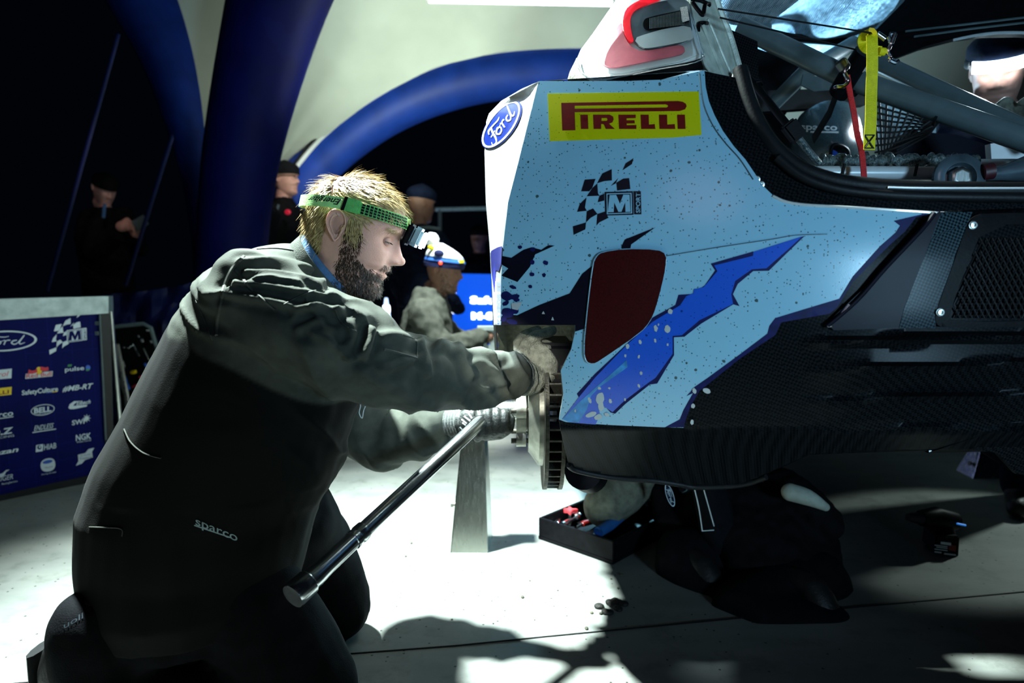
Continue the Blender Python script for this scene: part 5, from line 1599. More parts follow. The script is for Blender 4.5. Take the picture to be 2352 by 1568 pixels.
jm.materials.clear(); jm.materials.append(jacket_mat())
JS = ray_surf([jacket], 1.2)
def seam(name, pts, r=0.0016, m='thread', par=None, k=6, lift=0.0008):
    q = catmull(pts, k)
    MB().tube([P(x, y, JS(x, y) - lift) for x, y in q], r, 5).build(name, M[m], par or jacket)
seam('armhole_seam', [(560, 588), (535, 615), (518, 650), (508, 690), (500, 730), (497, 770)], 0.0030)
seam('sleeve_seam', [(540, 620), (565, 650), (600, 685), (632, 712)], 0.0028)
seam('yoke_seam', [(650, 700), (690, 678), (720, 668), (755, 664)], 0.0012)
seam('shoulder_seam', [(590, 572), (640, 570), (690, 580), (725, 605), (755, 640)], 0.0025)
seam('side_seam', [(450, 690), (470, 735), (488, 782)], 0.0012)
seam('back_seam', [(285, 985), (300, 1015), (330, 1040), (370, 1052)], 0.0012)
seam('pocket_edge', [(882, 803), (900, 806), (957, 822)], 0.0022)
seam('pocket_edge', [(957, 822), (958, 800), (955, 780), (925, 768)], 0.0014)
seam('elbow_seam', [(770, 710), (780, 735), (800, 752), (818, 760)], 0.0012)
seam('pocket_edge', [(205, 1210), (240, 1211), (278, 1214), (280, 1232)], 0.0012)
# printed maker's name on the hem
mb = MB(); text_on(mb, 'sparco', JS, 450, 1204, 96, 20, -0.40, 0.0015, bold=0.005)
L_, R_ = stroke_poly([(446, 1206), (490, 1221), (532, 1235)], 2.6)
mb.add([P(x, y, JS(x, y) - 0.0015) for x, y in L_ + R_], [(0, 1, 4, 3), (1, 2, 5, 4)])
mb.build('hem_lettering', mat('print_grey', (0.30, 0.42, 0.46), 0.5, 0, 0.1, 40), jacket, smooth=False)
# collar: dark outer band with blue fleece lining folded over its edge
def collar(name, m, grow, lo, hi, th):
    A, B = P(690, 549, 1.365), P(806, 694, 1.37)
    c = (A + B) / 2; u = (B - A) / 2 * grow; v = Vector((0, 0.074 * grow, 0)); ax = Vector((0.78, 0, 0.62)).normalized()
    vs, fs = [], []; n = 56
    for j in range(n + 1):
        a = lerp(R(-164), R(196), j / n)
        for h, g in ((lo, 1.0), ((lo + hi) / 2, 1.0), (hi, 1.01), (hi, 1.01 - th), ((lo + hi) / 2, 1 - th), (lo, 1 - th)):
            p = c + (u * math.cos(a) + v * math.sin(a)) * g + ax * h
            vs.append(p)
    for j in range(n):
        for k in range(6):
            k2 = (k + 1) % 6
            fs.append((j * 6 + k, j * 6 + k2, (j + 1) * 6 + k2, (j + 1) * 6 + k))
    return MB().add(vs, fs).build(name, m, jacket)
collar('collar', M['jacket'], 1.05, -0.045, 0.008, 0.05)
collar('collar_lining', M['collar_blue'], 0.99, -0.03, 0.020, 0.06)
# zip pull thread dangling at the chest
seam_pts = [(824, 905), (828, 930), (825, 948), (832, 960), (836, 940), (850, 912)]
MB().tube([P(x, y, 1.30) for x, y in catmull(seam_pts, 5)], 0.0010, 5).build('loose_thread', M['print_white'], jacket)

# trousers
tr = MB()
tr.loft([ring((222, 1250), (690, 1250), 1.29, 1.29, 0.19), ring((214, 1330), (680, 1340), 1.28, 1.28, 0.195), ring((240, 1420), (640, 1420), 1.27, 1.27, 0.18)], 28)
limb(tr, [(Vector((-0.58, 1.24, 0.36)), 0.125), (Vector((-0.45, 1.22, 0.22)), 0.105), (Vector((-0.375, 1.22, 0.10)), 0.088)], 18)
limb(tr, [(Vector((-0.375, 1.22, 0.095)), 0.085), (Vector((-0.55, 1.16, 0.10)), 0.082), (Vector((-0.70, 1.14, 0.17)), 0.085), (Vector((-0.735, 1.14, 0.27)), 0.075)], 18)
limb(tr, [(Vector((-0.52, 1.42, 0.38)), 0.13), (P(700, 1260, 1.55), 0.110), (P(772, 1392, 1.60), 0.088)], 18)
limb(tr, [(P(772, 1394, 1.60), 0.085), (Vector((-0.60, 1.58, 0.10)), 0.08), (Vector((-0.80, 1.56, 0.10)), 0.06)], 18)
tm_ = remesh(tr, 0.0085, 3)
displace(tm_, lambda c, n: 0.006 * noise.noise(Vector((c.x * 12, c.y * 12, c.z * 16))))
trousers = link('trousers', tm_, M['trousers'], mech)
TS = ray_surf([trousers], 1.1)
mb = MB(); text_on(mb, 'uoll', TS, 148, 1442, 44, 14, 0.55, 0.0015); mb.build('leg_lettering', mat('print_dim', (0.03, 0.045, 0.06), 0.6), trousers, smooth=False)
# boots, toes tucked on the floor
for nm, hx, hy in (('boot', -0.775, 1.14), ('boot', -0.85, 1.56)):
    b = MB()
    limb(b, [(Vector((hx + 0.05, hy, 0.30)), 0.052), (Vector((hx, hy, 0.20)), 0.055), (Vector((hx + 0.02, hy, 0.10)), 0.05), (Vector((hx + 0.05, hy, 0.05)), 0.045)] if hy < 1.3 else
         [(Vector((hx + 0.06, hy, 0.10)), 0.05), (Vector((hx - 0.02, hy, 0.16)), 0.05), (Vector((hx - 0.03, hy, 0.06)), 0.045)], 14)
    bm_ = remesh(b, 0.007, 2)
    bo = link(nm, bm_, M['boot'], mech)
    s_ = MB(); s_.tube([Vector((hx - 0.055, hy, 0.24)), Vector((hx - 0.055, hy, 0.14)), Vector((hx - 0.03, hy, 0.05)), Vector((hx + 0.03, hy, 0.012))] if hy < 1.3 else [Vector((hx - 0.07, hy, 0.17)), Vector((hx - 0.08, hy, 0.06)), Vector((hx - 0.02, hy, 0.015))], 0.035, 10, flat=((0, 1, 0), 0.3))
    s_.build('sole', M['rubber'], bo)

# gloves
def finger(mb, pts, r0, r1):
    q = catmull(pts, 4); n = len(q)
    rr = [lerp(r0, r1, i / (n - 1)) for i in range(n)]
    mb.tube([Vector(a) for a in q], rr, 10)
    mb.ball(q[-1], rr[-1] * 0.99, 10, 8); mb.ball(q[0], rr[0], 10, 8)
# right hand: back to the viewer, closed over the upright
g = MB()
W = P(1172, 862, 1.475)
Mh = Matrix.Rotation(R(-24), 3, 'Z') @ Matrix.Rotation(R(10), 3, 'Y')
g.ball(P(1232, 840, 1.545), (0.052, 0.030, 0.056), 20, 14, Mh)
g.ball(P(1215, 868, 1.525), (0.040, 0.030, 0.040), 18, 12, Mh)
g.ball(P(1250, 815, 1.56), (0.036, 0.028, 0.036), 18, 12, Mh)
g.tube([P(1178, 868, 1.485), P(1205, 866, 1.515)], [0.040, 0.042], 18)
for i, (py, ln) in enumerate(((796, 1.0), (824, 1.08), (852, 1.02), (880, 0.85))):
    a = P(1258, py, 1.565); b = P(1284, py + 1, 1.59); c = P(1297, py + 3, 1.635)
    d = P(1284, py + 8, 1.672)
    finger(g, [tuple(a), tuple(b), tuple(a + (c - a) * ln), tuple(d)], 0.0135, 0.0105)
finger(g, [tuple(P(1200, 822, 1.53)), tuple(P(1206, 792, 1.535)), tuple(P(1232, 770, 1.54)), tuple(P(1268, 760, 1.55))], 0.0165, 0.0115)
finger(g, [tuple(P(1190, 800, 1.56)), tuple(P(1195, 775, 1.58)), tuple(P(1235, 758, 1.60))], 0.013, 0.011)
gm = remesh(g, 0.0032, 2)
displace(gm, lambda c, n: 0.0018 * noise.noise(c * 70) + 0.0025 * noise.noise(c * 28))
gr = link('glove', gm, M['glove_grey'], mech)
# its knitted cuff
cf = MB(); ax = (P(1205, 866, 1.515) - P(1160, 862, 1.455)).normalized()
cf.lathe([(0.0, 0.036), (0.0, 0.044), (0.008, 0.0455), (0.014, 0.043), (0.020, 0.0452), (0.026, 0.0425), (0.032, 0.0445), (0.038, 0.042), (0.05, 0.040), (0.05, 0.03)], P(1168, 862, 1.468), ax, 28)
cf.build('glove_cuff', M['glove_knit'], gr)
# left hand: fist round the bar head
g = MB()
g.ball(P(1085, 968, 1.60), (0.040, 0.026, 0.034), 18, 12)
g.ball(P(1120, 972, 1.60), (0.036, 0.026, 0.036), 18, 12)
g.tube([P(1050, 972, 1.61), P(1080, 970, 1.605)], [0.030, 0.030], 16)
for i, x in enumerate((1102, 1122, 1141, 1158)):
    k = (0, 2, 2, -1)[i]
    finger(g, [tuple(P(x - 4, 950 - k, 1.60)), tuple(P(x, 948 - k, 1.575)), tuple(P(x + 2, 968, 1.562)), tuple(P(x, 992 - 2 * i, 1.568)), tuple(P(x - 6, 1006 - 3 * i, 1.585))], 0.0125, 0.0105)
finger(g, [tuple(P(1120, 1000, 1.60)), tuple(P(1150, 996, 1.585)), tuple(P(1170, 982, 1.578)), tuple(P(1173, 962, 1.578))], 0.0135, 0.0108)
gm = remesh(g, 0.003, 1)
displace(gm, lambda c, n: 0.0015 * noise.noise(c * 60))
gl = link('glove', gm, M['glove_dark'], mech)
cf = MB(); ax = (P(1075, 970, 1.605) - P(1000, 974, 1.63)).normalized()
prof = [(0.0, 0.026), (0.0, 0.034)]
for i in range(9):
    prof += [(0.004 + i * 0.0072, 0.0352 - i * 0.0003), (0.0075 + i * 0.0072, 0.0325 - i * 0.0003)]
prof += [(0.072, 0.031), (0.072, 0.02)]
cf.lathe(prof, P(1001, 974, 1.63), ax, 28)
cf.build('glove_cuff', M['glove_knit'], gl)
GS = ray_surf([gl], 1.57)
mb = MB()
for pts in ([(1060, 962), (1072, 972)], [(1062, 970), (1070, 976)], [(1066, 955), (1080, 966)], [(1076, 948), (1084, 960)], [(1056, 980), (1062, 986)]):
    strokes_on(mb, [(pts, 3.2)], GS, 0.0015)
mb.build('glove_print', M['print_white'], gl, smooth=False)

# ------------------------------------------------------------------ headlamp on the mechanic
hl = thing('headlamp', 'headlamp on a green elastic strap round the blond mechanic\'s head', 'headlamp', HM @ Vector((0.1, 0, 0.05)))
def strap_pt(a, h, grow=0.0):
    c, s = math.cos(a), math.sin(a)
    zz = 0.053 + h + 0.002 * c - 0.020 * max(0.0, -c) ** 1.3
    f = interp(zz, FRONT) + 0.008 + grow; b = interp(zz, BACK) + 0.016 + grow; w_ = interp(zz, WIDTH) + 0.012 + grow
    x = f * abs(c) ** 0.9 if c > 0 else -b * abs(c) ** 0.92
    y = w_ * (1 if s > 0 else -1) * abs(s) ** 0.92
    return HM @ Vector((x, y, zz))
def strap_band(name, m, a0, a1, h0, h1, n=48, grow=0.0, th=0.0018, parent=None):
    vs, fs = [], []
    for j in range(n + 1):
        a = lerp(a0, a1, j / n)
        vs += [strap_pt(a, h0, grow), strap_pt(a, h1, grow), strap_pt(a, h1, grow + th), strap_pt(a, h0, grow + th)]
    for j in range(n):
        for k in range(4):
            fs.append((j * 4 + k, j * 4 + (k + 1) % 4, (j + 1) * 4 + (k + 1) % 4, (j + 1) * 4 + k))
    fs += [(0, 1, 2, 3), (n * 4, n * 4 + 3, n * 4 + 2, n * 4 + 1)]
    return MB().add(vs, fs).build(name, m, parent or hl, crease=50)
band = strap_band('strap', M['strap_pale'], R(-97), R(-360 + 12), -0.011, 0.011)
strap_band('strap_front', M['strap_green'], R(-14), R(-84), -0.011, 0.011)
strap_band('buckle', M['strap_green'], R(-84), R(-96), -0.0125, 0.0125, 8, 0.0015, 0.004)
strap_band('buckle_bar', M['black_plastic'], R(-94.5), R(-97), -0.013, 0.013, 4, 0.004, 0.003)
# black rubber dots woven in the front half
for i in range(15):
    for j in range(4):
        a0 = R(-18 - i * 4.35); h = -0.0098 + j * 0.0051
        strap_band('grip_dot', M['black_plastic'], a0, a0 - R(3.0), h, h + 0.0038, 1, 0.0017, 0.0004, parent=bpy.data.objects['strap_front'])
# maker's name, upside down on the pale half
mb = MB()
vs_, fs_, wd_ = text_tris('Energizer', 0.02, 0.25)
for k, (x, y) in enumerate(vs_):
    a = R(-100 - (x / wd_) * 36); h = 0.0065 - y * 0.0115
    mb.v.append(tuple(strap_pt(a, h, 0.0024)))
mb.f += fs_
mb.build('strap_lettering', M['print_black'], band, smooth=False)
def hp(x, y, z): return HM @ Vector((x, y, z))
LT = HM @ Matrix.Translation((0.104, 0, 0.036)) @ Matrix.Rotation(R(8), 4, 'Y')
def lbox(mb, c, s):
    c = Vector(c); s = Vector(s) / 2
    vs = [LT @ (c + Vector((a * s.x, b * s.y, d * s.z))) for a in (-1, 1) for b in (-1, 1) for d in (-1, 1)]
    mb.add(vs, [(0, 1, 3, 2), (4, 6, 7, 5), (0, 4, 5, 1), (2, 3, 7, 6), (0, 2, 6, 4), (1, 5, 7, 3)])
mb = MB(); lbox(mb, (0.0, 0, 0.0), (0.012, 0.062, 0.044)); bevel(mb.build('back_plate', M['black_plastic'], hl), 0.004)
mb = MB(); lbox(mb, (0.016, 0, 0.002), (0.022, 0.058, 0.040)); bevel(mb.build('lamp_housing', mat('lamp_shell', (0.20, 0.27, 0.30), 0.35, 0, 0.1, 40), hl), 0.006)
mb = MB(); lbox(mb, (0.030, 0, 0.001), (0.010, 0.050, 0.034)); bevel(mb.build('lamp_lens', mat('lamp_glow', (0.9, 0.95, 1.0), 0.2, emit=(0.75, 0.92, 1.0), estr=22.0), hl), 0.004)
spot('headlamp_beam', LT @ Vector((0.045, 0, 0)), P(1215, 880, 1.6), 66, 22.0, (0.75, 0.92, 1.0), 0.015)

# ------------------------------------------------------------------ breaker bar
bar = thing('breaker_bar', 'long chrome breaker bar slanting down from the wheel hub to the mechanic\'s knee', 'wrench', P(672, 1372, 1.08))
A, B = P(1128, 946, 1.60), P(672, 1370, 1.08)
dv = (B - A).normalized(); LN = (B - A).length
J = LN * 0.722
MB().lathe([(0, 0.012), (0, 0.0155), (J - 0.004, 0.0155), (J, 0.0150), (J, 0.01)], A, dv, 28).build('handle_tube', M['chrome'], bar)
MB().lathe([(J - 0.002, 0.01), (J - 0.002, 0.0178), (J + 0.012, 0.0182), (J + 0.016, 0.0165), (J + 0.022, 0.0182), (J + 0.030, 0.0178), (J + 0.030, 0.01)], A, dv, 28).build('joint_collar', M['chrome'], bar)
MB().lathe([(J + 0.028, 0.012), (J + 0.028, 0.0160), (J + 0.10, 0.0172), (LN - 0.050, 0.0192), (LN - 0.040, 0.0190), (LN - 0.036, 0.0225), (LN - 0.004, 0.0230), (LN, 0.0215), (LN, 0.008)], A, dv, 28).build('extension', M['chrome'], bar)
MB().lathe([(0, 0.018), (0, 0.023), (0.062, 0.023), (0.064, 0.0255), (0.072, 0.0255), (0.072, 0.016)], P(1128, 942, 1.63), (1, 0, 0), 28).build('drive_socket', M['steel'], bar)

# ================================================================== sponsor barrier on the left
M['alu_bar'] = mat('alu_bar', (0.42, 0.50, 0.50), 0.5, 0.3, 0.2, 25, bump=0.15)
M['banner'] = mat('banner', (0.0025, 0.0045, 0.075), 0.6, 0, 0.25, 5, bump=0.08, bscale=8, spec=0.08)
M['banner_line'] = mat('banner_line', (0.004, 0.008, 0.11), 0.6, 0, 0.1, 5, spec=0.08)
M['logo_white'] = mat('logo_white', (0.62, 0.72, 0.78), 0.5, 0, 0.05, 20)
M['logo_red'] = mat('logo_red', (0.62, 0.02, 0.04), 0.5, 0, 0.1, 20)
M['logo_yellow'] = mat('logo_yellow', (0.80, 0.55, 0.01), 0.5, 0, 0.1, 20)
M['logo_green'] = mat('logo_green', (0.03, 0.22, 0.06), 0.5, 0, 0.1, 20)
M['logo_blue'] = mat('logo_blue', (0.02, 0.10, 0.5), 0.5, 0, 0.1, 20)
M['frame_black'] = mat('frame_black', (0.004, 0.004, 0.005), 0.5, 0, 0.2, 20)
BA, BB = P(247, 900, 2.9), P(0, 900, 2.62)
bt = Vector((BA.x - BB.x, BA.y - BB.y, 0)).normalized(); bn = Vector((bt.y, -bt.x, 0))
def Dbar(px, py):
    d = PR(px, py); c = Vector((0, 0, CAM_H))
    t = (BA - c).dot(bn) / d.dot(bn)
    return (c + d * t).y
BD = tuple(-bn)          # into the panel
ban = thing('sponsor_barrier', 'navy sponsor barrier with white logos and a grey metal top rail', 'barrier', (BA.x, BA.y, 0))
ZL = -60
sheet('top_rail', [(-160, 690), (247, 680), (247, 719), (-160, 745)], Dbar, M['alu_bar'], ban, 0.06, 60, 0.012, dirn=BD, smooth=False)
sheet('rail_end', [(247, 680), (258, 679), (259, 717), (247, 719)], lambda x, y: Dbar(247, y) + (x - 247) * 0.004, M['cage'], ban, 0.05, 60, 0.01, dirn=BD, smooth=False)
panelb = sheet('banner_panel', [(-160, 742), (231, 716), (244, 1092), (-160, 1176)], Dbar, M['banner'], ban, 0.02, 60, 0.0, dirn=BD, smooth=False)
sheet('end_frame', [(231, 716), (252, 714), (262, 1080), (244, 1092)], Dbar, M['frame_black'], ban, 0.05, 60, 0.006, dirn=BD, smooth=False)
sheet('base_frame', [(-160, 1172), (262, 1078), (262, 1098), (-160, 1206)], Dbar, M['frame_black'], ban, 0.05, 60, 0.004, dirn=BD, smooth=False)
MB().tube([P(254, 715, Dbar(254, 715)), P(275, 965, Dbar(275, 965)), P(283, 1060, Dbar(283, 1060))], 0.010, 10).build('end_post', M['steel'], ban)
MB().tube([P(229, 722, Dbar(229, 722) - 0.012), P(243, 1010, Dbar(243, 1010) - 0.012)], 0.004, 8).build('edge_bead', M['cage'], ban)
for x, y in ((222, 742), (222, 765)):
    MB().box(P(x, y, Dbar(x, y)) + bn * 0.004, (0.012, 0.008, 0.016)).build('edge_clip', M['cage'], ban, smooth=False)
def bslope(py): return 0.03 + (py - 700) / 400.0 * 0.165
def bline(a, b, w=1.6):
    mb = MB(); strokes_on(mb, [([a, ((a[0] + b[0]) / 2, (a[1] + b[1]) / 2), b], w)], Dbar, 0.0008, BD)
    return mb
ln = MB()
for a, b in (((52, 735), (86, 1140)), ((107, 730), (139, 1120)), ((159, 728), (190, 1092)), ((208, 722), (222, 960)), ((-5, 738), (28, 1140)), ((0, 785), (238, 765)), ((0, 1125), (222, 1074)), ((0, 1088), (215, 1040)), ((60, 812), (226, 800)), ((70, 1035), (225, 1000))):
    l = bline(a, b); ln.add(l.v, l.f)
ln.build('banner_grid_print', M['banner_line'], panelb, smooth=False)
def btext(name, s, px, py, w, h, m='logo_white', bold=0.0, shear=0.0, off=0.0016, extra=()):
    mb = MB(); text_on(mb, s, Dbar, px, py, w, h, bslope(py), off, bold, shear, None, BD)
    for poly in extra:
        e = sheet_mesh([poly], Dbar, 0.0, 30, off * 0.8, (), BD); mb.add(e.v, e.f)
    return mb.build(name, M[m], panelb, smooth=False)
def bpoly(name, polys, m, off=0.0012):
    return sheet(name, polys, Dbar, M[m], panelb, 0.0003, 30, off, dirn=BD, smooth=False)
def para(x, y, w, h):
    s = bslope(y)
    return [(x, y), (x + w, y - s * w), (x + w + 1, y - s * w - h), (x + 1, y - h)]
oval_badge('oval_badge_print', panelb, 8, 783, 80, 25.5, -3, Dbar, M['banner'], M['logo_white'], 0.0012, BD, 12.0, 0.80)
def zb1(p):   # flag logo placed on the banner
    x, y = p
    u = (x - 660) / 440.0; v = (y - 1018) / 492.0
    return (113 + u * 86, 722 + v * 92 - u * 9)
team_logo('team_logo_print', panelb, zb1, Dbar, M['logo_white'], M['banner'], 0.0014, BD, 30.0)
# row by row
bpoly('red_text_plate', [para(-60, 877, 86, 22)], 'logo_white'); btext('oil_lettering', 'Castrol', -42, 869, 62, 12, 'logo_red', 0.0, 0.25, 0.0024)
bt_ = bpoly('energy_drink_bulls', [[(64, 858), (66, 848), (72, 851), (80, 850), (84, 845), (86, 853), (82, 856), (74, 858)], [(112, 849), (110, 842), (104, 844), (97, 842), (92, 842), (92, 850), (98, 852), (106, 852)]], 'logo_red', 0.0024)
bpoly('energy_drink_sun', [ellipse(89, 851, 7.2, 9, 0, 16)], 'logo_yellow', 0.0018)
bpoly('energy_drink_plate', [para(58, 870, 62, 12)], 'logo_white', 0.001); btext('energy_drink_lettering', 'Red Bull', 60, 868, 58, 10, 'logo_red', 0.015, 0, 0.0024)
btext('charger_lettering', 'pulse', 149, 853, 44, 10, 'logo_white', 0.02)
bpoly('charger_mark_green', [para(155, 842, 9, 5)], 'logo_green'); bpoly('charger_mark_ring', [ellipse(202, 844, 5.5, 6, 0, 14)], 'logo_blue'); bpoly('charger_mark_spark', [ellipse(201, 849, 4.5, 2.2, -10, 12)], 'logo_green', 0.0018)
bpoly('tyre_plate', [para(-60, 916, 86, 18)], 'logo_yellow'); btext('tyre_lettering', 'PIRELLI', -46, 911, 66, 9, 'sticker_red', 0.03, 0, 0.0024)
btext('safety_lettering', 'SafetyCulture', 50, 907, 83, 11, 'logo_white', 0.03)
bpoly('safety_underline', [para(106, 899 + 4, 12, 2)], 'logo_blue'); bpoly('safety_underline', [para(119, 901, 12, 2)], 'logo_yellow')
btext('sim_lettering', '#MB-RT', 143, 899, 71, 12, 'logo_white', 0.03, 0.3)
btext('suit_lettering', 'sparco', -38, 963, 68, 13, 'logo_white', 0.02, 0, 0.0016, [para(-38, 967, 68, 2.0)])
e1 = MB(); e = sheet_mesh([ellipse(98, 941, 27.5, 12.5, -9, 36)], Dbar, 0.0, 30, 0.0013, [ellipse(98, 941, 25.8, 11.0, -9, 36)], BD); e1.add(e.v, e.f); text_on(e1, 'BELL', Dbar, 78, 949, 40, 12, bslope(945), 0.0016, 0.05, 0, None, BD); text_on(e1, 'HELMETS', Dbar, 84, 953, 30, 3, bslope(945), 0.0016, 0, 0, None, BD)
e1.build('helmet_logo', M['logo_white'], panelb, smooth=False)
bpoly('spring_swoosh', [[(157, 936), (160, 928), (170, 921), (180, 921), (171, 927), (168, 932), (176, 931), (200, 929), (199, 933), (170, 939), (160, 939)]], 'logo_white'); btext('spring_lettering', 'Eibach', 175, 930, 33, 9, 'logo_white', 0.03, 0.35)
btext('wheel_lettering', 'O.Z', -24, 1002, 54, 14, 'logo_white', 0.04, 0.1); btext('wheel_small_lettering', 'RACING', -20, 1010, 52, 5)
btext('brake_lettering', 'ENDLESS', 78, 989, 45, 12, 'logo_white', 0.0, 0.35, 0.0016, [para(74, 994, 54, 2.2)])
btext('wiper_lettering', 'SWF', 165, 976, 33, 11, 'logo_white', 0.03)
star = []
for i in range(16):
    a = 2 * math.pi * i / 16; r = 10 if i % 2 == 0 else 3.6
    star.append((199 + r * math.cos(a), 960 + r * math.sin(a)))
bpoly('wiper_star', [star], 'logo_white', 0.0018)
btext('race_lettering', 'Mezan', -38, 1050, 80, 11, 'logo_white', 0.03, 0.2)
bpoly('crane_plate', [para(82, 1038, 16, 16)], 'logo_white'); bpoly('crane_mark', [ellipse(90, 1027, 5, 5, 0, 14)], 'banner', 0.002); bpoly('crane_mark_core', [ellipse(91, 1026, 2.2, 2.6, 0, 10)], 'logo_white', 0.0026)
btext('crane_lettering', 'HIAB', 101, 1033, 28, 13, 'logo_white', 0.02)
btext('spark_lettering', 'NGK', 174, 1012, 35, 14, 'logo_white', 0.03, 0, 0.0016); btext('spark_small_lettering', 'SPARK PLUGS', 176, 1017, 33, 3.6)
btext('bird_lettering', 'KRIGER', -16, 1108, 46, 12, 'logo_white', 0.0, 0.15); btext('bird_small_lettering', 'RacingService', 4, 1113, 36, 4)
bpoly('bird_mark', [[(-6, 1090), (6, 1086), (14, 1079), (22, 1078), (14, 1083), (10, 1091), (4, 1096), (-2, 1095)]], 'logo_white')
bpoly('truck_plate', [smooth_poly([(92, 1056), (125, 1049), (128, 1079), (95, 1085)], 2)], 'logo_white'); bpoly('truck_oval', [ellipse(109, 1060, 12, 4, -12, 20)], 'logo_blue', 0.002)
btext('truck_lettering', 'TRUCKS', 102, 1076, 19, 3.5, 'banner', 0, 0, 0.0022); btext('truck_small_lettering', 'Sharing the load', 95, 1091, 33, 3.6)
bpoly('trailer_plate', [[(179, 1044), (196, 1040), (203, 1031), (216, 1028), (211, 1037), (213, 1050), (195, 1056), (188, 1064), (174, 1069), (180, 1059)]], 'logo_white')
btext('trailer_lettering', 'Trailers', 182, 1056, 28, 5, 'banner', 0, 0, 0.0022); btext('trailer_small_lettering', 'ALL ROUND', 184, 1048, 24, 2.6, 'banner', 0, 0, 0.0022)

# ------------------------------------------------------------------ tool board behind the barrier
tbd = thing('tool_board', 'black slanted tool board with rows of shiny hand tools behind the barrier', 'tool rack', PF(300, 1010))
DB = lambda x, y: 3.35 + (y - 750) * 0.0012
sheet('board', [(264, 755), (330, 745), (345, 750), (362, 800), (366, 900), (330, 960), (268, 970)], DB, M['black_plastic'], tbd, 0.03, 30)
MB().tube([P(264, 750, 3.33), P(330, 743, 3.33), P(346, 752, 3.33), (P(364, 812, 3.36))], 0.010, 8).build('board_frame', M['cage'], tbd)
MB().tube([P(268, 790, 3.3), P(290, 905, 3.35), P(300, 1008, 3.38)], 0.012, 8).build('board_leg', M['steel'], tbd)
MB().tube([P(350, 880, 3.4), P(345, 1000, 3.42)], 0.012, 8).build('board_leg', M['steel'], tbd)
TOOLS = [((305, 788), (320, 818), 2.2, 'chrome'), ((268, 792), (286, 842), 3.5, 'steel'), ((276, 818), (288, 846), 2.5, 'chrome'), ((295, 796), (296, 799), 4, 'chrome'), ((285, 795), (286, 798), 4, 'chrome'), ((302, 792), (303, 795), 4, 'chrome'), ((326, 776), (328, 785), 4.5, 'chrome'), ((346, 780), (350, 788), 4, 'chrome'),
         ((338, 755), (340, 760), 4, 'chrome'), ((302, 855), (313, 853), 5, 'logo_yellow'), ((320, 866), (328, 868), 4, 'logo_red'), ((305, 888), (318, 885), 4, 'logo_red'), ((283, 862), (296, 895), 6, 'logo_blue'), ((275, 870), (288, 908), 4, 'steel'), ((333, 835), (340, 845), 4, 'logo_blue'), ((354, 806), (358, 816), 3, 'chrome'), ((318, 768), (319, 774), 3, 'chrome'), ((330, 800), (342, 826), 2, 'steel')]
for (a, b, r, m) in TOOLS:
    rr = r * 3.4 / FPX
    mb = MB(); mb.tube([P(a[0], a[1], DB(*a) - 0.015), P(lerp(a[0], b[0], .5), lerp(a[1], b[1], .5), DB(*b) - 0.017), P(b[0], b[1], DB(*b) - 0.015)], [rr * .8, rr, rr * .8], 8)
    mb.build('hung_tool', M[m], tbd)

# ================================================================== silver axle stand under the sill
M['stand_steel'] = brushed_mat('stand_steel', (0.36, 0.37, 0.33), 0.24, (60, 60, 1.2), 0.25)
def axle_stand(label, pts, Y0, Y1, group=None):
    """pts: four corners bl, br, tr, tl of the front face in pixels; Y0 foot, Y1 head"""
    bl, br, tr_, tl_ = pts
    base = PF((bl[0] + br[0]) / 2, bl[1])
    s = thing('axle_stand', label, 'stand', base, group)
    a, b, c, d = P(bl[0], bl[1], Y0), P(br[0], br[1], Y0), P(tr_[0], tr_[1], Y1), P(tl_[0], tl_[1], Y1)
    mb = MB(); t = Vector((0, 0.004, 0))
    mb.prism([a, b, c, d], (0, 0.004, 0)); mb.build('front_plate', M['stand_steel'], s, smooth=False)
    dep = Vector((0.012, 0.14, 0)); dpt = Vector((0.006, 0.045, 0))
    mb = MB(); mb.add([b, b + dep, c + dpt, c, b + Vector((-.004, 0, 0)), b + dep + Vector((-.004, 0, 0)), c + dpt + Vector((-.004, 0, 0)), c + Vector((-.004, 0, 0))], [(0, 1, 2, 3), (7, 6, 5, 4), (0, 4, 5, 1), (1, 5, 6, 2), (2, 6, 7, 3), (3, 7, 4, 0)]); mb.build('side_plate', M['stand_steel'], s, smooth=False)
    mb = MB(); mb.add([a, a + dep, d + dpt, d, a + Vector((.004, 0, 0)), a + dep + Vector((.004, 0, 0)), d + dpt + Vector((.004, 0, 0)), d + Vector((.004, 0, 0))], [(0, 1, 2, 3), (7, 6, 5, 4), (0, 4, 5, 1), (1, 5, 6, 2), (2, 6, 7, 3), (3, 7, 4, 0)]); mb.build('side_plate', M['stand_steel'], s, smooth=False)
    mb = MB(); mb.box((c + d) / 2 + Vector((0, 0.02, 0.01)), ((c - d).length + 0.02, 0.07, 0.02)); bevel(mb.build('saddle', M['stand_steel'], s), 0.003)
    mb = MB(); k = lerp(a, d, 0.38); mb.lathe([(0, 0.006), (-0.006, 0.006), (-0.006, 0.010), (-0.014, 0.010), (-0.014, 0.005)], k + Vector((-0.001, 0.03, 0)), (1, 0, 0), 6); mb.build('side_bolt', M['hub_metal'], s)
    return s
axle_stand('tall tapered polished steel axle stand beside the wheel hub', [(1032, 1291), (1121, 1286), (1112, 960), (1064, 960)], 2.10, 2.16)
axle_stand('pale steel axle stand under the far side of the car', [(2232, 1110), (2318, 1128), (2300, 1000), (2262, 1000)], 2.88, 2.92)

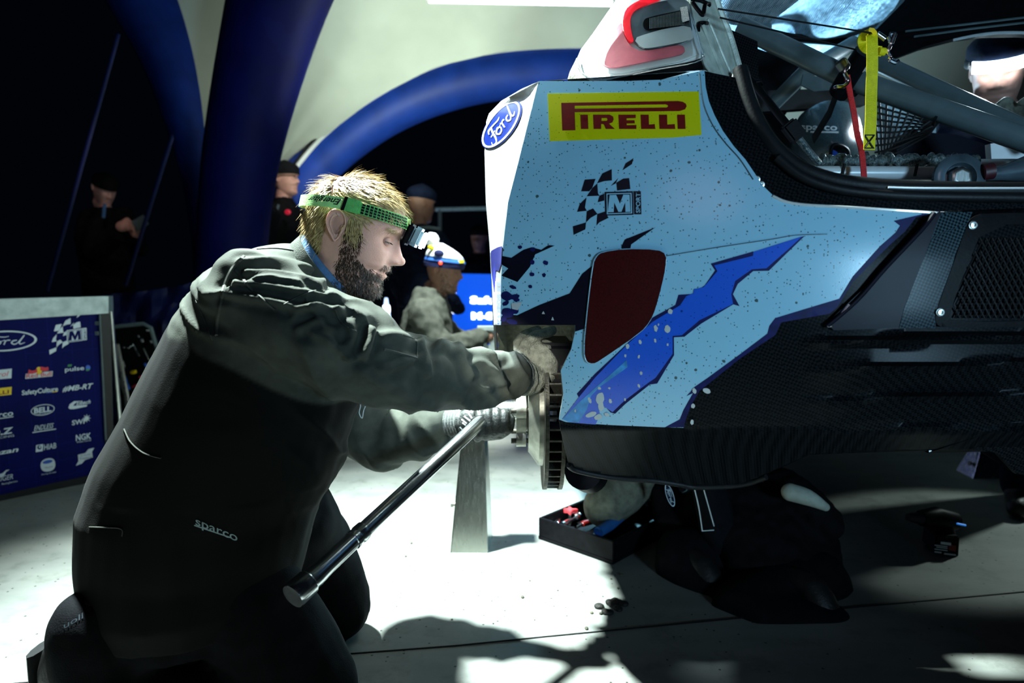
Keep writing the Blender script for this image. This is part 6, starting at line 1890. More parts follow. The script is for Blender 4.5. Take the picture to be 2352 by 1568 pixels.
# ================================================================== tool tray under the bumper
TZ = 0.075
def FT(px, py, z): return PF(px, py, z)
c0, c1 = PF(1237, 1188, TZ), PF(1386, 1236, TZ)          # left and front corner of the rim
ux = (c1 - c0); ux.z = 0; W_ = ux.length; ux.normalize(); uy = Vector((-ux.y, ux.x, 0))
W_ = 0.30; LN_ = 0.42
tray = thing('tool_tray', 'black open tool tray on the floor under the rear bumper', 'tray', Vector((c0.x, c0.y, 0)) + ux * W_ / 2 + uy * LN_ / 2)
def tp(u, v, z): return Vector((c0.x, c0.y, 0)) + ux * u + uy * v + Vector((0, 0, z))
def tbox(mb, u0, u1, v0, v1, z0, z1):
    vs = [tp(u, v, z) for u in (u0, u1) for v in (v0, v1) for z in (z0, z1)]
    mb.add(vs, [(0, 1, 3, 2), (4, 6, 7, 5), (0, 4, 5, 1), (2, 3, 7, 6), (0, 2, 6, 4), (1, 5, 7, 3)])
mb = MB(); tbox(mb, 0, W_, 0, LN_, 0.001, 0.012); mb.build('tray_bottom', M['black_plastic'], tray, smooth=False)
for a in ((0, W_, 0, 0.01), (0, W_, LN_ - 0.01, LN_), (0, 0.01, 0.01, LN_ - 0.01), (W_ - 0.01, W_, 0.01, LN_ - 0.01)):
    mb = MB(); tbox(mb, a[0], a[1], a[2], a[3], 0.012, TZ); bevel(mb.build('tray_wall', M['black_plastic'], tray), 0.002)
def tool(name, label, cat, pts, parts):
    t = thing(name, label, cat, pts[0])
    for nm, fn, m in parts: fn().build(nm, M[m], t)
    return t
a, b = PF(1277, 1202, 0.045), PF(1288, 1180, 0.045)
def spanner(a, b, r):
    mb = MB(); mb.tube([a, lerp(a, b, .5), b], [r, r * .8, r], 10, flat=((0, 0, 1), 1.8)); 
    d = (b - a).normalized(); c = b + d * 0.012
    n = Vector((-d.y, d.x, 0))
    ring_ = [c + (d * math.cos(t) + n * math.sin(t)) * 0.012 for t in [2 * math.pi * i / 16 for i in range(17)]]
    mb.tube(ring_, 0.0045, 8, cap=False); return mb
t1 = spanner(a, b, 0.006).build('spanner', M['chrome'], None); tag(t1, 'chrome ring spanner lying by the wall of the black tray', 'spanner')
a2, b2 = PF(1290, 1205, 0.045), PF(1326, 1186, 0.045)
t2 = thing('ratchet', 'chrome ratchet handle lying next to the red star knob', 'ratchet', a2)
MB().tube([a2, lerp(a2, b2, .45), lerp(a2, b2, .5), b2], [0.010, 0.009, 0.006, 0.006], 12).build('handle', M['chrome'], t2)
MB().lathe([(0, 0.012), (0.016, 0.014), (0.02, 0.008)], b2 + Vector((0, 0, -0.006)), (0, 0, 1), 16).build('drive_head', M['chrome'], t2)
kc = PF(1309, 1177, 0.060); ks = []
for i in range(20):
    t = 2 * math.pi * i / 20; r = 0.030 if i % 5 == 0 else (0.019 if i % 5 in (1, 4) else 0.012)
    ks.append(kc + Vector((math.cos(t) * r, math.sin(t) * r, 0)))
kb = thing('star_knob', 'bright red four-armed star knob in the tool tray', 'knob', kc)
bevel(MB().prism(ks, (0, 0, 0.014)).build('star', mat('knob_red', (0.75, 0.05, 0.06), 0.4), kb), 0.002)
MB().cyl(kc + Vector((0, 0, -0.045)), kc, 0.006, 12).build('stem', M['steel'], kb)
rp = PF(1338, 1203, 0.035)
rpp = thing('pliers', 'pliers with dark red handles beside the khaki knee', 'pliers', rp)
MB().tube([rp, rp + uy * 0.05 + ux * 0.01, rp + uy * 0.09], [0.010, 0.011, 0.008], 10).build('handle', M['sticker_red'], rpp)
MB().tube([rp - uy * 0.03, rp], [0.003, 0.006], 8).build('jaw', M['chrome'], rpp)
bp_ = PF(1374, 1222, 0.070)
bh = thing('mallet', 'blue handled tool resting on the tray wall', 'tool', bp_)
MB().tube([bp_, bp_ + uy * 0.06 + Vector((0, 0, 0.006)), bp_ + uy * 0.13 + Vector((0, 0, 0.012))], [0.018, 0.019, 0.012], 14).build('grip', mat('blue_grip', (0.02, 0.10, 0.30), 0.4), bh)
MB().lathe([(0, 0.012), (-0.006, 0.016), (-0.01, 0.010)], bp_, -uy, 12).build('end_cap', M['logo_blue'], bh)
e0, e1_ = PF(1397, 1201, 0.07), PF(1455, 1158, 0.115)
ex = thing('extension_bar', 'chrome extension bar with socket sloping out of the tool tray', 'socket bar', e0)
MB().tube([e0, e1_], 0.0075, 14).build('shaft', M['chrome'], ex)
MB().tube([e1_, lerp(e1_, e1_ + (e1_ - e0), 0.28)], 0.014, 16).build('socket', M['chrome'], ex)
sp0 = P(1462, 1152, 2.30)
sg = thing('air_gun', 'grey and red air gun lying behind the tool tray', 'air gun', sp0)
MB().tube([P(1475, 1142, 2.34), P(1502, 1124, 2.42)], [0.022, 0.036], 16).build('barrel', M['alu_bar'], sg)
MB().ball(P(1472, 1127, 2.38), (0.02, 0.02, 0.022), 12, 8).build('trigger_cap', M['logo_red'], sg)
MB().tube([P(x, y, 2.36) for x, y in catmull([(1478, 1118), (1480, 1135), (1482, 1150), (1487, 1162)], 4)], 0.005, 8).build('air_line', M['print_white'], sg)

# ================================================================== other people
def figure(label, head, fwd, neck, torso, arms, legs, jm_, tm_n, skin='skin', up=(0, 0, 1), group=None, hands=(), scale=1.0, cuff=0.8):
    """torso: (point, half width along lateral, half depth along facing); arms, legs: lists of (point, radius)"""
    f = Vector(fwd); fl = Vector((f.x, f.y, 0)).normalized(); lat = Vector((-fl.y, fl.x, 0))
    allz = [p for l in legs for p, r in l]
    base = Vector((sum(p.x for p in allz) / len(allz), sum(p.y for p in allz) / len(allz), 0)) if allz else Vector((torso[0][0].x, torso[0][0].y, 0))
    t = thing('person', label, 'person', base, group)
    H = head_frame(head, fwd, up, scale)
    mb = xf(head_shell(44, 60), H)
    for s in (-1, 1):
        E = H @ Matrix.Translation((-0.020, s * 0.066, 0.006)) @ Matrix.Rotation(R(6 * s), 4, 'Z')
        e = ear_shell(s); mb.add([E @ Vector(v) for v in e.v], e.f)
    mb.tube([H @ Vector((-0.005, 0, -0.05)), H @ Vector((-0.02, 0, -0.10)), neck, neck + (neck - head) * 0.4], [0.052, 0.054, 0.06, 0.07], 16)
    me = remesh(mb, 0.005, 1)
    b = MB()
    limb(b, [(p, min(w_, d) * 0.5) for p, w_, d in torso])
    for l in arms + legs: limb(b, [(p, r * 0.4) for p, r in l])
    for h in hands: 
        hp_, hdr = h
        b.ball(hp_, (0.045, 0.03, 0.04), 12, 8)
        n_ = Vector((0, 0, 1)).cross(hdr).normalized()
        for k in range(4):
            finger(b, [tuple(hp_ + Vector((0, 0, 0.027 - 0.018 * k)) + hdr * 0.02), tuple(hp_ + Vector((0, 0, 0.027 - 0.018 * k)) + hdr * 0.065 + n_ * 0.006), tuple(hp_ + Vector((0, 0, 0.022 - 0.018 * k)) + hdr * 0.085 - n_ * 0.02)], 0.0095, 0.008)
        finger(b, [tuple(hp_ + Vector((0, 0, 0.03))), tuple(hp_ + Vector((0, 0, 0.05)) + hdr * 0.04), tuple(hp_ + Vector((0, 0, 0.045)) + hdr * 0.06)], 0.011, 0.009)
    me2 = remesh(b, 0.008, 1)
    j = bmesh.new(); j.from_mesh(me); j.from_mesh(me2); o = bpy.data.meshes.new('body'); j.to_mesh(o); j.free()
    body = link('body', o, M[skin], t)
    mb = MB()
    mb.loft([(p, lat * w_, fl * d) for p, w_, d in torso], 24)
    for l in arms: limb(mb, l, 14)
    jm = remesh(mb, 0.012, 2)
    displace(jm, lambda c, n: 0.010 * noise.noise(Vector((c.x * 14, c.y * 14, c.z * 18))) + 0.006 * noise.noise(c * 33))
    link('jacket', jm, M[jm_], t)
    if legs:
        mb = MB()
        for l in legs: limb(mb, l, 14)
        link('trousers', remesh(mb, 0.014, 2), M[tm_n], t)
        for l in legs:
            p, r = l[-1]
            s = MB(); limb(s, [(p + Vector((0, 0, 0)), r * 0.8), (Vector((p.x, p.y, 0.045)) + fl * 0.05, 0.042), (Vector((p.x, p.y, 0.04)) + fl * 0.14, 0.038)], 10)
            link('boot', remesh(s, 0.012, 1), M['boot'], t)
    return t, H, body

# --- second mechanic, bobble hat, further along the car
Y2 = 3.7
t2, H2, b2_ = figure('bearded mechanic in bobble hat and grey-green jacket reaching to the front wheel', P(1020, 624, Y2), (0.98, -0.1, -0.12), P(985, 690, Y2 + .02),
    [(P(985, 905, Y2 + .05), 0.17, 0.15), (P(975, 830, Y2 + .05), 0.19, 0.16), (P(978, 760, Y2 + .03), 0.21, 0.15), (P(984, 706, Y2 + .02), 0.18, 0.12), (P(986, 680, Y2 + .02), 0.11, 0.095), (P(990, 658, Y2 + .02), 0.078, 0.080)],
    [[(P(972, 722, Y2 - .16), 0.085), (P(1010, 790, Y2 - .2), 0.072), (P(1060, 790, Y2 - .12), 0.062), (P(1108, 770, Y2 - .02), 0.048)], [(P(990, 722, Y2 + .2), 0.08), (P(1050, 780, Y2 + .2), 0.065), (P(1110, 775, Y2 + .1), 0.048)]],
    [[(P(985, 900, Y2 - .08), 0.11), (Vector((P(1035, 900, Y2).x, Y2 - .1, 0.12)), 0.085), (Vector((P(920, 900, Y2).x, Y2 - .1, 0.08)), 0.06)], [(P(985, 900, Y2 + .12), 0.11), (Vector((P(1035, 900, Y2).x, Y2 + .12, 0.12)), 0.085), (Vector((P(920, 900, Y2).x, Y2 + .12, 0.08)), 0.06)]],
    'jacket', 'trousers', 'skin_dark', hands=[(P(1122, 772, Y2 - .02), Vector((1, 0, 0)))])
strb = strands(b2_.data, H2, 7000, beardmask, lambda p: (0.35, 0, -1), 0.014, 0.0018, 17, 0.3, 2, 0.5).build('beard', M['beard'], b2_, crease=0); tag(strb, kind='stuff')
hat = thing('bobble_hat', 'blue and white knitted bobble hat with a yellow front patch', 'hat', H2 @ Vector((0, 0, 0.08)))
def hat_shell(z0, z1, grow, top):
    rings_ = []
    n = 12
    for i in range(n + 1):
        z = lerp(z0, z1, i / n)
        f = interp(min(z, 0.11), FRONT) + grow; b = interp(min(z, 0.11), BACK) + grow; w_ = interp(min(z, 0.11), WIDTH) + grow
        if top: 
            k = i / n; f = lerp(0.098, 0.012, k ** 1.7); b = lerp(0.108, 0.03, k ** 1.7); w_ = lerp(0.092, 0.015, k ** 1.7)
        sh = -0.035 * (i / n) ** 1.3 if top else 0
        rings_.append((H2 @ Vector(((f - b) / 2 + sh, 0, z + 0.012 * (0.0))), H2.to_3x3() @ Vector(((f + b) / 2, 0, 0.0)), H2.to_3x3() @ Vector((0, w_, 0))))
    return MB().loft(rings_, 28)
M['knit_white'] = mat('knit_white', (0.70, 0.75, 0.80), 0.85, 0, 0.1, 30, bump=0.5, bscale=260)
M['knit_blue'] = mat('knit_blue', (0.02, 0.12, 0.50), 0.85, 0, 0.2, 30, bump=0.5, bscale=260)
M['knit_navy'] = mat('knit_navy', (0.006, 0.012, 0.08), 0.85, 0, 0.2, 30, bump=0.5, bscale=260)
hat_shell(0.022, 0.062, 0.016, False).build('cuff', M['knit_navy'], hat)
hat_shell(0.055, 0.082, 0.019, False).build('blue_band', M['knit_blue'], hat)
hat_shell(0.076, 0.150, 0.0, True).build('crown', M['knit_white'], hat)
pm = MB().ball(H2 @ Vector((-0.085, 0, 0.162)), 0.038, 16, 12)
pmm = remesh(pm, 0.004, 1); displace(pmm, lambda c, n: 0.006 * noise.noise(c * 140)); link('pompom', pmm, M['knit_white'], hat)
for (x, z, r, m) in ((-0.02, 0.095, 0.028, 'knit_navy'), (-0.07, 0.12, 0.018, 'webbing_yellow')):
    MB().ball(H2 @ Vector((x, -0.088 + 0.02 * (z > 0.1), z)), (r, 0.012, r * 0.7), 12, 8, H2.to_3x3()).build('motif', M[m], hat)
MB().box(H2 @ Vector((0.092, -0.03, 0.066)), (0.03, 0.05, 0.016)).build('front_patch', M['webbing_yellow'], hat, smooth=False)
MB().ball(H2 @ Vector((-0.005, -0.093, 0.046)), 0.009, 12, 8).build('red_led', mat('led_red', (0.9, 0.05, 0.02), 0.3, emit=(1, 0.06, 0.02), estr=4.0), hat)

# drilled bracket held at the front hub
bk = thing('drilled_bracket', 'pale drilled metal bracket held by the bobble-hatted mechanic', 'bracket', PF(1120, 1005))
mb = MB(); q = [P(1108, 850, 3.66), P(1140, 850, 3.66), P(1134, 752, 3.66), (P(1116, 752, 3.66))]
fr_ = sheet('plate', [(1106, 860), (1140, 860), (1136, 752), (1114, 752)], lambda x, y: 3.66, M['alu_bar'], bk, 0.012, 20, 0, holes=[ellipse(1121, 768, 3.6, 3.6, 0, 14), ellipse(1121, 788, 4.6, 4.6, 0, 14)])
MB().box(P(1118, 753, 3.68), (0.10, 0.06, 0.02)).build('flange', M['alu_bar'], bk, smooth=False)
MB().cyl(P(1122, 860, 3.68), PF(1122, 1005, 0.0) + Vector((0, 0, 0)), 0.03, 14).build('foot', M['steel'], bk)

# --- bystander in black beanie
def standing(label, px, py, Y, fwd, jm, tmn, skin='skin', hat_m=None, arms=None, hands=(), tilt=0.0):
    h = P(px, py, Y); fw = Vector(fwd)
    fl = Vector((fw.x, fw.y, 0)).normalized(); lat = Vector((-fl.y, fl.x, 0))
    nk = h + Vector((0, 0, -0.15)) - fl * 0.02
    z = h.z
    tor = [(Vector((nk.x, nk.y, z * 0.50)), 0.19, 0.13), (Vector((nk.x, nk.y, z * 0.62)), 0.19, 0.13), (Vector((nk.x, nk.y, z * 0.75)), 0.22, 0.14), (nk + Vector((0, 0, -0.07)), 0.20, 0.11), (nk + Vector((0, 0, -0.02)), 0.09, 0.08), (nk + Vector((0, 0, 0.02)), 0.07, 0.07)]
    if arms is None:
        arms = []
        for s in (-1, 1):
            sh = nk + lat * (0.20 * s) + Vector((0, 0, -0.10))
            arms.append([(sh, 0.07), (sh + lat * 0.04 * s + Vector((0, 0, -0.28)), 0.06), (sh + fl * 0.16 + Vector((0, 0, -0.42)), 0.048)])
    legs = []
    for s in (-1, 1):
        hip = Vector((nk.x, nk.y, z * 0.53)) + lat * 0.09 * s
        legs.append([(hip, 0.105), (Vector((hip.x, hip.y, z * 0.28)), 0.075), (Vector((hip.x, hip.y, 0.09)), 0.06)])
    t, H, b = figure(label, h, fw, nk, tor, arms, legs, jm, tmn, skin, hands=hands)
    if hat_m:
        mb = MB(); rings_ = []
        for i in range(9):
            zz = lerp(0.03, 0.135, i / 8); k = 1 - (max(0, i - 3) / 5.0) ** 2 * 0.92
            rings_.append((H @ Vector((-0.004, 0, zz)), H.to_3x3() @ Vector((0.106 * k, 0, 0)), H.to_3x3() @ Vector((0, 0.086 * k, 0))))
        mb.loft(rings_, 24); mb.build('beanie', M[hat_m], t)
    return t, H, b
tb, HB, bb = standing('bystander in black beanie and glasses with a small red badge, by the blue tube', 656, 412, 4.9, (0.97, -0.22, 0.02), 'black_cloth', 'black_cloth', 'skin', 'black_cloth')
MB().ball(P(661, 487, 4.70), (0.022, 0.012, 0.018), 12, 8).build('red_badge', mat('badge_red', (0.8, 0.02, 0.05), 0.4, emit=(0.8, 0.02, 0.06), estr=0.3), tb)
gl_ = MB()
gl_.tube([HB @ Vector((0.09, -0.045, 0.014)), HB @ Vector((0.10, -0.03, 0.022)), HB @ Vector((0.105, -0.01, 0.016)), HB @ Vector((0.10, -0.03, 0.0)), HB @ Vector((0.09, -0.045, 0.014))], 0.003, 6); gl_.tube([HB @ Vector((0.09, -0.05, 0.016)), HB @ Vector((0.0, -0.078, 0.018))], 0.003, 6)
gl_.build('glasses', M['black_plastic'], tb)
MB().tube([P(640, 470, 4.72), P(632, 495, 4.70), P(630, 530, 4.70)], 0.008, 6).build('jacket_piping', M['cage'], tb)
# --- dim figure looking at a phone, outside on the left
ax_ = P(240, 440, 5.2)
tp_, HP, bp2 = standing('dim bystander in dark clothes outside the tent looking down at a phone', 240, 436, 5.2, (0.75, -0.45, -0.45), 'black_cloth', 'black_cloth', 'skin', 'black_cloth',
    arms=[[(P(205, 500, 5.15), 0.07), (P(215, 585, 5.0), 0.06), (P(275, 545, 4.85), 0.045)], [(P(285, 495, 5.3), 0.07), (P(320, 570, 5.15), 0.06), (P(315, 548, 4.9), 0.045)]], hands=[(P(280, 520, 4.82), Vector((0.8, 0.1, 0.1))), (P(314, 535, 4.86), Vector((-0.6, -0.2, 0.6)))])
MB().tube([P(241, 468, 5.0), P(239, 485, 4.99), P(238, 500, 4.99)], 0.012, 6).build('lanyard', M['collar_blue'], tp_)
ph = thing('smartphone', 'dark smartphone held up in the dim bystander\'s hands', 'phone', P(322, 508, 4.78))
mb = MB(); mb.box(P(322, 512, 4.78), (0.075, 0.012, 0.10), Matrix.Rotation(R(60), 3, 'Y')); bevel(mb.build('case', M['cage'], ph), 0.004)
# --- navy figure and a faint seated face further back
tn, HN, bn2 = standing('dark figure in navy clothes standing behind the headlamp glow', 968, 470, 4.5, (0.6, 0.6, -0.1), 'navy_cloth', 'navy_cloth', 'skin_dark', 'navy_cloth')
MB().tube([P(962, 524, 4.26), P(985, 522, 4.25), P(1010, 526, 4.27)], 0.010, 6).build('pale_belt', M['cage'], tn)
tf, HF, bf = standing('faint spectator in black beyond the screen with hardly a lit face', 1100, 548, 6.3, (-0.2, -0.95, -0.05), 'black_cloth', 'black_cloth', 'skin_dark', 'black_cloth')

# --- mechanic with a lit headlamp leaning in at the far side of the car
hR = P(2292, 168, 2.25)
fR = Vector((-0.55, -0.78, -0.42))
nR = hR + Vector((0.10, 0.10, -0.13))
tR, HR, bR = figure('mechanic with glaring headlamp leaning into the far side of the car', hR, fR, nR,
    [(Vector((1.95, 2.55, 0.82)), 0.18, 0.14), (Vector((1.86, 2.46, 1.02)), 0.19, 0.14), (Vector((1.76, 2.38, 1.20)), 0.22, 0.15), (nR + Vector((0.02, 0.02, -0.03)), 0.17, 0.11), (nR + Vector((0, 0, 0.02)), 0.075, 0.075)],
    [[(P(2200, 270, 2.3), 0.07), (P(2190, 340, 2.25), 0.06), (P(2260, 335, 2.15), 0.045)], [(P(2385, 255, 2.35), 0.07), (P(2400, 330, 2.2), 0.06), (P(2352, 275, 2.05), 0.045)]],
    [[(Vector((1.90, 2.5, 0.84)), 0.11), (Vector((1.9, 2.5, 0.45)), 0.08), (Vector((1.92, 2.52, 0.09)), 0.06)], [(Vector((2.05, 2.62, 0.84)), 0.11), (Vector((2.1, 2.65, 0.45)), 0.08), (Vector((2.1, 2.65, 0.09)), 0.06)]],
    'navy_cloth', 'navy_cloth')
gm_ = MB(); gc = P(2340, 262, 2.0)
gm_.ball(gc, (0.05, 0.035, 0.035), 16, 10)
for k in range(4):
    a = gc + Vector((-0.03 + 0.004 * k, -0.01 - 0.0 * k, 0.026 - 0.016 * k))
    finger(gm_, [tuple(a), tuple(a + Vector((-0.03, -0.02, 0.006))), tuple(a + Vector((-0.05, -0.01, -0.012)))], 0.0105, 0.009)
finger(gm_, [tuple(gc + Vector((0, -0.02, 0.02))), tuple(gc + Vector((-0.01, -0.045, 0.03))), tuple(gc + Vector((-0.03, -0.05, 0.02)))], 0.012, 0.010)
link('glove', remesh(gm_, 0.004, 1), M['glove_grey'], tR)
hc = MB(); rings_ = []
for i in range(9):
    zz = lerp(0.045, 0.14, i / 8); k = 1 - (max(0, i - 3) / 5.0) ** 2 * 0.92
    rings_.append((HR @ Vector((-0.004, 0, zz)), HR.to_3x3() @ Vector((0.108 * k, 0, 0)), HR.to_3x3() @ Vector((0, 0.088 * k, 0))))
hc.loft(rings_, 24); hc.build('beanie', M['navy_cloth'], tR)
mb = MB(); mb.tube([HR @ Vector((0.02, -0.03, -0.10)), HR @ Vector((0.03, -0.05, -0.15)), HR @ Vector((0.02, -0.06, -0.2))], 0.010, 8); mb.build('drawstring', M['canopy_trim'], tR)
oval_badge('chest_badge', tR, 2283, 262, 14, 7, -10, lambda x, y: 2.02, M['print_blue'], M['logo_blue'], 0.002)
h2 = thing('headlamp', 'glaring wide headlamp on the forehead of the mechanic beyond the roll cage', 'headlamp', HR @ Vector((0.1, 0, 0.05)))
mb = MB()
vs = []
for zz in (0.022, 0.058):
    for i in range(13):
        a = R(lerp(-50, 50, i / 12)); vs.append(HR @ Vector((0.112 * math.cos(a), 0.088 * math.sin(a), zz)))
k = len(vs)
for zz in (0.022, 0.058):
    for i in range(13):
        a = R(lerp(-50, 50, i / 12)); vs.append(HR @ Vector((0.100 * math.cos(a), 0.078 * math.sin(a), zz)))
fs = []
for i in range(12):
    fs += [(i, i + 1, 14 + i, 13 + i), (k + i, k + 13 + i, k + 14 + i, k + i + 1), (i, k + i, k + i + 1, i + 1), (13 + i, 14 + i, k + 14 + i, k + 13 + i)]
mb.add(vs, fs); mb.build('light_bar', mat('lamp_bar_glow', (0.9, 0.95, 1.0), 0.3, emit=(0.70, 0.92, 1.0), estr=18.0), h2)
st2 = MB(); st2.tube([HR @ Vector((0.105 * math.cos(R(a)), 0.09 * math.sin(R(a)), 0.045)) for a in range(50, 311, 12)], 0.012, 8, flat=((0, 0, 1), 0.25)); st2.build('strap', M['rubber'], h2)
spot('headlamp_beam_far', HR @ Vector((0.13, 0, 0.04)), P(1960, 330, 1.9), 85, 32.0, (0.7, 0.9, 1.0), 0.03, 0.7)

# --- mechanic crouching under the rear bumper
tu, HU, bu = figure('mechanic crouching under the rear bumper in black jacket and one khaki knee', P(1700, 1010, 2.25), (-0.5, 0.8, -0.1), P(1715, 1060, 2.2),
    [(P(1800, 1330, 1.98), 0.20, 0.16), (P(1780, 1250, 2.0), 0.21, 0.17), (P(1750, 1170, 2.08), 0.20, 0.16), (P(1720, 1090, 2.18), 0.16, 0.12), (P(1715, 1060, 2.2), 0.07, 0.07)],
    [[(P(1640, 1130, 2.2), 0.075), (P(1560, 1210, 2.15), 0.065), (P(1520, 1120, 2.25), 0.05)], [(P(1800, 1120, 2.1), 0.06), (P(1850, 1150, 2.0), 0.055), (P(1905, 1200, 1.95), 0.05)]],
    [[(P(1740, 1330, 2.0), 0.12), (P(1560, 1280, 2.0), 0.09), (P(1640, 1380, 1.86), 0.07)], [(P(1860, 1350, 1.9), 0.12), (P(1700, 1420, 1.75), 0.09), (P(1900, 1440, 1.72), 0.07)]],
    'black_cloth', 'trousers')
kn = MB(); limb(kn, [(P(1500, 1050, 2.35), 0.088), (P(1435, 1115, 2.26), 0.086), (P(1392, 1160, 2.22), 0.080)], 18); limb(kn, [(P(1390, 1155, 2.22), 0.072), (P(1430, 1150, 2.38), 0.06)], 14)
km = remesh(kn, 0.008, 2); displace(km, lambda c, n: 0.006 * noise.noise(Vector((c.x * 20, c.y * 14, c.z * 12))))
link('khaki_knee', km, M['khaki'], tu)
sl = MB(); limb(sl, [(P(1815, 1130, 1.93), 0.026), (P(1855, 1142, 1.91), 0.024), (P(1896, 1164, 1.90), 0.012)], 12); sl.build('pale_cuff', mat('pale_cuff', (0.34, 0.36, 0.30), 0.8, bump=0.3), tu)
US = lambda x, y: 1.93
th_ = MB()
for pts in ([(1595, 1122), (1605, 1165), (1613, 1218)], [(1616, 1122), (1628, 1165), (1640, 1208)], [(1612, 1219), (1640, 1217)]):
    th_.tube([P(x, y, 1.93) for x, y in catmull(pts, 5)], 0.0016, 6)
pk = MB(); limb(pk, [(P(1625, 1110, 2.02), 0.05), (P(1640, 1170, 2.0), 0.055), (P(1660, 1260, 1.98), 0.06)], 14)
pko = link('thigh_pocket', remesh(pk, 0.008, 2), M['trousers'], tu)
th_.build('pocket_stitching', M['canopy_trim'], pko)
oval_badge('sleeve_badge', tu, 1538, 1136, 28, 9, 72, lambda x, y: 2.03, M['navy_cloth'], M['logo_white'], 0.003)

# ================================================================== things at the back
sc = thing('video_screen', 'glowing blue video screen with blurred white sponsor lettering', 'screen', PF(1090, 880))
DSC = lambda x, y: 5.6
sheet('panel', [(1040, 628), (1240, 632), (1240, 800), (1040, 800)], DSC, mat('screen_blue', (0.01, 0.08, 0.6), 0.3, 0, 0.1, 2, emit=(0.004, 0.10, 0.85), estr=1.0), sc, 0.05, 60, smooth=False)
mb = MB()
text_on(mb, 'SafetyCulture', DSC, 1080, 696, 190, 16, -0.01, 0.01, 0.07); mb2 = MB(); text_on(mb2, 'M-SPORT', DSC, 1083, 732, 130, 15, -0.01, 0.01, 0.09)
scw = mat('screen_white', (0.9, 0.95, 1), 0.4, emit=(0.85, 0.95, 1.0), estr=5.0)
for y in (674, 688, 706, 716): 
    sheet_mesh([ellipse(1043, y, 5, 4, 0, 12)], DSC, 0.0, 20, 0.01).build('screen_dot', scw, sc, smooth=False)
mb.build('screen_lettering', scw, sc, smooth=False)
mb2.build('screen_lettering', scw, sc, smooth=False)
MB().box(P(1140, 815, 5.62), (0.75, 0.06, 0.05)).build('screen_foot', M['frame_black'], sc, smooth=False)
for x in (1060, 1220): MB().cyl(P(x, 800, 5.62), Vector((P(x, 800, 5.62).x, 5.62, 0)), 0.025, 10).build('leg', M['frame_black'], sc)
cone_g = mat('cone_glow', (0.8, 0.9, 1.0), 0.4, 0, 0.2, 30, emit=(0.45, 0.65, 1.0), estr=2.6)
cone_w = mat('cone_band', (0.9, 0.95, 1.0), 0.4, emit=(0.9, 0.97, 1.0), estr=6.0)
for i, (x, top) in enumerate(((842, 700), (887, 684), (929, 700))):
    Yc = 5.8; tp0 = P(x, top, Yc); b0 = Vector((tp0.x, Yc, 0))
    c = thing('light_cone', 'slim glowing blue-white marker cone standing behind the mechanic\'s arm', 'cone lamp', b0, 'glowing marker cones')
    h = tp0.z
    MB().lathe([(0.0, 0.070), (0.02, 0.070), (0.022, 0.066), (h * 0.5, 0.055), (h * 0.85, 0.026), (h, 0.012)], b0, (0, 0, 1), 18).build('cone_body', cone_g, c)
    for k in (0.40, 0.68, 0.86):
        r = interp(k, [(0, 0.068), (0.5, 0.058), (0.85, 0.030), (1, 0.014)])
        MB().lathe([(h * k - 0.025, r + 0.002), (h * k, r + 0.003), (h * k + 0.03, r - 0.002)], b0, (0, 0, 1), 18).build('bright_band', cone_w, c)
rl = thing('crowd_rail', 'thin grey crowd rail behind the car in the dark', 'rail', PF(1060, 880))
MB().tube([P(1000, 481, 6.8), P(1240, 476, 6.8)], 0.02, 8).build('top_bar', mat('rail_grey', (0.35, 0.5, 0.55), 0.5, emit=(0.3, 0.5, 0.6), estr=0.0), rl)
for x in (1010, 1200): 
    p = P(x, 480, 6.8); MB().cyl(p, Vector((p.x, p.y, 0)), 0.02, 8).build('post', M['cage'], rl)
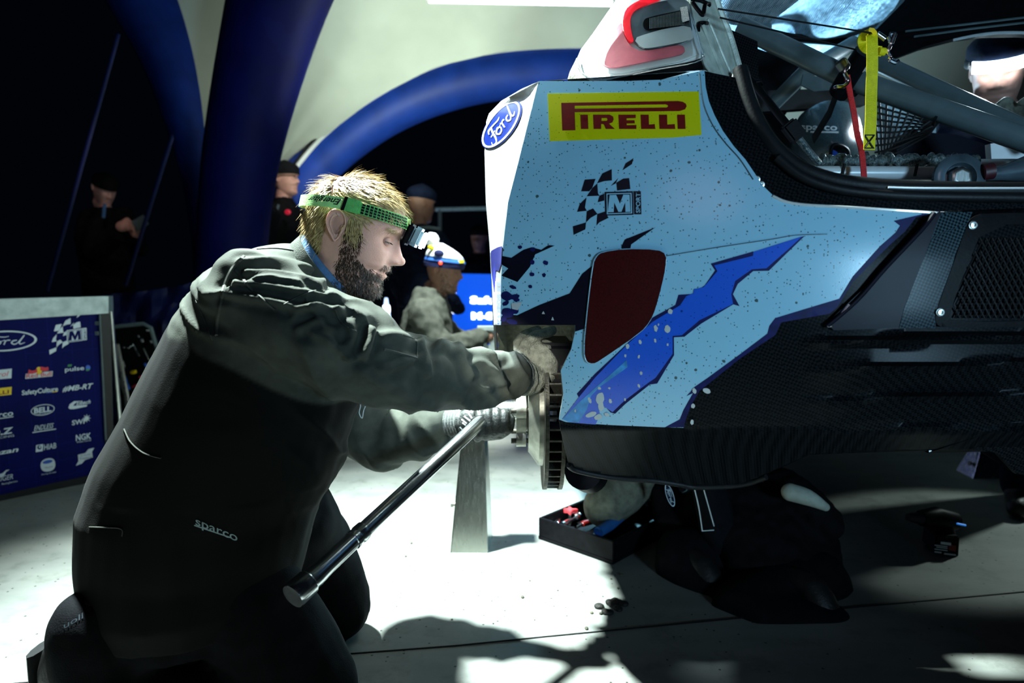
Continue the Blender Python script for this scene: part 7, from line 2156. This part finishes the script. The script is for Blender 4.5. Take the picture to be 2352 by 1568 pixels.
# cordless impact driver lying on its battery under the car
iz = PF(2175, 1278)
im = thing('impact_driver', 'black cordless impact driver standing on its battery under the car', 'power tool', iz)
bY = iz.y
mb = MB(); mb.prism([P(2150, 1230, bY), P(2205, 1232, bY), P(2202, 1280, bY), P(2145, 1271, bY)], (0.02, 0.10, 0.0)); bevel(mb.build('battery', M['black_plastic'], im), 0.004)
mb = MB(); mb.tube([P(2175, 1235, bY + .05), P(2170, 1200, bY + .05)], 0.025, 14); mb.tube([P(2115, 1190, bY + .03), P(2150, 1188, bY + .04), P(2190, 1196, bY + .07)], [0.025, 0.034, 0.03], 16); im_b = mb.build('driver_body', M['black_plastic'], im)
MB().tube([P(2085, 1188, bY + .02), P(2116, 1190, bY + .03)], [0.012, 0.02], 14).build('chuck', M['rubber'], im)
MB().tube([P(2198, 1202, bY + .02), P(2218, 1206, bY + .02)], 0.003, 6).build('blue_stripe', mat('stripe_blue', (0.02, 0.2, 0.8), 0.4, emit=(0.02, 0.25, 0.9), estr=0.5), im)
DI = lambda x, y: bY - 0.004
for x, y, w_, h in ((2160, 1243, 24, 6), (2146, 1250, 30, 2.2), (2150, 1254.5, 26, 2.0), (2146, 1259, 30, 2.2), (2146, 1265, 16, 3), (2168, 1269, 27, 3.5)):
    sheet('battery_label_bar', [(x, y), (x + w_, y + w_ * 0.13), (x + w_, y + w_ * 0.13 + h), (x, y + h)], DI, M['logo_white'], im, 0.0005, 20, 0.0012, smooth=False)
sheet('battery_red_patch', [(2178, 1250), (2196, 1253), (2195, 1266), (2179, 1263)], DI, M['sticker_red'], im, 0.0005, 20, 0.0008, smooth=False)
# stones and a clod of mud on the floor
rs_ = random.Random(8)
for (x, y, r) in ((1200, 1372, 5), (1428, 1322, 5), (1420, 1352, 4), (1404, 1330, 2.5), (1217, 1334, 2.5), (1281, 1356, 2.5), (1133, 1432, 2.5), (1228, 1424, 2.2), (1272, 1392, 2), (1359, 1408, 4.5), (1380, 1410, 5), (1347, 1444, 5), (945, 1248, 3.5), (932, 1278, 3), (1038, 1423, 3)):
    p = PF(x, y); rr = r * p.y / FPX
    mb = MB(); mb.ball(p + Vector((0, 0, rr * 0.45)), (rr * rs_.uniform(.8, 1.3), rr * rs_.uniform(.8, 1.2), rr * 0.55), 9, 6)
    o = mb.build('pebble', M['dirty_metal'], None, smooth=False); tag(o, 'small grey pebble lying on the lit tent floor', 'pebble', 'pebbles on the tent floor')
p = PF(1405, 1395); mb = MB()
for i in range(12):
    a = rs_.uniform(0, 6.28); d = rs_.random() ** .5
    mb.ball(p + Vector((math.cos(a) * 0.042 * d, math.sin(a) * 0.034 * d, 0.004)), (rs_.uniform(.010, .016), rs_.uniform(.010, .016), 0.007), 10, 6)
cl = link('mud_clod', remesh(mb, 0.003, 1), mat('mud', (0.012, 0.011, 0.009), 0.6, 0, 0.4, 80, bump=0.6), None); tag(cl, 'flat dark clod of wet mud on the tent floor', 'mud')
